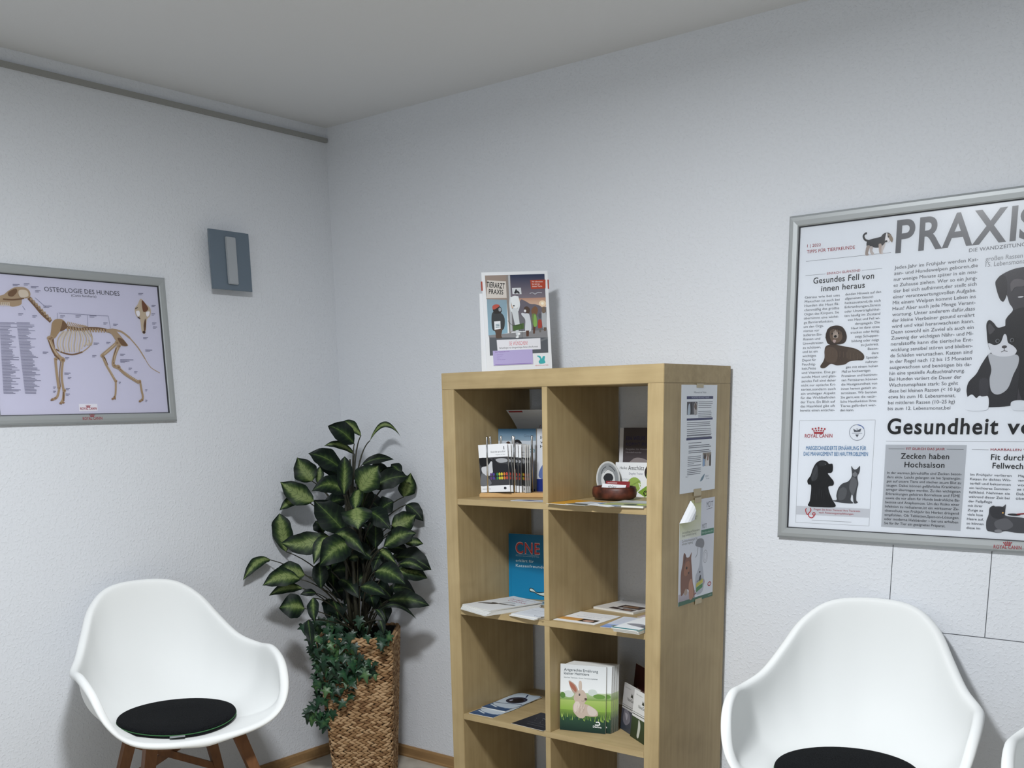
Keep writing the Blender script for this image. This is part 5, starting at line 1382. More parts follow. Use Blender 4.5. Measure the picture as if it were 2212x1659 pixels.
class Sheet:
    """Flat printed thing: local X right, Z up, print faces -Y."""
    def __init__(s):
        s.v, s.f, s.mi, s.col = [], [], [], []
    def add(s, verts, faces, mi, cols):
        b = len(s.v)
        s.v += verts
        for f in faces:
            s.f.append(tuple(b + i for i in f))
            s.mi.append(mi)
            s.col.append([cols[i] for i in f] if isinstance(cols, list) else [cols] * len(f))
    def slab(s, x0, x1, z0, z1, th, mi=0):
        vs = [(x, y, z) for x in (x0, x1) for y in (0, th) for z in (z0, z1)]
        s.add(vs, [(0, 1, 3, 2), (4, 6, 7, 5), (0, 4, 5, 1), (2, 3, 7, 6), (0, 2, 6, 4), (1, 5, 7, 3)], mi, (1, 1, 1, 1))
    def lay(s):
        s.n_lay = getattr(s, 'n_lay', 0) + 1
        return -(0.0002 + s.n_lay * 0.000005)
    def poly(s, pts, l, cols):
        tri = tessellate_polygon([[Vector((x, y, 0)) for x, y in pts]])
        y = s.lay()
        fs = []
        for t in tri:
            a, b, c = [pts[i] for i in t]
            ar = (b[0] - a[0]) * (c[1] - a[1]) - (b[1] - a[1]) * (c[0] - a[0])
            if abs(ar) < 1e-13:
                continue
            fs.append(tuple(t) if ar > 0 else tuple(t)[::-1])
        s.add([(x, y, z) for x, z in pts], fs, 1, cols)
    def ops(s, ops):
        for o in sorted(ops, key=lambda q: q[1]):
            k, l = o[0], o[1]
            if k in 'ps':
                q = o[3]
                pts = list(zip(q[0::2], q[1::2]))
                s.poly(smooth_closed(pts) if k == 's' else pts, l, lin(o[2]))
            elif k == 'g':
                q = o[4]
                ct, cb = lin(o[2]), lin(o[3])
                s.poly(list(zip(q[0::2], q[1::2])), l, [ct, ct, cb, cb])
            elif k == 'e':
                x, y, rx, ry, ro = o[3]
                ca, sa = math.cos(ro), math.sin(ro)
                s.poly([(x + rx * math.cos(t) * ca - ry * math.sin(t) * sa, y + rx * math.cos(t) * sa + ry * math.sin(t) * ca) for t in [2 * PI * i / 18 for i in range(18)]], l, lin(o[2]))
            elif k == 'k':
                q = o[4]
                pts = smooth_open(list(zip(q[0::2], q[1::2])))
                h = o[3] / 2
                le, ri = [], []
                for i, p in enumerate(pts):
                    a, b = pts[max(i - 1, 0)], pts[min(i + 1, len(pts) - 1)]
                    dx, dy = b[0] - a[0], b[1] - a[1]
                    n_ = math.hypot(dx, dy) or 1
                    le.append((p[0] - dy / n_ * h, p[1] + dx / n_ * h))
                    ri.append((p[0] + dy / n_ * h, p[1] - dx / n_ * h))
                y = s.lay()
                n_ = len(pts)
                s.add([(x, y, z) for x, z in le + ri], [(i, n_ + i, n_ + i + 1, i + 1) for i in range(n_ - 1)], 1, lin(o[2]))
            elif k == 't':
                x0, z0, x1, z1, h = o[3]
                vs, fs = FONT_JOBS[(o[5], o[4])]
                if not vs:
                    continue
                cap = max(v.y for v in FONT_JOBS[('H', 0)][0])
                mnx, mxx = min(v.x for v in vs), max(v.x for v in vs)
                L = math.hypot(x1 - x0, z1 - z0)
                sx, sy = L / (mxx - mnx), h / cap
                ca, sa = (x1 - x0) / L, (z1 - z0) / L
                y = s.lay()
                o3 = []
                for v in vs:
                    a, b = (v.x - mnx) * sx, v.y * sy
                    o3.append((x0 + a * ca - b * sa, y, z0 + a * sa + b * ca))
                s.add(o3, fs, 1, lin(o[2]))
    def build(s, name, parent=None, paper=None, bend=None):
        vs = [bend(*v) for v in s.v] if bend else s.v
        me = bpy.data.meshes.new(name)
        me.from_pydata(vs, [], s.f)
        at = me.color_attributes.new('Col', 'FLOAT_COLOR', 'CORNER')
        at.data.foreach_set('color', [c for f in s.col for q in f for c in q])
        me.polygons.foreach_set('material_index', s.mi)
        me.update()
        return mesh_obj(name, me, parent, [paper or M['white_card'], M['ink']])

def crop(ops, x0, x1, z0, z1):
    """keep printing inside the sheet"""
    out = []
    for o in ops:
        q = o[4] if o[0] in 'gk' else o[3]
        if o[0] in 'psgk':
            c = list(q)
            c[0::2] = [min(max(x, x0), x1) for x in c[0::2]]
            c[1::2] = [min(max(z, z0), z1) for z in c[1::2]]
            if max(c[0::2]) - min(c[0::2]) < 1e-4 and max(c[1::2]) - min(c[1::2]) < 1e-4:
                continue
            o = (o[0], o[1], o[2], o[3], c) if o[0] in 'gk' else (o[0], o[1], o[2], c)
        elif o[0] == 'e' and not (x0 < q[0] < x1):
            continue
        out.append(o)
    return out

# small helpers to write printing in sheet millimetres
def rc(l, c, x0, z0, x1, z1): return ('p', l, c, [x0 / 1e3, z0 / 1e3, x1 / 1e3, z0 / 1e3, x1 / 1e3, z1 / 1e3, x0 / 1e3, z1 / 1e3])
def gr(l, ct, cb, x0, z0, x1, z1): return ('g', l, ct, cb, [x0 / 1e3, z1 / 1e3, x1 / 1e3, z1 / 1e3, x1 / 1e3, z0 / 1e3, x0 / 1e3, z0 / 1e3])
def pl(k, l, c, *q): return (k, l, c, [v / 1e3 for p in q for v in p])
def st(l, c, w_, *q): return ('k', l, c, w_ / 1e3, [v / 1e3 for p in q for v in p])
def el(l, c, x, z, rx, rz, ro=0): return ('e', l, c, [x / 1e3, z / 1e3, rx / 1e3, rz / 1e3, ro])
def tx(l, c, x0, z0, x1, h, s, bold=0, z1=None): return ('t', l, c, [x0 / 1e3, z0 / 1e3, x1 / 1e3, (z0 if z1 is None else z1) / 1e3, h / 1e3], bold, s)
def lines(l, c, x0, x1, ztop, n_, pitch, w_=0.7, seed=1):
    rr = random.Random(seed)
    return [st(l, c, w_, (x0, ztop - i * pitch), (x0 + (x1 - x0) * (rr.uniform(0.45, 0.8) if i % 5 == 4 else rr.uniform(0.9, 1)), ztop - i * pitch)) for i in range(n_)]

P = {}   # printing of the loose booklets, in metres on the sheet
P['care'] = [rc(0, 'e9ebee', 0, 0, 105, 148), rc(1, '3c3d40', 0, 20, 105, 108), pl('s', 2, '15161a', (2, 106), (30, 107), (46, 98), (40, 84), (20, 78), (4, 84)),
    pl('s', 2, 'c6c8cc', (8, 78), (30, 82), (44, 96), (52, 80), (44, 58), (26, 50), (10, 60)), pl('s', 2, '6a6c70', (0, 22), (6, 58), (22, 52), (40, 30), (30, 22)),
    pl('s', 2, '222328', (50, 106), (70, 88), (100, 84), (104, 60), (90, 44), (60, 40), (48, 60)), pl('s', 3, 'a4a6aa', (60, 100), (80, 104), (100, 100), (100, 92), (74, 90))]
for i, c in enumerate(('5d3d78', '4a3f8c', '2f7d4a', 'c9bf3c', 'd8c23c', 'cc7a34', 'b4483a')):
    x = (40, 50, 63, 71, 79, 88, 97)[i]
    P['care'] += [el(4, c, x, 55, 3.6, 5), el(4, c, x, 43, 3.6, 5)]
P['care'] += [tx(4, '3a3c42', 44, 122, 96, 5, 'Hund oder gut so Kind', 1), tx(4, '6a6c72', 62, 114, 96, 3, 'Ratgeber mit Herz'), st(4, '8a8c90', 1.2, (6, 10), (36, 10)), el(4, '34363a', 88, 11, 5, 4), rc(4, '5a5c60', 91, 130, 94, 140)]
P['ears'] = [rc(0, 'c9d2dc', 0, 0, 148, 210), gr(1, '3e6c8e', '8fa6b8', 0, 172, 148, 210), tx(3, '5e6f80', 100, 184, 140, 8, 'Gesund', 0), el(2, '25252a', 74, 150, 22, 26), el(3, '8a8c92', 74, 152, 13, 15), el(4, '2a2a30', 74, 150, 8, 10),
    pl('s', 2, '4a342c', (20, 150), (40, 170), (54, 150), (40, 118), (22, 110)), el(3, 'b08c80', 36, 128, 9, 12), tx(4, '3f7d88', 62, 136, 142, 15, 'Gesunde', 1), tx(4, '3f7d88', 62, 112, 124, 15, 'Ohren', 1), gr(1, 'b8c4d2', 'aab6c8', 0, 0, 148, 100), rc(3, '2a3f78', 106, 4, 144, 20), tx(4, 'c8d0e4', 110, 9, 140, 6, 'Bioveta', 1)]
P['hound'] = [rc(0, 'dfe3ea', 0, 0, 148, 210), tx(3, '2a3340', 12, 178, 70, 9, 'Ihr Hund', 1), tx(3, '2a3340', 12, 164, 64, 9, 'wirkt', 1), tx(3, '2a3340', 12, 150, 60, 9, 'Haut', 1), pl('s', 2, '4c3226', (28, 80), (40, 130), (70, 160), (110, 150), (120, 100), (80, 70)), pl('s', 1, '6478b0', (10, 55), (30, 105), (90, 100), (130, 60), (100, 50)), rc(2, '24347c', 0, 0, 148, 52), pl('s', 3, '8696c4', (24, 30), (60, 60), (110, 50), (100, 20), (50, 16))]
P['welpe'] = [rc(0, 'd4d4d8', 0, 0, 148, 210), rc(1, '4a4346', 14, 72, 148, 210), tx(3, '2c2850', 24, 172, 92, 11, 'EIN WELPE', 2), tx(3, '2c2850', 24, 154, 144, 11, 'KOMMT INS HAUS', 2), tx(3, '8f8a90', 24, 142, 142, 5, 'Ratgeber für Hundehalter und', 0), tx(3, '8f8a90', 24, 132, 80, 5, 'Hundefreunde', 0), pl('s', 2, '8d8484', (16, 73), (30, 96), (60, 118), (100, 112), (126, 90), (134, 73)), pl('s', 3, '6c5a54', (22, 73), (50, 92), (80, 92), (100, 73)), el(3, '1c181a', 118, 78, 5, 5)]
P['trainer'] = [rc(0, 'eceef0', 0, 0, 148, 105), tx(3, '24252a', 16, 84, 42, 8, 'Heike', 0), tx(3, '24252a', 46, 82, 102, 13, 'Anschütz', 1), tx(3, '4a4a70', 50, 68, 100, 6, 'Dogility Trainer', 0), tx(3, '707680', 14, 52, 50, 4, 'Lernverhalten', 0), tx(3, 'a0a6ae', 22, 43, 50, 4, 'Erziehung', 0), tx(3, '707680', 8, 34, 42, 4, 'Einzeltraining', 0),
    el(1, '9ab45a', 70, 36, 24, 24), tx(4, '55702c', 60, 32, 92, 5, 'Hundetraining', 0, 48), pl('p', 2, '7da23c', (84, 14), (148, 58), (148, 14), (110, -0.1)), tx(5, 'eef2e4', 92, 26, 146, 17, 'MILIN', 2, 50), el(3, '2b2224', 128, 76, 24, 26), pl('s', 4, '8aae4c', (112, 60), (116, 84), (134, 98), (140, 90), (128, 76), (140, 62), (126, 54)), pl('s', 5, 'd8dade', (130, 96), (140, 84), (147, 96), (147, 60), (134, 66)), el(4, '2b3020', 112, 12, 8, 8), el(5, '8fb04c', 112, 10, 3.4, 3), el(5, '8fb04c', 108, 14, 1.2, 1.6), el(5, '8fb04c', 112, 16, 1.2, 1.6), el(5, '8fb04c', 116, 14, 1.2, 1.6)]
P['cne'] = [gr(0, '0d5f84', '1583b4', 0, 0, 150, 217), st(1, '0c567a', 0.8, (9, 0), (9, 217)), tx(3, 'e6b0ac', 27, 152, 121, 37, 'CNE', 2), tx(4, 'b83e3c', 28.5, 153.5, 119.5, 34, 'CNE', 1), tx(4, 'b8d4e0', 28, 142, 118, 3.2, 'Chronische Nierenerkrankung der Katze', 0), st(3, 'c8dce6', 0.6, (28, 148), (118, 148)), tx(4, 'c4d8e0', 28, 123, 98, 9, 'erklärt für', 1), tx(4, 'c4d8e0', 28, 106, 140, 9, 'Katzenfreunde', 1),
    pl('s', 2, '16303c', (80, 32), (86, 38), (98, 34), (110, 25), (140, 28), (150, 36), (150, 12), (120, 14), (100, 22), (84, 24)), pl('s', 3, 'c4d4d0', (82, 31), (87, 35), (98, 31), (110, 22), (138, 25), (149, 32), (149, 15), (120, 17), (100, 25), (86, 27))]
P['acvise'] = [rc(0, 'dcdfe2', 0, 0, 210, 255), tx(3, '6a4a50', 60, 190, 140, 6, 'Mein Leben mit der', 1), tx(3, 'a03c4c', 34, 166, 116, 13, 'DIE BERG-', 0), tx(3, 'a03c4c', 50, 144, 142, 13, 'CHRONIK', 0), pl('s', 2, '6d6c6c', (14, 50), (40, 68), (80, 84), (110, 92), (136, 98), (140, 104), (116, 106), (80, 98), (46, 88), (18, 70)), pl('s', 3, '3c3a3a', (30, 58), (50, 76), (40, 90), (60, 96), (74, 82), (60, 66)), st(3, '5a5856', 6, (70, 92), (84, 124), (108, 132)), pl('s', 3, 'a09c98', (104, 94), (130, 98), (136, 112), (114, 110))]
P['dogs'] = [rc(0, 'e0e4ea', 0, 0, 148, 210), pl('s', 2, '6a4c40', (30, 130), (60, 160), (100, 166), (120, 130), (90, 108), (50, 112)), pl('s', 3, '9c6a50', (40, 132), (64, 150), (80, 130), (60, 118)), pl('s', 3, '4a5a8c', (90, 150), (130, 170), (146, 140), (110, 120)), tx(3, '5a6070', 12, 80, 80, 5, 'Zahnpflege bei Hund und Katze', 0)] + lines(3, '9aa0aa', 12, 110, 66, 6, 7) + [tx(3, '5a6070', 80, 14, 132, 8, 'Vetline', 1)]
P['bluepic'] = [rc(0, '9cb4c0', 0, 0, 148, 100), pl('s', 1, '2a3c54', (6, 30), (40, 60), (100, 66), (146, 40), (120, 20), (50, 16)), pl('s', 2, '141820', (60, 26), (100, 40), (140, 24), (110, 10)), st(2, 'd0dce2', 3, (8, 88), (130, 92))]
P['photos'] = [rc(0, 'd6d4d0', 0, 0, 165, 150), rc(2, '3a2c26', 60, 44, 150, 88), el(3, '7a5a3c', 104, 68, 26, 12), el(3, 'b09480', 84, 60, 10, 6), rc(2, '33282a', 50, 14, 88, 38), rc(2, '40302c', 94, 10, 146, 38), el(3, '8c6a54', 120, 24, 14, 8), gr(1, 'b8b8ba', 'cfcfd0', 8, 96, 156, 142)] + lines(3, '8c8a8a', 14, 150, 136, 5, 8)
P['orange'] = [rc(0, 'eceef0', 0, 0, 152, 150), gr(1, 'c08a4c', 'cf9a50', 0, 22, 84, 58), rc(2, '2c2622', 74, 20, 132, 58), pl('s', 3, 'c8a090', (86, 34), (96, 50), (112, 52), (120, 38), (108, 26), (94, 26)), pl('s', 4, '221c1a', (84, 48), (104, 58), (124, 48), (112, 46), (94, 44)), tx(3, '606a84', 30, 82, 120, 6, 'Physiotherapie für Tiere', 0), tx(3, '9aa0b0', 40, 104, 140, 5, 'Gesundheit auf vier Pfoten', 0)] + lines(3, 'b4bac8', 30, 140, 132, 3, 8)
P['blueflyer'] = [gr(0, 'dfe4ee', 'c8d2e6', 0, 0, 105, 200), gr(1, '9cb0d8', '6c8cc8', 0, 0, 105, 48), el(2, '8a9a94', 34, 28, 11, 11), el(3, '5a6a60', 34, 28, 6, 6)] + lines(2, '8a94a8', 10, 96, 180, 17, 7.5)
P['teal'] = [gr(0, 'f0f2f4', 'e2e8ec', 0, 0, 105, 210), rc(1, '3f8088', 0, 0, 105, 12), pl('s', 2, '8a8c94', (10, 70), (40, 84), (100, 70), (104, 40), (60, 46), (30, 56)), pl('s', 3, '5c5e66', (60, 60), (100, 66), (104, 46), (80, 44)), tx(3, '4a5a6a', 50, 170, 98, 6, 'Futterplan', 0)]
P['pink'] = [rc(0, 'b9a8aa', 0, 0, 140, 90), gr(1, 'a8989c', 'c4b4b6', 4, 4, 136, 86)] + lines(2, '6c5c64', 14, 120, 78, 6, 9)
P['lens'] = [rc(0, '2e4c72', 0, 0, 100, 210), pl('s', 1, 'b9c6d2', (2, 70), (10, 52), (40, 36), (98, 44), (98, 200), (60, 208), (2, 204)), st(2, '1c2f50', 5, (2, 70), (40, 76), (98, 96)), st(2, '1c2f50', 5, (44, 206), (60, 170)), el(3, '141d38', 52, 128, 36, 40), el(4, '3c3a48', 52, 128, 30, 33), pl('s', 5, '16141c', (26, 120), (50, 156), (78, 136), (70, 104), (40, 100)), el(6, 'a0a4b8', 36, 118, 5, 9), st(1, '5878a0', 3, (0, 26), (98, 34)), st(1, 'c6d2dc', 7, (6, 44), (46, 24))]
P['dark'] = [gr(0, '34363c', '26282e', 0, 0, 135, 160), tx(2, '8a8e94', 50, 96, 120, 8, 'Notdienst', 0), st(2, '767a80', 1.0, (40, 30), (110, 30)), el(2, 'b0b4b8', 40, 70, 1, 1), el(2, 'b0b4b8', 70, 60, 1, 1), el(2, 'b0b4b8', 60, 84, 1, 1), el(2, 'b0b4b8', 30, 90, 1, 1), st(2, '6a6e74', 1.0, (30, 46), (100, 48))]
P['opera'] = [gr(0, '3c1e1e', '4a2424', 0, 0, 148, 200), tx(2, 'b89a94', 30, 120, 140, 12, 'Ratgeber zur Operation', 0)]
P['nexa'] = [rc(0, 'b9b6b4', 0, 0, 105, 148), gr(1, '4c4a52', '39404a', 0, 0, 105, 68), pl('s', 2, '77747c', (20, 66), (50, 64), (64, 40), (40, 20), (16, 30)), pl('s', 3, 'a4a0a8', (26, 56), (44, 54), (40, 36)), st(2, '3e4038', 2.2, (0, 74), (105, 76)), st(2, '3e4038', 1.2, (0, 80), (105, 82)), tx(3, '36342e', 32, 98, 84, 10, 'NexGard', 1), pl('p', 3, '3c3c34', (52, 112), (56, 126), (60, 118), (64, 126), (68, 112)), tx(3, '77756f', 10, 134, 50, 4, 'Information', 0)]
P['nexb'] = [rc(0, 'dfdedc', 0, 0, 105, 148), gr(1, '3c4a30', '24321c', 0, 0, 105, 66), pl('s', 2, 'c4c6bc', (46, 62), (56, 58), (62, 40), (56, 10), (44, 12), (46, 36)), st(2, '3e4038', 2.2, (0, 74), (105, 76)), st(2, '3e4038', 1.2, (0, 80), (105, 82)), tx(3, '2c2a26', 36, 98, 92, 10, 'NexGard', 1), pl('p', 3, '3c3c34', (56, 112), (60, 126), (64, 118), (68, 126), (72, 112)), tx(3, '77756f', 14, 134, 56, 4, 'Information', 0)]
P['green'] = [gr(0, 'b8c0b4', '98a07c', 0, 0, 150, 150), pl('s', 1, 'a4b05c', (10, 10), (60, 30), (140, 24), (146, 60), (80, 56), (12, 44)), rc(2, 'c8ccd0', 10, 90, 140, 142), pl('s', 2, '4c5a48', (60, 40), (100, 52), (130, 30), (90, 18)), el(3, 'b4c832', 112, 42, 10, 12)] + lines(3, '8a9088', 16, 130, 134, 5, 8)
P['bluewhite'] = [rc(0, 'e0e6ec', 0, 0, 105, 148), pl('s', 1, '3f6ea8', (0, 60), (50, 66), (105, 50), (105, 20), (40, 40), (0, 36)), pl('s', 1, '8eb0d0', (0, 100), (60, 96), (105, 80), (105, 66), (50, 82), (0, 84))] + lines(2, '8a94a0', 10, 90, 136, 4, 7)
P['greywhite'] = [rc(0, 'bcc2c8', 0, 0, 105, 148), rc(1, '5a605e', 0, 0, 105, 30), pl('s', 2, 'dfe4e8', (0, 40), (50, 60), (105, 44), (105, 60), (50, 76), (0, 56)), st(2, '242628', 6, (0, 34), (105, 36))]
P['yellow'] = [gr(0, 'c8922c', 'cf9a34', 0, 0, 140, 150), rc(1, '5a5a32', 80, 0, 140, 40)]
P['shelfflyer'] = [rc(0, 'aab4c8', 0, 0, 148, 100), pl('s', 1, '3c4c7c', (30, 20), (70, 60), (130, 70), (140, 30), (90, 10)), pl('s', 2, 'd4dae6', (50, 30), (80, 50), (110, 40), (90, 22)), rc(1, 'c8d0dc', 4, 80, 144, 96)]
P['notice'] = [rc(0, 'e6eaef', 0, 0, 210, 297), tx(3, '44465a', 70, 274, 144, 5, 'Willkommen bei der Tierärztin', 0), rc(2, '3c4066', 30, 258, 186, 266), tx(3, 'b8bcd0', 58, 260, 162, 4.5, 'MAGNETFELD-RESONANZ-THERAPIE', 1), rc(2, '4c4a50', 32, 216, 92, 251), pl('s', 3, 'a8a4a4', (74, 217), (72, 240), (82, 250), (90, 240), (90, 217)), pl('s', 3, '6a5a54', (74, 236), (80, 248), (88, 240), (86, 228)), pl('s', 3, 'b4c0cc', (36, 217), (40, 240), (48, 246), (52, 230), (50, 217)), rc(3, '1e1e22', 54, 218, 60, 250),
    rc(2, '3c4066', 32, 200, 186, 206), rc(2, '3c4066', 32, 146, 184, 152), rc(2, '8c8478', 130, 70, 182, 108), pl('s', 3, '8ca8cc', (131, 71), (134, 96), (140, 100), (144, 80), (142, 71)), pl('s', 3, '4a3c34', (136, 92), (142, 106), (150, 100), (148, 90)), pl('s', 3, 'd8d4d0', (148, 71), (150, 92), (160, 100), (170, 92), (170, 71)), pl('s', 4, '8a7060', (156, 88), (160, 104), (166, 100), (164, 86)), pl('s', 3, '3c3430', (172, 71), (172, 96), (180, 100), (181, 71)), pl('s', 3, '6a8494', (118, 28), (126, 38), (144, 48), (140, 38), (130, 30)), tx(3, '6a7480', 150, 38, 168, 5, 'CRT', 1), tx(3, '8a94a0', 152, 32, 174, 3, 'Therapie', 0), tx(3, '50525c', 32, 44, 46, 3, 'Stand', 0)]
P['notice'] += lines(3, '686a74', 98, 184, 250, 4, 5, 1.6, 2) + lines(3, '686a74', 98, 182, 224, 4, 5, 1.6, 3) + lines(3, '686a74', 34, 182, 194, 3, 5, 1.6, 4) + lines(3, '686a74', 34, 182, 176, 4, 5.4, 1.6, 5) + lines(3, '686a74', 34, 180, 158, 2, 5, 1.6, 6) + lines(3, '686a74', 44, 126, 138, 1, 5, 1.6, 7) + lines(3, '50525c', 46, 180, 130, 2, 5, 1.8, 8) + lines(3, '50525c', 46, 180, 116, 2, 5, 1.8, 8) + lines(3, '686a74', 42, 124, 100, 6, 5, 1.6, 9) + lines(3, '686a74', 40, 124, 66, 4, 5, 1.6, 10)
P['spray'] = [gr(0, 'd2d4de', 'dce0e8', 0, 0, 210, 297), gr(1, 'c4c48a', 'dfe2d8', 0, 190, 126, 297), tx(3, '3a3c4c', 160, 270, 200, 16, 'MOTT', 2), st(3, '5a5c66', 1.4, (160, 264), (196, 266)), tx(3, '6a6c5c', 24, 240, 104, 12, 'ANIMAL SPRAY', 0), tx(3, '6a6c62', 16, 206, 120, 7, 'Geruchsentfernung und Fleckenentferner', 0), tx(3, '6a6c62', 16, 198, 100, 7, 'Stoppt Gerüche im Ursprung', 0), tx(3, '6a6c62', 16, 182, 108, 7, 'Zur direkten Anwendung am Tier', 0), tx(3, '6a6c62', 16, 174, 80, 7, 'und seiner Umgebung', 0), tx(3, '4a4c58', 136, 210, 162, 13, 'MOTT', 1), rc(2, '3f7a62', 130, 190, 208, 206), tx(3, 'b8d0c4', 134, 195, 202, 6, 'Erster Spray dieser Art', 0),
    rc(1, '3a6650', 0, 0, 210, 12), gr(1, 'b8b2bc', 'a49aa4', 0, 12, 100, 34),
    pl('s', 4, '7c5444', (14, 34), (12, 90), (22, 120), (26, 146), (34, 150), (42, 138), (60, 136), (74, 148), (72, 130), (78, 96), (84, 60), (96, 30), (90, 14), (70, 10), (60, 40), (40, 40), (24, 30)), pl('s', 5, '5e4038', (28, 120), (34, 148), (42, 136)), pl('s', 5, '96664e', (30, 96), (40, 120), (60, 124), (66, 104), (52, 86), (36, 84)), el(6, '2a1c18', 46, 106, 5, 4), el(6, '3a2822', 58, 90, 4, 3), pl('s', 5, 'b0806a', (60, 56), (76, 70), (90, 30), (84, 12), (66, 12)), pl('s', 5, 'a89488', (32, 34), (44, 46), (54, 36), (44, 26)),
    pl('s', 3, '8e5a5e', (96, 20), (140, 30), (156, 48), (150, 60), (130, 40), (100, 26)), pl('s', 5, 'b2b6c0', (104, 24), (100, 70), (112, 88), (124, 110), (128, 160), (142, 160), (140, 110), (146, 90), (152, 60), (150, 30), (130, 18)), pl('s', 6, '85868c', (96, 166), (108, 182), (140, 180), (150, 166), (142, 154), (118, 158)), st(6, '9a9ca2', 3, (112, 158), (108, 140), (98, 130)), pl('p', 6, 'c0b84a', (104, 40), (146, 50), (146, 62), (106, 52)), pl('p', 6, '4a8450', (106, 26), (144, 36), (146, 48), (106, 40)), pl('s', 7, '34343c', (122, 62), (128, 74), (134, 72), (130, 58)), el(7, '34343c', 126, 84, 4, 3), tx(7, '3c4a34', 108, 54, 142, 6, 'ANIMAL SPRAY', 0, 60), el(4, 'b4b6be', 158, 126, 15, 20), el(5, 'd8dae2', 158, 126, 12, 17), el(6, 'a8aab4', 158, 126, 8, 13), el(7, 'd8dae2', 158, 126, 6.5, 11.5), el(4, 'a83c44', 188, 40, 12, 7), el(5, 'd8d0d4', 188, 40, 8, 4), tx(3, 'a8c0b4', 180, 4, 204, 4, 'vetfit', 0)]
for d_ in (ART, P):
    for k_ in d_:
        collect_text(d_[k_])
for s_ in ('60 Cent',):
    FONT_JOBS[(s_, 1)] = None
make_text_meshes()

# ------------------------------------------------------------------ the room
ROOM_X, ROOM_Y, ROOM_H = 6.5, -6.0, 2.415
def slab_obj(name, dims, m_):
    o = box_obj(name, dims, m_)
    tag(o, kind='structure')
    return o
slab_obj('floor', (-0.1, ROOM_X, ROOM_Y, 0.1, -0.1, 0.0), M['floor'])
slab_obj('ceiling', (-0.1, ROOM_X, ROOM_Y, 0.1, ROOM_H, ROOM_H + 0.1), M['ceiling'])
slab_obj('wall_left', (-0.1, 0.0, ROOM_Y, 0.0, 0.0, ROOM_H), M['wall'])
slab_obj('wall_back', (-0.1, ROOM_X, 0.0, 0.1, 0.0, ROOM_H), M['wall'])
slab_obj('wall_right', (ROOM_X, ROOM_X + 0.1, ROOM_Y, 0.1, 0.0, ROOM_H), M['wall_far'])
slab_obj('wall_front', (-0.1, ROOM_X + 0.1, ROOM_Y - 0.1, ROOM_Y, 0.0, ROOM_H), M['wall_far'])
def skirting(name, along_x):
    prof = [(0, 0), (0.014, 0), (0.014, 0.006), (0.011, 0.010), (0.011, 0.038), (0.006, 0.045), (0, 0.045)]
    bm = bmesh.new()
    rings = []
    for s in ((0.0, ROOM_X) if along_x else (ROOM_Y, -0.0)):
        rings.append([bm.verts.new((s, -d, h) if along_x else (d, s, h)) for d, h in prof])
    for i in range(len(prof)):
        j = (i + 1) % len(prof)
        bm.faces.new((rings[0][i], rings[0][j], rings[1][j], rings[1][i]))
    bm.faces.new(rings[0])
    bm.faces.new(rings[1][::-1])
    tag(from_bm(name, bm, M['base_wood']), kind='structure')
skirting('baseboard_back', True)
skirting('baseboard_left', False)
slab_obj('trim_1', (0.0, 0.012, ROOM_Y, -0.006, 2.362, 2.377), M['trim'])          # slim duct below the ceiling
slab_obj('trim_2', (2.2092, 2.2108, -0.0008, 0.0, 0.7645, 1.02), M['groove'])       # joints of the wall board
slab_obj('trim_3', (2.4658, 2.4674, -0.0008, 0.0, 0.766, 1.02), M['groove'])
slab_obj('trim_4', (2.209, ROOM_X, -0.0008, 0.0, 0.7632, 0.7648), M['groove'])

# ------------------------------------------------------------------ framed posters
def frame_rail(name, L, wd, dp, parent, loc, rot, m_):
    """mitred snap-frame length along +X, inner edge towards +Z, wall at y=0"""
    prof = [(0, 0), (0, -dp * 0.6), (wd * 0.2, -dp), (wd * 0.5, -dp * 1.03), (wd * 0.9, -dp * 0.95), (wd, -dp * 0.8), (wd, -dp * 0.64), (wd + 0.0022, -dp * 0.62), (wd + 0.0022, 0)]
    bm = bmesh.new()
    a = [bm.verts.new((z, y, z)) for z, y in prof]
    b = [bm.verts.new((L - z, y, z)) for z, y in prof]
    for i in range(len(prof)):
        j = (i + 1) % len(prof)
        f = bm.faces.new((a[i], a[j], b[j], b[i]))
        f.material_index = 1 if i in (5, 6, 7) else 0  # inner face and thin lip painted dark as the shadow gap
    bm.faces.new(a)
    bm.faces.new(b[::-1])
    o = from_bm(name, bm, [m_, M['gap_shade']], parent)
    o.location = loc
    o.rotation_euler = rot
    return o

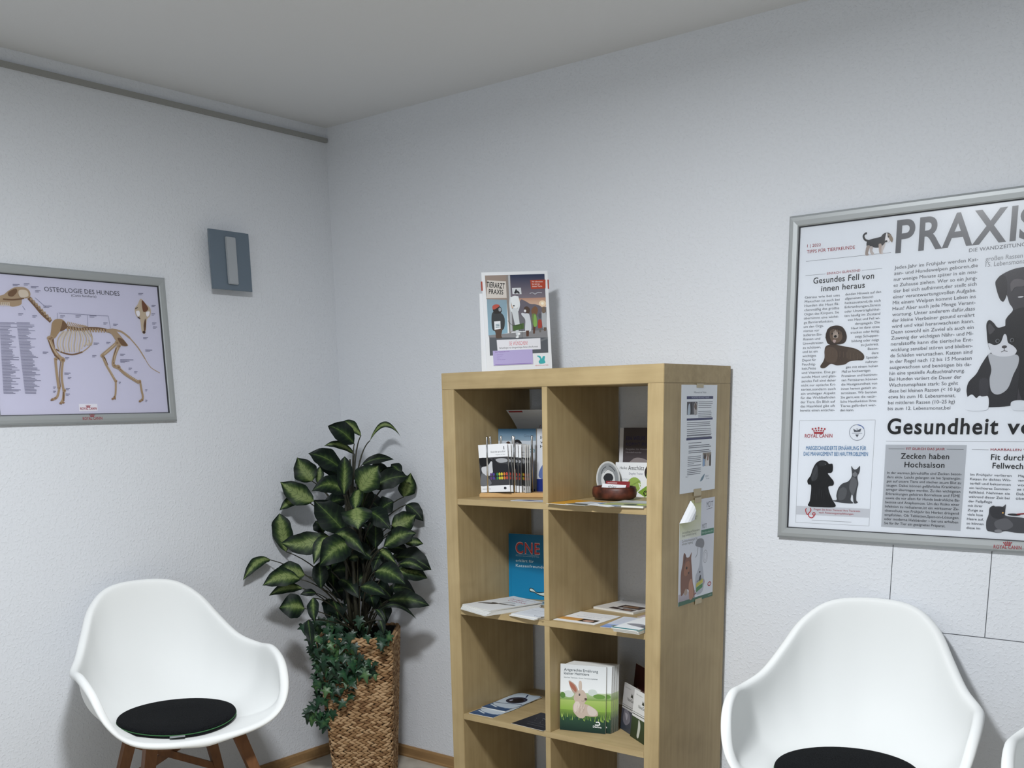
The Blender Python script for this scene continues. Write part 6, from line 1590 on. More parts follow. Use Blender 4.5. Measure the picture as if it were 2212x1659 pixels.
def framed_poster(name, label, root_loc, rz, x0, x1, z0, z1, wd, dp, ops, logo, sheet_y, paper):
    r = empty(name, root_loc, rz, label, 'poster')
    W_, H_ = x1 - x0, z1 - z0
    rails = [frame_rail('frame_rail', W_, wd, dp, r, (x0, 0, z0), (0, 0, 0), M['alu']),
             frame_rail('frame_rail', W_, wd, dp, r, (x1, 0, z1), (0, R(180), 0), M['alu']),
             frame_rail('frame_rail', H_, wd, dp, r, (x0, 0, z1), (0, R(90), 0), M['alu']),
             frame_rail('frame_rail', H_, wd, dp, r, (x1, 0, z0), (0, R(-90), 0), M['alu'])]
    s = Sheet()
    s.slab(x0 + wd * 0.6, x1 - wd * 0.6, z0 + wd * 0.6, z1 - wd * 0.6, 0.004)
    s.ops(crop(ops, x0 + wd * 0.9, x1 - wd * 0.9, z0 + wd * 0.9, z1 - wd * 0.9))
    p = s.build('poster_sheet', r, paper)
    p.location = (0, sheet_y, 0)
    bm = bmesh.new()
    v = [bm.verts.new(c) for c in ((x0 + wd * .7, sheet_y - 0.0022, z0 + wd * .7), (x1 - wd * .7, sheet_y - 0.0022, z0 + wd * .7), (x1 - wd * .7, sheet_y - 0.0022, z1 - wd * .7), (x0 + wd * .7, sheet_y - 0.0022, z1 - wd * .7))]
    bm.faces.new(v)
    from_bm('protective_sheet', bm, M['film'], r)
    lg = Sheet()
    lg.ops(logo)
    l = lg.build('maker_logo', rails[0])
    l.location = (-x0, -dp * 1.045 + 0.0001, -z0)
    l.rotation_euler = (0, 0, 0)
    return r
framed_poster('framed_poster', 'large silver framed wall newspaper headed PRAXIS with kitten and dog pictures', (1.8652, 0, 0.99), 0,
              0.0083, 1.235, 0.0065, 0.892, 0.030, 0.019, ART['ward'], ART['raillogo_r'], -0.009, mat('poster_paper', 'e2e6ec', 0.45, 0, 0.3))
# left wall: local +X runs along +Y of the room
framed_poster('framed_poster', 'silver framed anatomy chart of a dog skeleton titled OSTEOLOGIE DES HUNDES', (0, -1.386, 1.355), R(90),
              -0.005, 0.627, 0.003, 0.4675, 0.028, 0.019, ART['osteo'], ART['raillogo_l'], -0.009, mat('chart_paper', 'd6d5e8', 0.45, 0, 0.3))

# ------------------------------------------------------------------ wall sconce
r = empty('wall_sconce', (0, -0.511, 1.895), 0, 'unlit wall lamp with square smoky grey glass plate beside the room corner', 'wall lamp')
box_obj('wall_mount', (0.0005, 0.038, -0.03, 0.03, -0.07, 0.07), M['alu'], r, 0.002)
box_obj('glass_plate', (0.038, 0.045, -0.0835, 0.0835, -0.097, 0.097), M['glass_plate'], r, 0.001)
bm = bmesh.new()
box(bm, 0.0452, 0.054, -0.0205, 0.0205, -0.078, 0.077)
bmesh.ops.bevel(bm, geom=list(bm.edges), offset=0.002, segments=2, affect='EDGES')
from_bm('diffuser_strip', bm, M['strip'], r)

# ------------------------------------------------------------------ shelf unit
SHR = R(0.7737)
SH0 = Vector((0.9252, -0.4166, 0))
def S(x, y, z):
    c, s = math.cos(SHR), math.sin(SHR)
    return Vector((SH0.x + x * c - y * s, SH0.y + x * s + y * c, z))
Z1, Z2, Z3 = 1.105, 0.7513, 0.3976
sh = empty('shelf_unit', SH0, SHR, 'tall birch open cube shelf with two columns standing against the right wall', 'shelf')
box_obj('top_board', (0, 0.79, 0, 0.39, 1.44, 1.49), M['birch_h'], sh, 0.0012)
box_obj('bottom_board', (0, 0.79, 0, 0.39, 0.0, 0.05), M['birch_h'], sh, 0.0012)
for x in (0, 0.74):
    box_obj('side_panel', (x, x + 0.05, 0, 0.39, 0.05, 1.44), M['birch_v'], sh, 0.0012)
for z in (Z1, Z2, Z3):
    box_obj('shelf_board', (0.05, 0.74, 0.001, 0.388, z - 0.0187, z), M['birch_h'], sh, 0.0008)
for z0, z1 in ((Z1, 1.44), (Z2, Z1 - 0.0187), (Z3, Z2 - 0.0187), (0.05, Z3 - 0.0187)):
    box_obj('divider', (0.3855, 0.4045, 0.001, 0.388, z0, z1), M['birch_v'], sh, 0.0008)

def booklet(name, label, cat, key, w_, h_, th, pos, yaw=0.0, pitch=0.0, roll=0.0, group=None, paper=None, bend=None, ops=None):
    s = Sheet()
    s.slab(0, w_, 0, h_, th)
    s.ops(crop(ops if ops is not None else P[key], 0, w_, 0, h_))
    o = s.build(name, None, paper or M['page'], bend)
    o.location = S(*pos)
    o.rotation_euler = (R(pitch), R(roll), R(yaw) + SHR)
    tag(o, label, cat, group)
    return o
def flat(name, label, cat, key, w_, h_, th, pos, yaw=0.0, group=None, ops=None):
    """lies on a board; pos is its front left corner"""
    return booklet(name, label, cat, key, w_, h_, th, (pos[0], pos[1], pos[2] + th + 0.0003), yaw, -90, 0, group, None, None, ops)

# --- display card on top
DYAW = R(49)
d0 = S(0.155 - 0.105 * math.cos(DYAW), 0.20 - 0.105 * math.sin(DYAW), 1.4945)
r = empty('display_stand', d0, SHR + DYAW, 'white standing cardboard display with a cartoon picture on top of the shelf', 'display')
s = Sheet()
s.slab(0, 0.21, 0, 0.297, 0.003)
s.ops(crop(ART['card'], 0, 0.21, 0, 0.297))
c = s.build('card', r)
CARD_ROT = (R(-3), R(-1.7), 0)
c.rotation_euler = CARD_ROT
RC = mat('red_card', 'a8432f', 0.5)
for x0_, x1_ in ((0.2085, 0.2125), (-0.0025, 0.0015)):
    box_obj('red_band_end', (x0_, x1_, -0.0012, 0.004, 0.243, 0.270), RC, c)
bm = bmesh.new()
vs = [bm.verts.new(q) for q in ((0.10, 0.016, 0.22), (0.10, 0.085, -0.003), (0.10, 0.008, -0.003), (0.1035, 0.016, 0.22), (0.1035, 0.085, -0.003), (0.1035, 0.008, -0.003))]
for q in ((0, 1, 2), (5, 4, 3), (0, 3, 4, 1), (1, 4, 5, 2), (2, 5, 3, 0)):
    bm.faces.new([vs[i] for i in q])
from_bm('easel_foot', bm, M['white_card'], r)
bm = bmesh.new()
box(bm, -0.016, 0.20, 0.0045, 0.0065, -0.002, 0.235, 0, Matrix.Rotation(R(-3), 4, 'X'))
from_bm('backing_panel', bm, M['white_card'], r)
mw = Matrix.Translation(d0) @ Matrix.Rotation(SHR + DYAW, 4, 'Z') @ Euler(CARD_ROT).to_matrix().to_4x4()
s = Sheet()
s.slab(0, 0.127, 0, 0.045, 0.0006)
s.ops(crop([rc(0, 'b9aedb', 0, 0, 127, 45)] + ART['purple'], 0, 0.127, 0, 0.045))
o = s.build('leaflet', None, M['white_card'])
o.location = mw @ Vector((0.0215, -0.0018, 0.0165))
o.rotation_euler = (mw.to_3x3().to_euler())
tag(o, 'purple leaflet tucked into the foot of the standing cartoon display', 'leaflet')

# --- upper left compartment
HY = R(24)
hr = empty('brochure_holder', S(0.098, 0.052, Z1 + 0.0004), SHR + HY, 'wooden brochure holder with upright metal rods in the upper left compartment', 'brochure holder')
bm = bmesh.new()
box(bm, 0, 0.285, 0, 0.066, 0, 0.015)
bmesh.ops.bevel(bm, geom=list(bm.edges), offset=0.003, segments=2, affect='EDGES')
from_bm('base', bm, M['holder_wood'], hr)
for (x, y) in ((0.028, 0.006), (0.115, 0.006), (0.212, 0.006), (0.024, 0.060), (0.060, 0.060), (0.098, 0.060), (0.160, 0.060)):
    bm = bmesh.new()
    tube(bm, [(x, y, 0.0152), (x, y, 0.188), (x, y, 0.1905)], [0.0034, 0.0034, 0.002], 10)
    from_bm('rod', bm, M['steel'], hr, True)
def HP(x, y, z):   # holder coordinates to shelf coordinates
    return (0.098 + x * math.cos(HY) - y * math.sin(HY), 0.052 + x * math.sin(HY) + y * math.cos(HY), Z1 + z)
for i in range(5):
    booklet('brochure', ('front brochure with black and white dog photo and coloured dots in the rod holder' if i == 0 else 'white edged brochure fanned behind the coloured dot brochure in the rod holder'),
            'brochure', 'care', 0.105, 0.148, 0.0022, HP(0.004 + i * 0.0062, 0.0125 + i * 0.0052, 0.0165), 9 + i * 2.4, 0, -3.0 + i * 0.8,
            group='brochures standing in the rod holder' if i else None)
for i in range(3):
    booklet('brochure', 'brochure in the second stack of the rod holder right of the coloured dots', 'brochure', 'care', 0.105, 0.148, 0.0022,
            (0.155 + i * 0.0030, 0.180 + i * 0.0036, Z1 + 0.0165), -39 + i, 0, 0, group='second stack of brochures in the rod holder')
booklet('book', 'pale blue booklet titled Gesunde Ohren behind the rod holder', 'booklet', 'ears', 0.146, 0.21, 0.006, (0.0535, 0.205, Z1 + 0.0005), 4, -2)
booklet('book', 'white booklet with navy foot and dog picture beside the divider behind the rod holder', 'booklet', 'hound', 0.148, 0.21, 0.012, (0.204, 0.215, Z1 + 0.0005), 8, -2)
def curl(x, y, z):
    t = z / 0.297
    return (x, y - 0.16 * max(0, t - 0.55) ** 1.35 * 1.6, z - 0.10 * max(0, t - 0.62) ** 1.2)
s = Sheet()
NS = 12
vs, fs = [], []
for j in range(NS + 1):
    z = 0.297 * j / NS
    vs += [(0, 0, z), (0.21, 0, z)]
for j in range(NS):
    fs.append((2 * j, 2 * j + 1, 2 * j + 3, 2 * j + 2))
s.add(vs, fs, 0, (1, 1, 1, 1))
s.ops([rc(1, 'a8373a', 6, 284, 60, 294), st(1, 'a44a4a', 1.6, (90, 215), (100, 232)), st(1, 'a44a4a', 1.6, (104, 215), (110, 230)), st(1, '8a8a88', 1.0, (60, 262), (120, 262))])
o = s.build('magazine', None, M['white_card'], curl)
md = o.modifiers.new('thick', 'SOLIDIFY')
md.thickness = 0.0012
md.offset = 1
o.location = S(0.062, 0.318, Z1 + 0.001)
o.rotation_euler = (R(-2), 0, SHR + R(3))
tag(o, 'white magazine with red corner bending forward over the booklets in the upper left compartment', 'magazine')
flat('leaflet', 'blue and white leaflet lying flat in front of the rod holder', 'leaflet', 'shelfflyer', 0.12, 0.042, 0.0012, (0.255, 0.012, Z1), 6)

# --- upper right compartment
booklet('booklet', 'dark booklet titled EIN WELPE KOMMT INS HAUS at the back of the upper right compartment', 'booklet', 'welpe', 0.148, 0.21, 0.005, (0.447, 0.318, Z1 + 0.0005), 0, -3)
booklet('flyer', 'white and green dog trainer flyer leaning in front of the puppy booklet', 'flyer', 'trainer', 0.148, 0.105, 0.001, (0.446, 0.296, Z1 + 0.0005), 2, -6)
r = empty('bowl', S(0.512, 0.195, Z1 + 0.0036), SHR, 'low brown leather bowl holding cards in the upper right compartment', 'bowl')
def lathe_oval(bm, prof, ax, ay, seg=36):
    rings = []
    for rr_, z in prof:
        rings.append([bm.verts.new((ax * rr_ * math.cos(2 * PI * k / seg), ay * rr_ * math.sin(2 * PI * k / seg), z)) for k in range(seg)])
    for a_, b_ in zip(rings, rings[1:]):
        for k in range(seg):
            bm.faces.new((a_[k], a_[(k + 1) % seg], b_[(k + 1) % seg], b_[k]))
    return rings
bm = bmesh.new()
rg = lathe_oval(bm, [(0.86, 0), (0.97, 0.006), (1.0, 0.016), (0.99, 0.028), (0.94, 0.036), (0.90, 0.036), (0.88, 0.030), (0.86, 0.006)], 0.072, 0.055)
bm.faces.new(rg[0][::-1])
bm.faces.new(rg[-1])
from_bm('bowl_body', bm, M['leather'], r, True)
def card_in_bowl(label, x, y, w_, h_, pitch, yaw, roll, ops):
    booklet('card', label, 'card', None, w_, h_, 0.0008, (x, y, Z1 + 0.0105), yaw, pitch, roll, ops=ops, paper=M['white_card'])
card_in_bowl('red card standing in the brown leather bowl behind the white card', 0.470, 0.205, 0.084, 0.044, -12, 2, 0, [rc(0, '8a2f34', 0, 0, 84, 44), rc(1, 'c8a8a8', 6, 37, 40, 40)])
card_in_bowl('white card with handwriting standing at the front of the brown leather bowl', 0.462, 0.188, 0.082, 0.040, -28, 3, 2, [rc(0, 'e6e8ec', 0, 0, 82, 40), tx(2, '24262c', 22, 29, 50, 6, '60 Cent', 1)])
bm = bmesh.new()
s = Sheet()
pts = [(0.036 * math.cos(t), 0.047 + 0.047 * math.sin(t)) for t in [2 * PI * i / 40 for i in range(40)]]
b_ = len(pts)
s.add([(x, 0, z) for x, z in pts] + [(x, 0.004, z) for x, z in pts], [tuple(range(b_)), tuple(range(2 * b_ - 1, b_ - 1, -1))] + [(i, b_ + i, b_ + (i + 1) % b_, (i + 1) % b_) for i in range(b_)], 0, (1, 1, 1, 1))
s.ops([el(0, 'aeb0b0', 0, 47, 33, 44), el(1, '8a8e90', 0, 47, 31, 42), el(2, 'd0d2d2', 0, 44, 21, 29), pl('s', 3, '14151a', (-8, 18), (-10, 40), (-14, 52), (-4, 62), (10, 60), (16, 50), (12, 42), (4, 40), (4, 18)), st(3, '3a3c40', 2, (-20, 62), (-14, 74), (-4, 80)), st(3, '3a3c40', 2, (4, 82), (14, 76), (22, 66)), st(3, '50545a', 1.4, (-12, 64), (0, 72), (14, 66))])
o = s.build('plaque', None, mat('plaque_rim', 'c8cac8', 0.5))
o.location = S(0.4465, 0.232, Z1 + 0.016)
o.rotation_euler = (R(-4), R(-4), SHR + R(20))
tag(o, 'oval grey plaque with a black dog standing behind the leather bowl', 'plaque')
o.location = S(0.4495, 0.262, Z1 + 0.001)
o.scale = (1.05, 1.0, 1.16)
flat('leaflet', 'yellow leaflet lying at the left front of the upper right compartment', 'leaflet', 'yellow', 0.125, 0.13, 0.0012, (0.408, -0.012, Z1), -4)
flat('leaflet', 'grey and dark leaflet lying on the edge of the yellow leaflet', 'leaflet', 'greywhite', 0.085, 0.10, 0.001, (0.478, -0.016, Z1 + 0.0018), -14)
flat('leaflet', 'green leaflet lying in front of the leather bowl beside the side panel', 'leaflet', 'green', 0.145, 0.15, 0.005, (0.588, -0.010, Z1), 2)
flat('leaflet', 'blue and white striped leaflet lying in the middle of the upper right compartment floor', 'leaflet', 'bluewhite', 0.095, 0.11, 0.001, (0.556, -0.016, Z1 + 0.0031), -18)

# --- second row, left
booklet('book', 'blue book titled CNE standing in the second row left compartment', 'book', 'cne', 0.15, 0.217, 0.009, (0.0525, 0.252, Z2 + 0.0005), 7, -1.5)
for i in range(5):
    flat('magazine', ('topmost white magazine with red title of the fanned pile in front of the blue book' if i == 4 else 'white magazine below the top one in the fanned pile before the blue book'), 'magazine', 'acvise', 0.150, 0.210, 0.0028,
         (0.0565 + i * 0.0005, -0.006 + i * 0.002, Z2 + i * 0.0032), -19 + i * 2.2 if i < 4 else -14, group='pile of white magazines' if i < 4 else None)
for i in range(2):
    flat('brochure', ('lower white folded brochure beside the divider in front of the blue book' if i == 0 else 'white brochure with two dogs lying beside the divider in front of the blue book'), 'brochure', 'dogs', 0.112, 0.125, 0.003, (0.254 + i * 0.003, -0.004 + i * 0.006, Z2 + i * 0.0035), -9 + i * 3)
flat('leaflet', 'blue picture leaflet lying at the foot of the CNE book', 'leaflet', 'bluepic', 0.13, 0.06, 0.001, (0.212, 0.19, Z2), 8)

# --- second row, right
flat('magazine', 'magazine with brown photos lying at the back of the second row right compartment', 'magazine', 'photos', 0.162, 0.14, 0.006, (0.409, 0.235, Z2), -7)
flat('flyer', 'white flyer with orange stripe and portrait lying at the left front of its compartment', 'flyer', 'orange', 0.149, 0.15, 0.001, (0.407, 0.018, Z2), 0.5)
flat('flyer', 'pale blue text flyer lying in the middle of the second row right compartment', 'flyer', 'blueflyer', 0.098, 0.165, 0.001, (0.584, 0.006, Z2), 7)
flat('flyer', 'pinkish flyer lying behind the pale blue text flyer', 'flyer', 'pink', 0.13, 0.085, 0.001, (0.60, 0.188, Z2), -4)
for i in range(4):
    flat('brochure', ('top white brochure of the teal edged stack by the right side panel' if i == 3 else 'teal edged brochure under the top one by the right side panel'), 'brochure', 'teal', 0.085, 0.18, 0.0028, (0.6525 - (0.004 if i == 3 else 0.0), -0.028 - i * 0.002, Z2 + 0.0014 + i * 0.0031), 0.0, group='teal edged brochures' if i < 3 else None,
         ops=None if i == 3 else [rc(0, '3f8088', 0, 0, 105, 210)])

# --- third row, left
flat('brochure', 'lower blue brochure with round picture lying in the third row left compartment', 'brochure', 'lens', 0.10, 0.21, 0.0015, (0.062, 0.014, Z3), 1.5)
flat('brochure', 'upper blue brochure with round picture lying on another one in the third row', 'brochure', 'lens', 0.10, 0.21, 0.003, (0.058, 0.085, Z3 + 0.002), 1.0)
flat('leaflet', 'black leaflet lying beside the divider in the third row left compartment', 'leaflet', 'dark', 0.132, 0.15, 0.001, (0.248, 0.004, Z3), -3)

# --- third row, right
ry = R(16)
for i in range(9):
    d_ = 0.0 if i == 0 else 0.009 + (i - 1) * 0.0053
    sx_ = 0.0 if i == 0 else 0.010 + i * 0.0016
    px_ = 0.4125 + sx_ * math.cos(ry) - d_ * math.sin(ry) + (0.004 if i else 0)
    py_ = 0.040 + sx_ * math.sin(ry) + d_ * math.cos(ry)
    booklet('booklet', ('front rabbit booklet titled Artgerechte Ernährung standing in the third row' if i == 0 else 'rabbit booklet standing in the row behind the front rabbit booklet'), 'booklet', 'rabbit', 0.148, 0.21, 0.005, (max(px_, 0.4075 + 0.006 * 0), py_, Z3 + 0.0005),
            16, -3.0, 0, group='rabbit booklets behind the front one' if i else None, ops=ART['rabbit'])
booklet('booklet', 'dark red booklet leaning behind the grey brochures beside the rabbit booklets', 'booklet', 'opera', 0.148, 0.20, 0.004, (0.566, 0.203, Z3 + 0.0005), -35, -6, 0)
booklet('brochure', 'grey brochure leaning left of the white one beside the rabbit booklets', 'brochure', 'nexa', 0.105, 0.148, 0.003, (0.558, 0.160, Z3 + 0.0005), -33, -6, 0)
booklet('brochure', 'white and green brochure leaning against the right side panel in the third row', 'brochure', 'nexb', 0.105, 0.148, 0.003, (0.626, 0.109, Z3 + 0.0005), -33, -6, 0)

# --- papers taped to the side panel: local +X runs towards the wall
def side_paper(name, label, key, y0, z0, w_, h_, bend=None, ops=None):
    o = booklet(name, label, 'notice', key, w_, h_, 0.0004, (0.7912, y0, z0), 90, 0, 0, paper=M['white_card'], bend=bend, ops=ops)
    return o
n_ = side_paper('notice', 'white printed notice with two small photos taped at the top of the shelf side', 'notice', 0.094, 1.1385, 0.21, 0.297)
for (x0_, z0_, x1_, z1_) in ((0.085, 0.289, 0.125, 0.3005), (0.08, -0.012, 0.125, 0.008)):
    box_obj('tape', (x0_, x1_, -0.0012, -0.0009, z0_, z1_), M['tape'], n_)
# poster with its upper left corner folded forward
def cut(x, z):
    return z - 0.297 + (0.062 - x) * 0.95 > 0
s = Sheet()
pts = [(0, 0), (0.21, 0), (0.21, 0.297), (0.062, 0.297), (0.0, 0.238)]
b_ = len(pts)
s.add([(x, 0, z) for x, z in pts] + [(x, 0.0004, z) for x, z in pts], [tuple(range(b_)), tuple(range(2 * b_ - 1, b_ - 1, -1))] + [(i, b_ + i, b_ + (i + 1) % b_, (i + 1) % b_) for i in range(b_)], 0, (1, 1, 1, 1))
sp = []
for o in P['spray']:
    if o[0] == 'g' and o[1] == 0:
        s.poly(pts, 0, [lin('dce0e8'), lin('dce0e8'), lin('d2d4de'), lin('d2d4de'), lin('d2d4de')])
    elif o[0] == 'g' and o[2] == 'c4c48a':
        s.poly([(0, 0.19), (0.126, 0.19), (0.126, 0.297), (0.062, 0.297), (0, 0.238)], 1, [lin('dfe2d8'), lin('dfe2d8'), lin('c4c48a'), lin('c4c48a'), lin('c9cc9c')])
    else:
        sp.append(o)
s.ops(sp)
o = s.build('poster', None, M['white_card'])
o.location = S(0.7912, 0.096, 0.8185)
o.rotation_euler = (0, 0, R(90) + SHR)
tag(o, 'pet spray poster with ginger cat taped below the printed notice on the shelf side', 'poster')
bm = bmesh.new()
rows = []
for j in range(7):
    t = j / 6
    a0 = Vector((0.062, -0.0016, 0.297)).lerp(Vector((0.062 - 0.028, -0.010, 0.297)), 0)
    p0 = Vector((0.062, 0, 0.297)); p1 = Vector((0.0, 0, 0.238)); tipv = Vector((0.066, -0.012, 0.243))
    e0 = p0.lerp(tipv, t); e1 = p1.lerp(tipv, t)
    lift = Vector((0, -0.010 * math.sin(PI * min(1, t * 1.1)) - 0.0012, 0))
    rows.append([bm.verts.new(e0.lerp(e1, k / 4) + lift * (1 if t else 0.2)) for k in range(5)] if j < 6 else [bm.verts.new(tipv)])
for j in range(5):
    for k in range(4):
        bm.faces.new((rows[j][k], rows[j][k + 1], rows[j + 1][k + 1], rows[j + 1][k]))
for k in range(4):
    bm.faces.new((rows[5][k], rows[5][k + 1], rows[6][0]))
fo = from_bm('folded_corner', bm, M['white_card'], o)
for (x0_, z0_, x1_, z1_) in ((0.085, 0.288, 0.125, 0.303), (0.10, -0.010, 0.14, 0.006)):
    box_obj('tape', (x0_, x1_, -0.0012, -0.0009, z0_, z1_), M['tape'], o)

# ------------------------------------------------------------------ armchairs
RIM = [(0, -.238, .433), (.133, -.241, .444), (.22, -.227, .469), (.267, -.203, .523), (.288, -.152, .597), (.296, -.06, .631), (.29, .041, .625), (.253, .128, .648), (.213, .195, .71), (.172, .248, .777), (.106, .288, .823), (0, .306, .834)]
def rim_curve(n=6):
    full = [Vector(p) for p in RIM] + [Vector((-p[0], p[1], p[2])) for p in RIM[1:-1]][::-1]
    out = []
    m_ = len(full)
    for i in range(m_):
        a, b, c, d = full[i - 1], full[i], full[(i + 1) % m_], full[(i + 2) % m_]
        for k in range(n):
            t = k / n
            out.append(0.5 * (2 * b + (c - a) * t + (2 * a - 5 * b + 4 * c - d) * t * t + (3 * b - a - 3 * c + d) * t ** 3))
    return out
def build_shell(parent):
    rim = rim_curve()
    nr = len(rim)
    cen = Vector((0, 0.02, 0.428))
    SN = 16
    grid = []
    for i, p in enumerate(rim):
        q = rim[(i + 1) % nr] - rim[i - 1]
        outw = Vector((q.y, -q.x, 0)).normalized()
        if outw.dot(Vector((p.x, p.y, 0)) - Vector((cen.x, cen.y, 0))) < 0:
            outw = -outw
        p = p - outw * 0.012
        back = max(0.0, min(1.0, (p.y + 0.02) / 0.3))
        front = max(0.0, min(1.0, (-p.y - 0.10) / 0.13)) * (1 - max(0, min(1, (p.z - 0.45) / 0.1)))
        ex = 2.9 - 0.5 * back ** 1.3
        col = []
        for j in range(1, SN + 1):
            f = j / SN
            ph = f * PI / 2
            h = math.sin(ph) ** (2 / ex)
            g = 1 - math.cos(ph) ** (2 / ex)
            h = h * (1 - front) + f * front
            g = g * (1 - front) + f ** 2.5 * front
            xy = cen.lerp(p, h)
            col.append(Vector((xy.x, xy.y, cen.z + (p.z - cen.z) * g)))
        up = (col[-1] - col[-2]).normalized()
        up = (up + Vector((0, 0, 0.6))).normalized() if front < 0.5 else (up * 0.7 + Vector((0, 0, 0.3))).normalized()
        o2 = (outw - up * outw.dot(up)).normalized()
        rr_ = 0.0145
        for k in range(1, 7):
            al = k / 6 * R(215)
            col.append(p + o2 * (rr_ * (1 - math.cos(al))) + up * (rr_ * math.sin(al)))
        grid.append(col)
    verts = [cen]
    for col in grid:
        verts += col
    nc = len(grid[0])
    idx = lambda i, j: 1 + (i % nr) * nc + j
    faces = [(0, idx(i, 0), idx(i + 1, 0)) for i in range(nr)]
    for i in range(nr):
        for j in range(nc - 1):
            faces.append((idx(i, j), idx(i, j + 1), idx(i + 1, j + 1), idx(i + 1, j)))
    me = bpy.data.meshes.new('seat_shell')
    me.from_pydata([tuple(v) for v in verts], [], faces)
    bm = bmesh.new()
    bm.from_mesh(me)
    bmesh.ops.recalc_face_normals(bm, faces=bm.faces)
    f0 = min(bm.faces, key=lambda f: (f.calc_center_median() - cen).length)
    if f0.normal.z < 0:
        bmesh.ops.reverse_faces(bm, faces=bm.faces)
    bm.to_mesh(me)
    bm.free()
    me.polygons.foreach_set('use_smooth', [True] * len(me.polygons))
    o = mesh_obj('seat_shell', me, parent, [M['plastic']])
    md = o.modifiers.new('thickness', 'SOLIDIFY')
    md.thickness = 0.0055
    md.offset = -1
    sub = o.modifiers.new('smooth', 'SUBSURF')
    sub.levels = sub.render_levels = 1
    return o
LEGT = {(-1, -1): (-0.135, -0.125), (1, -1): (0.135, -0.125), (-1, 1): (-0.115, 0.125), (1, 1): (0.115, 0.125)}
LEGB = {(-1, -1): (-0.245, -0.225), (1, -1): (0.245, -0.225), (-1, 1): (-0.215, 0.235), (1, 1): (0.215, 0.235)}
def leg_pt(k, z):
    t = 1 - z / 0.405
    a, b = LEGT[k], LEGB[k]
    return Vector((a[0] + (b[0] - a[0]) * t, a[1] + (b[1] - a[1]) * t, z))
def make_chair():
    r = empty('armchair', (0, 0, 0))
    build_shell(r)
    for k in LEGT:
        bm = bmesh.new()
        bar(bm, leg_pt(k, 0.0005), leg_pt(k, 0.404), 0.026, 0.026, 0.036, 0.034)
        from_bm('leg', bm, M['walnut'], r)
    for k0, k1 in (((-1, -1), (1, -1)), ((1, 1), (-1, 1))):
        bm = bmesh.new()
        bar(bm, leg_pt(k0, 0.395), leg_pt(k1, 0.395), 0.018, 0.022)
        from_bm('seat_support', bm, M['walnut'], r)
    for (k0, z0), (k1, z1) in ((((1, 1), 0.35), ((-1, 1), 0.19)), (((-1, 1), 0.35), ((1, 1), 0.19))):
        bm = bmesh.new()
        d_ = Vector((0, 0.008 if k0[0] > 0 else -0.008, 0))
        bar(bm, leg_pt(k0, z0) + d_, leg_pt(k1, z1) + d_, 0.024, 0.012)
        from_bm('cross_brace', bm, M['walnut'], r)
    return r
def dish(bm):
    ca, sa = math.cos(R(-18)), math.sin(R(-18))
    for v in bm.verts:
        xc, yc = ca * v.co.x - sa * v.co.y, sa * v.co.x + ca * v.co.y
        v.co.z += 0.010 * (xc / 0.18) ** 2 + 0.008 * max(0.0, yc / 0.16) ** 2
def make_cushion():
    r = empty('seat_cushion', (0, 0, 0))
    bm = bmesh.new()
    rg = lathe_oval(bm, [(0.97, 0.0), (1.0, 0.004), (1.0, 0.008)], 0.180, 0.180, 56)
    bm.faces.new(rg[0][::-1])
    bm.faces.new(rg[-1])
    dish(bm)
    from_bm('felt_base', bm, M['felt'], r, False)
    bm = bmesh.new()
    rg = lathe_oval(bm, [(1.004, 0.008), (1.008, 0.0095), (1.004, 0.011)], 0.180, 0.180, 56)
    bm.faces.new(rg[0][::-1])
    bm.faces.new(rg[-1])
    dish(bm)
    tag(from_bm('edge_seam', bm, M['green_edge'], r), 'green felt seam')
    bm = bmesh.new()
    rg = lathe_oval(bm, [(1.0, 0.011), (1.0, 0.015), (0.985, 0.019), (0.94, 0.021), (0.5, 0.022)], 0.180, 0.180, 56)
    bm.faces.new(rg[0][::-1])
    bm.faces.new(rg[-1])
    dish(bm)
    from_bm('felt_top', bm, M['felt'], r, True)
    bm = bmesh.new()
    box(bm, -0.022, 0.022, -0.196, -0.178, 0.0085, 0.0100)
    tag(from_bm('tag', bm, M['tag'], r), 'grey fabric tag')
    return r
ch1 = make_chair()
ch1.location = (0.363, -1.079, 0)
ch1.rotation_euler = (0, 0, R(73.98))
tag(ch1, 'white shell armchair with wooden legs beside the left wall under the skeleton chart', 'chair', 'white shell armchairs')
ch2 = copy_tree(ch1)
ch2.location = (2.244, -0.332, 0)
ch2.rotation_euler = (0, 0, R(13.78))
tag(ch2, 'white shell armchair right of the shelf below the PRAXIS newspaper', 'chair', 'white shell armchairs')
ch3 = copy_tree(ch1)
ch3.location = (2.952, -0.405, 0)
ch3.rotation_euler = (0, 0, R(8))
tag(ch3, 'white shell armchair cut off by the right edge of the view', 'chair', 'white shell armchairs')
def on_chair(ch, x, y, z, yaw):
    m_ = Matrix.Rotation(ch.rotation_euler.z, 4, 'Z')
    return ch.location + m_ @ Vector((x, y, z)), ch.rotation_euler.z + R(yaw)
cu1 = make_cushion()
p_, a_ = on_chair(ch1, -0.016, -0.022, 0.4352, -18)
cu1.location, cu1.rotation_euler = p_, (0, 0, a_)
tag(cu1, 'round black felt cushion with grey tag on the chair by the left wall', 'cushion', 'black felt seat cushions')
cu2 = copy_tree(cu1)
p_, a_ = on_chair(ch2, 0.0, -0.052, 0.4352, -25)
cu2.location, cu2.rotation_euler = p_, (0, 0, a_)
tag(cu2, 'round black felt cushion on the chair right of the shelf', 'cushion', 'black felt seat cushions')

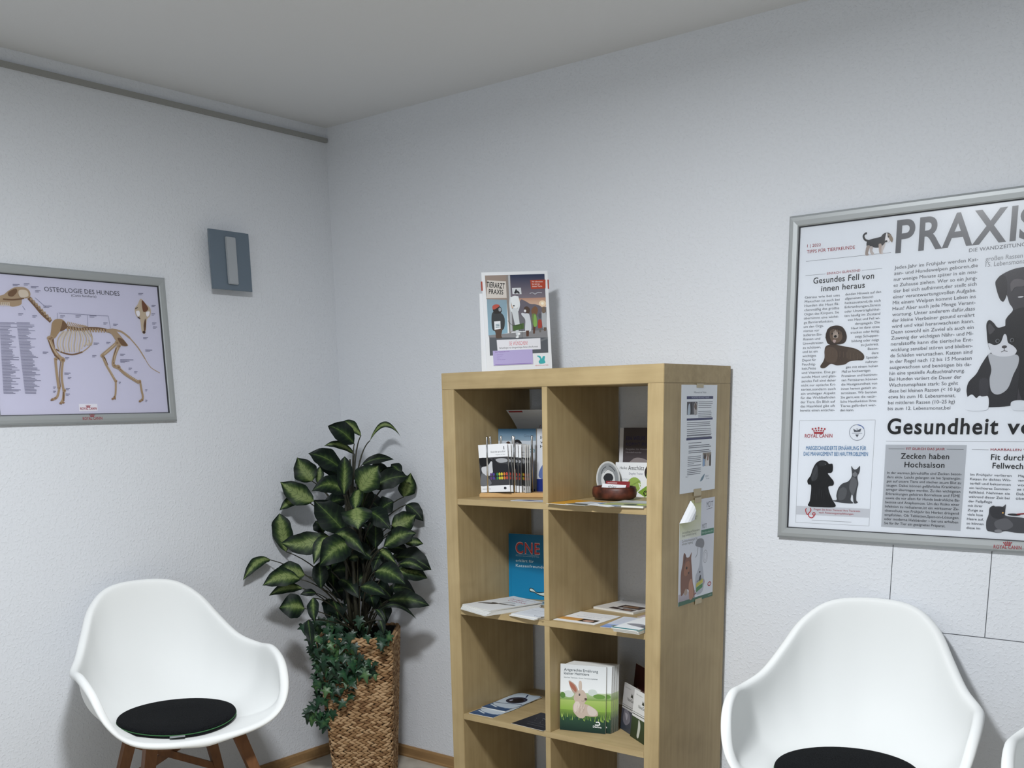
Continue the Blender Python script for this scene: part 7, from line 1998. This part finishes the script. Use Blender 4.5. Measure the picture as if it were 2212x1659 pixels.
# ------------------------------------------------------------------ basket, plant, ivy
BC = Vector((0.325, -0.262, 0.0))
BYAW = R(38.5)
BH = 0.572
bk = empty('planter_basket', BC, BYAW, 'tall square woven seagrass basket holding plants in the room corner', 'basket')
def half(z): return 0.106 + (0.1375 - 0.106) * z / BH
def sq(t, h, rad=0.028):
    """point and outward normal on a rounded square, t in 0..1"""
    side = 2 * (h - rad)
    arc = rad * PI / 2
    per = 4 * (side + arc)
    d = (t % 1) * per
    q = int(d // (side + arc))
    d -= q * (side + arc)
    if d < side:
        p, n_ = Vector((-h + rad + d, -h, 0)), Vector((0, -1, 0))
    else:
        a = (d - side) / rad
        p = Vector((h - rad + rad * math.sin(a), -h + rad - rad * math.cos(a), 0))
        n_ = Vector((math.sin(a), -math.cos(a), 0))
    m_ = Matrix.Rotation(q * PI / 2, 3, 'Z')
    return m_ @ p, m_ @ n_, per
random.seed(4)
V_, F_, T_ = [], [], []
rows_n = 56
SEG, RING = 6, 5
for row in range(rows_n):
    z0 = 0.006 + (BH - 0.012) * (row + 0.5) / rows_n
    pit = (BH - 0.012) / rows_n
    nst = 38
    sl = 1 if row % 2 else -1
    off = random.random()
    for k in range(nst):
        t0 = (k + off + random.uniform(-.12, .12)) / nst
        L_ = (1.0 + random.uniform(-.1, .15)) / nst * 1.38
        ton = random.random()
        th_ = pit * random.uniform(0.58, 0.70)
        base = len(V_)
        for i in range(SEG + 1):
            u = i / SEG
            tt = t0 + (u - 0.5) * L_
            zz = z0 + sl * (u - 0.5) * pit * 1.25 + random.uniform(-.0006, .0006)
            p, n_, per = sq(tt, half(zz))
            tang = Vector((-n_.y, n_.x, 0))
            prof = math.sin(PI * (0.06 + 0.88 * u)) ** 0.6
            bulge = 0.0052 * math.sin(PI * u) - 0.001
            cpt = p + n_ * bulge
            for r_ in range(RING):
                a = 2 * PI * r_ / RING
                V_.append((cpt.x + n_.x * th_ * .55 * prof * math.cos(a), cpt.y + n_.y * th_ * .55 * prof * math.cos(a), zz + th_ * prof * math.sin(a)))
                T_.append(ton)
        for i in range(SEG):
            for r_ in range(RING):
                a = base + i * RING
                F_.append((a + r_, a + (r_ + 1) % RING, a + RING + (r_ + 1) % RING, a + RING + r_))
me = bpy.data.meshes.new('woven_body')
me.from_pydata(V_, [], F_)
at = me.attributes.new('tone', 'FLOAT', 'POINT')
at.data.foreach_set('value', T_)
me.polygons.foreach_set('use_smooth', [True] * len(me.polygons))
mesh_obj('woven_body', me, bk, [M['seagrass']])
bm = bmesh.new()
rings = []
for (z, ins) in ((0.001, 0.002), (BH - 0.006, 0.002), (BH - 0.006, 0.014), (BH - 0.06, 0.016)):
    rings.append([bm.verts.new(sq(i / 64, half(z) - ins)[0] + Vector((0, 0, z))) for i in range(64)])
for a_, b_ in zip(rings, rings[1:]):
    for i in range(64):
        bm.faces.new((a_[i], a_[(i + 1) % 64], b_[(i + 1) % 64], b_[i]))
bm.faces.new(rings[0][::-1])
bm.faces.new(rings[-1])
from_bm('liner', bm, M['liner'], bk)
bm = bmesh.new()
pts = []
for i in range(129):
    p, n_, per = sq(i / 128, half(BH) - 0.003)
    pts.append((p.x, p.y, BH - 0.003 + 0.0018 * math.sin(i * 1.9)))
tube(bm, pts, [0.0062 + 0.001 * math.sin(i * 2.3) for i in range(129)], 6, False)
rim_o = from_bm('rim', bm, M['seagrass'], bk, True)
at = rim_o.data.attributes.new('tone', 'FLOAT', 'POINT')
at.data.foreach_set('value', [0.45 + 0.3 * math.sin(i * 0.7) for i in range(len(rim_o.data.vertices))])

# variegated plant
pr = empty('potted_plant', (BC.x, BC.y, 0.53), 0, 'leafy green plant with pale centred leaves growing from the woven basket', 'plant')
PO = Vector((BC.x, BC.y, 0.53))
ROOMDIR = Vector((0.73, -0.64, 0.24)).normalized()
V_, F_, UV_, T_ = [], [], [], []
stems = bmesh.new()
random.seed(21)
NU, NV = 8, 14
crown = []
for i in range(9):
    a = 2 * PI * i / 9
    crown.append(Vector((0.045 * math.cos(a), 0.045 * math.sin(a), -0.012)))
for li, (bx, by, bz, tx_, ty_, tz_, wmm, kind, roll, arch) in enumerate(LEAVES):
    B = Vector((bx, by, bz)) / 1000 - PO
    T = Vector((tx_, ty_, tz_)) / 1000 - PO
    d = T - B
    L_ = d.length
    d.normalize()
    n_ = (ROOMDIR - d * ROOMDIR.dot(d)).normalized()
    n_ = (Matrix.Rotation(R(roll), 3, d) @ n_).normalized()
    s_ = d.cross(n_).normalized()
    hw = wmm / 1000 * 1.10 * random.uniform(0.95, 1.05)
    base = len(V_)
    ph = random.uniform(0, 6)
    tone_ = {0: 0.45, 1: 0.82, 2: 0.12}[kind] + random.uniform(-.08, .08)
    side = 1 if arch >= 0 else -1
    for j in range(NV + 1):
        v = j / NV
        prof = (math.sin(PI * min(1, v ** 0.90)) ** 0.80) if 0 < v < 1 else 0.0
        prof *= 1.0 if v < 0.82 else 1.0 - 0.35 * ((v - 0.82) / 0.18)
        prof *= 1 + 0.05 * math.sin(v * 17 + ph)
        for i in range(NU + 1):
            u = i / NU * 2 - 1
            fold = 0.12 * abs(u) * prof * hw
            wav = 0.13 * hw * math.sin(v * 9 + ph + u * 1.5) * abs(u)
            ar = arch * L_ * 4 * v * (1 - v)
            # arching leaves rise in the middle, so tips droop a little
            p = B + d * (L_ * v) + s_ * (u * prof * hw) + n_ * (fold + wav + 0.10 * L_ * 4 * v * (1 - v) * 0.5)
            p.z += ar * 0.8
            V_.append(tuple(p))
            T_.append(tone_)
    for j in range(NV):
        for i in range(NU):
            a = base + j * (NU + 1) + i
            F_.append((a, a + 1, a + NU + 2, a + NU + 1))
            for (ii, jj) in ((i, j), (i + 1, j), (i + 1, j + 1), (i, j + 1)):
                UV_ += [ii / NU, jj / NV]
    c0 = crown[li % 9].copy()
    if B.z > 0.16:
        c0 = Vector((B.x * 0.22, B.y * 0.22, B.z - 0.15 - 0.1 * abs(B.x)))
    out_ = Vector((B.x, B.y, 0)) * 0.35
    mid = c0.lerp(B, 0.5) + Vector((0, 0, 0.05)) - Vector((B.x, B.y, 0)) * 0.10
    pts = []
    for k in range(9):
        t = k / 8
        q = c0 * (1 - t) ** 2 + mid * 2 * t * (1 - t) + B * t * t
        pts.append(q)
    tube(stems, pts, [0.0036 * (1 - 0.5 * k / 8) for k in range(9)], 6)
me = bpy.data.meshes.new('foliage')
me.from_pydata(V_, [], F_)
uvl = me.uv_layers.new(name='UVMap')
uvl.data.foreach_set('uv', UV_)
at = me.attributes.new('tone', 'FLOAT', 'POINT')
at.data.foreach_set('value', T_)
me.polygons.foreach_set('use_smooth', [True] * len(me.polygons))
fo = mesh_obj('foliage', me, pr, [M['leaf']])
for i in range(5):
    a = 2 * PI * i / 5 + 0.4
    x_, y_ = 0.025 * math.cos(a), 0.025 * math.sin(a)
    tube(stems, [(x_, y_, -0.018), (x_ * 1.5 + 0.01 * math.sin(i), y_ * 1.5, 0.2), (x_ * 0.9, y_ * 0.9, 0.42 + 0.04 * i), (x_ * 0.3, y_ * 0.3, 0.56 + 0.03 * i)], [0.008, 0.0075, 0.006, 0.003], 8)
from_bm('stems', stems, M['stem'], pr, True)

# ivy spilling over the basket
iv = empty('trailing_ivy', (BC.x, BC.y, 0.55), 0, 'dark green ivy trailing down the front left of the woven basket', 'plant')
IO = Vector((BC.x, BC.y, 0.55))
V_, F_, T_ = [], [], []
lobes = [(0, -0.42), (0.28, -0.62), (0.62, -0.5), (0.5, -0.18), (0.98, 0.12), (0.48, 0.22), (0.34, 0.38), (0.0, 1.15), (-0.34, 0.38), (-0.48, 0.22), (-0.98, 0.12), (-0.5, -0.18), (-0.62, -0.5), (-0.28, -0.62)]
LOB = smooth_closed(lobes, 3)
random.seed(8)
FN = Vector((0.62, -0.72, 0.30))
for (x, y, z, sz) in IVY:
    c = Vector((x, y, z)) / 1000 - IO
    n_ = (FN + Vector((random.uniform(-.5, .5), random.uniform(-.5, .5), random.uniform(-.35, .5)))).normalized()
    dn = Vector((random.uniform(-.7, .7), random.uniform(-.7, .7), -1.0))
    dn = (dn - n_ * dn.dot(n_)).normalized()
    s_ = n_.cross(dn)
    r_ = sz / 1000 * 1.28
    base = len(V_)
    ton = random.random() ** 1.5
    V_.append(tuple(c + n_ * r_ * 0.18))
    T_.append(min(1, ton + 0.25))
    for (a, b) in LOB:
        lift = 0.10 * r_ * (1 - abs(b)) - 0.22 * r_ * max(0, b) ** 2 - 0.10 * r_ * abs(a)
        V_.append(tuple(c + s_ * (a * r_ * 0.9) + dn * (b * r_) + n_ * lift))
        T_.append(ton * 0.8)
    nl = len(LOB)
    for k in range(nl):
        F_.append((base, base + 1 + k, base + 1 + (k + 1) % nl))
me = bpy.data.meshes.new('foliage')
me.from_pydata(V_, [], F_)
at = me.attributes.new('tone', 'FLOAT', 'POINT')
at.data.foreach_set('value', T_)
me.polygons.foreach_set('use_smooth', [True] * len(me.polygons))
mesh_obj('foliage', me, iv, [M['ivy']])
bm = bmesh.new()
bins = {}
for (x, y, z, sz) in IVY:
    bins.setdefault(int((x - y) / 30), []).append(Vector((x, y, z)) / 1000 - IO)
for k, ps in bins.items():
    ps.sort(key=lambda p: -p.z)
    top = Vector((ps[0].x * 0.35, ps[0].y * 0.35, 0.0))
    pts = [top]
    for p in ps:
        q = p - FN * 0.012
        if len(pts) == 1 or (0.012 < pts[-1].z - q.z and math.hypot(q.x - pts[-1].x, q.y - pts[-1].y) < 0.04):
            pts.append(q)
    if len(pts) > 3:
        tube(bm, pts, 0.0016, 5)
from_bm('vines', bm, M['vine'], iv, True)
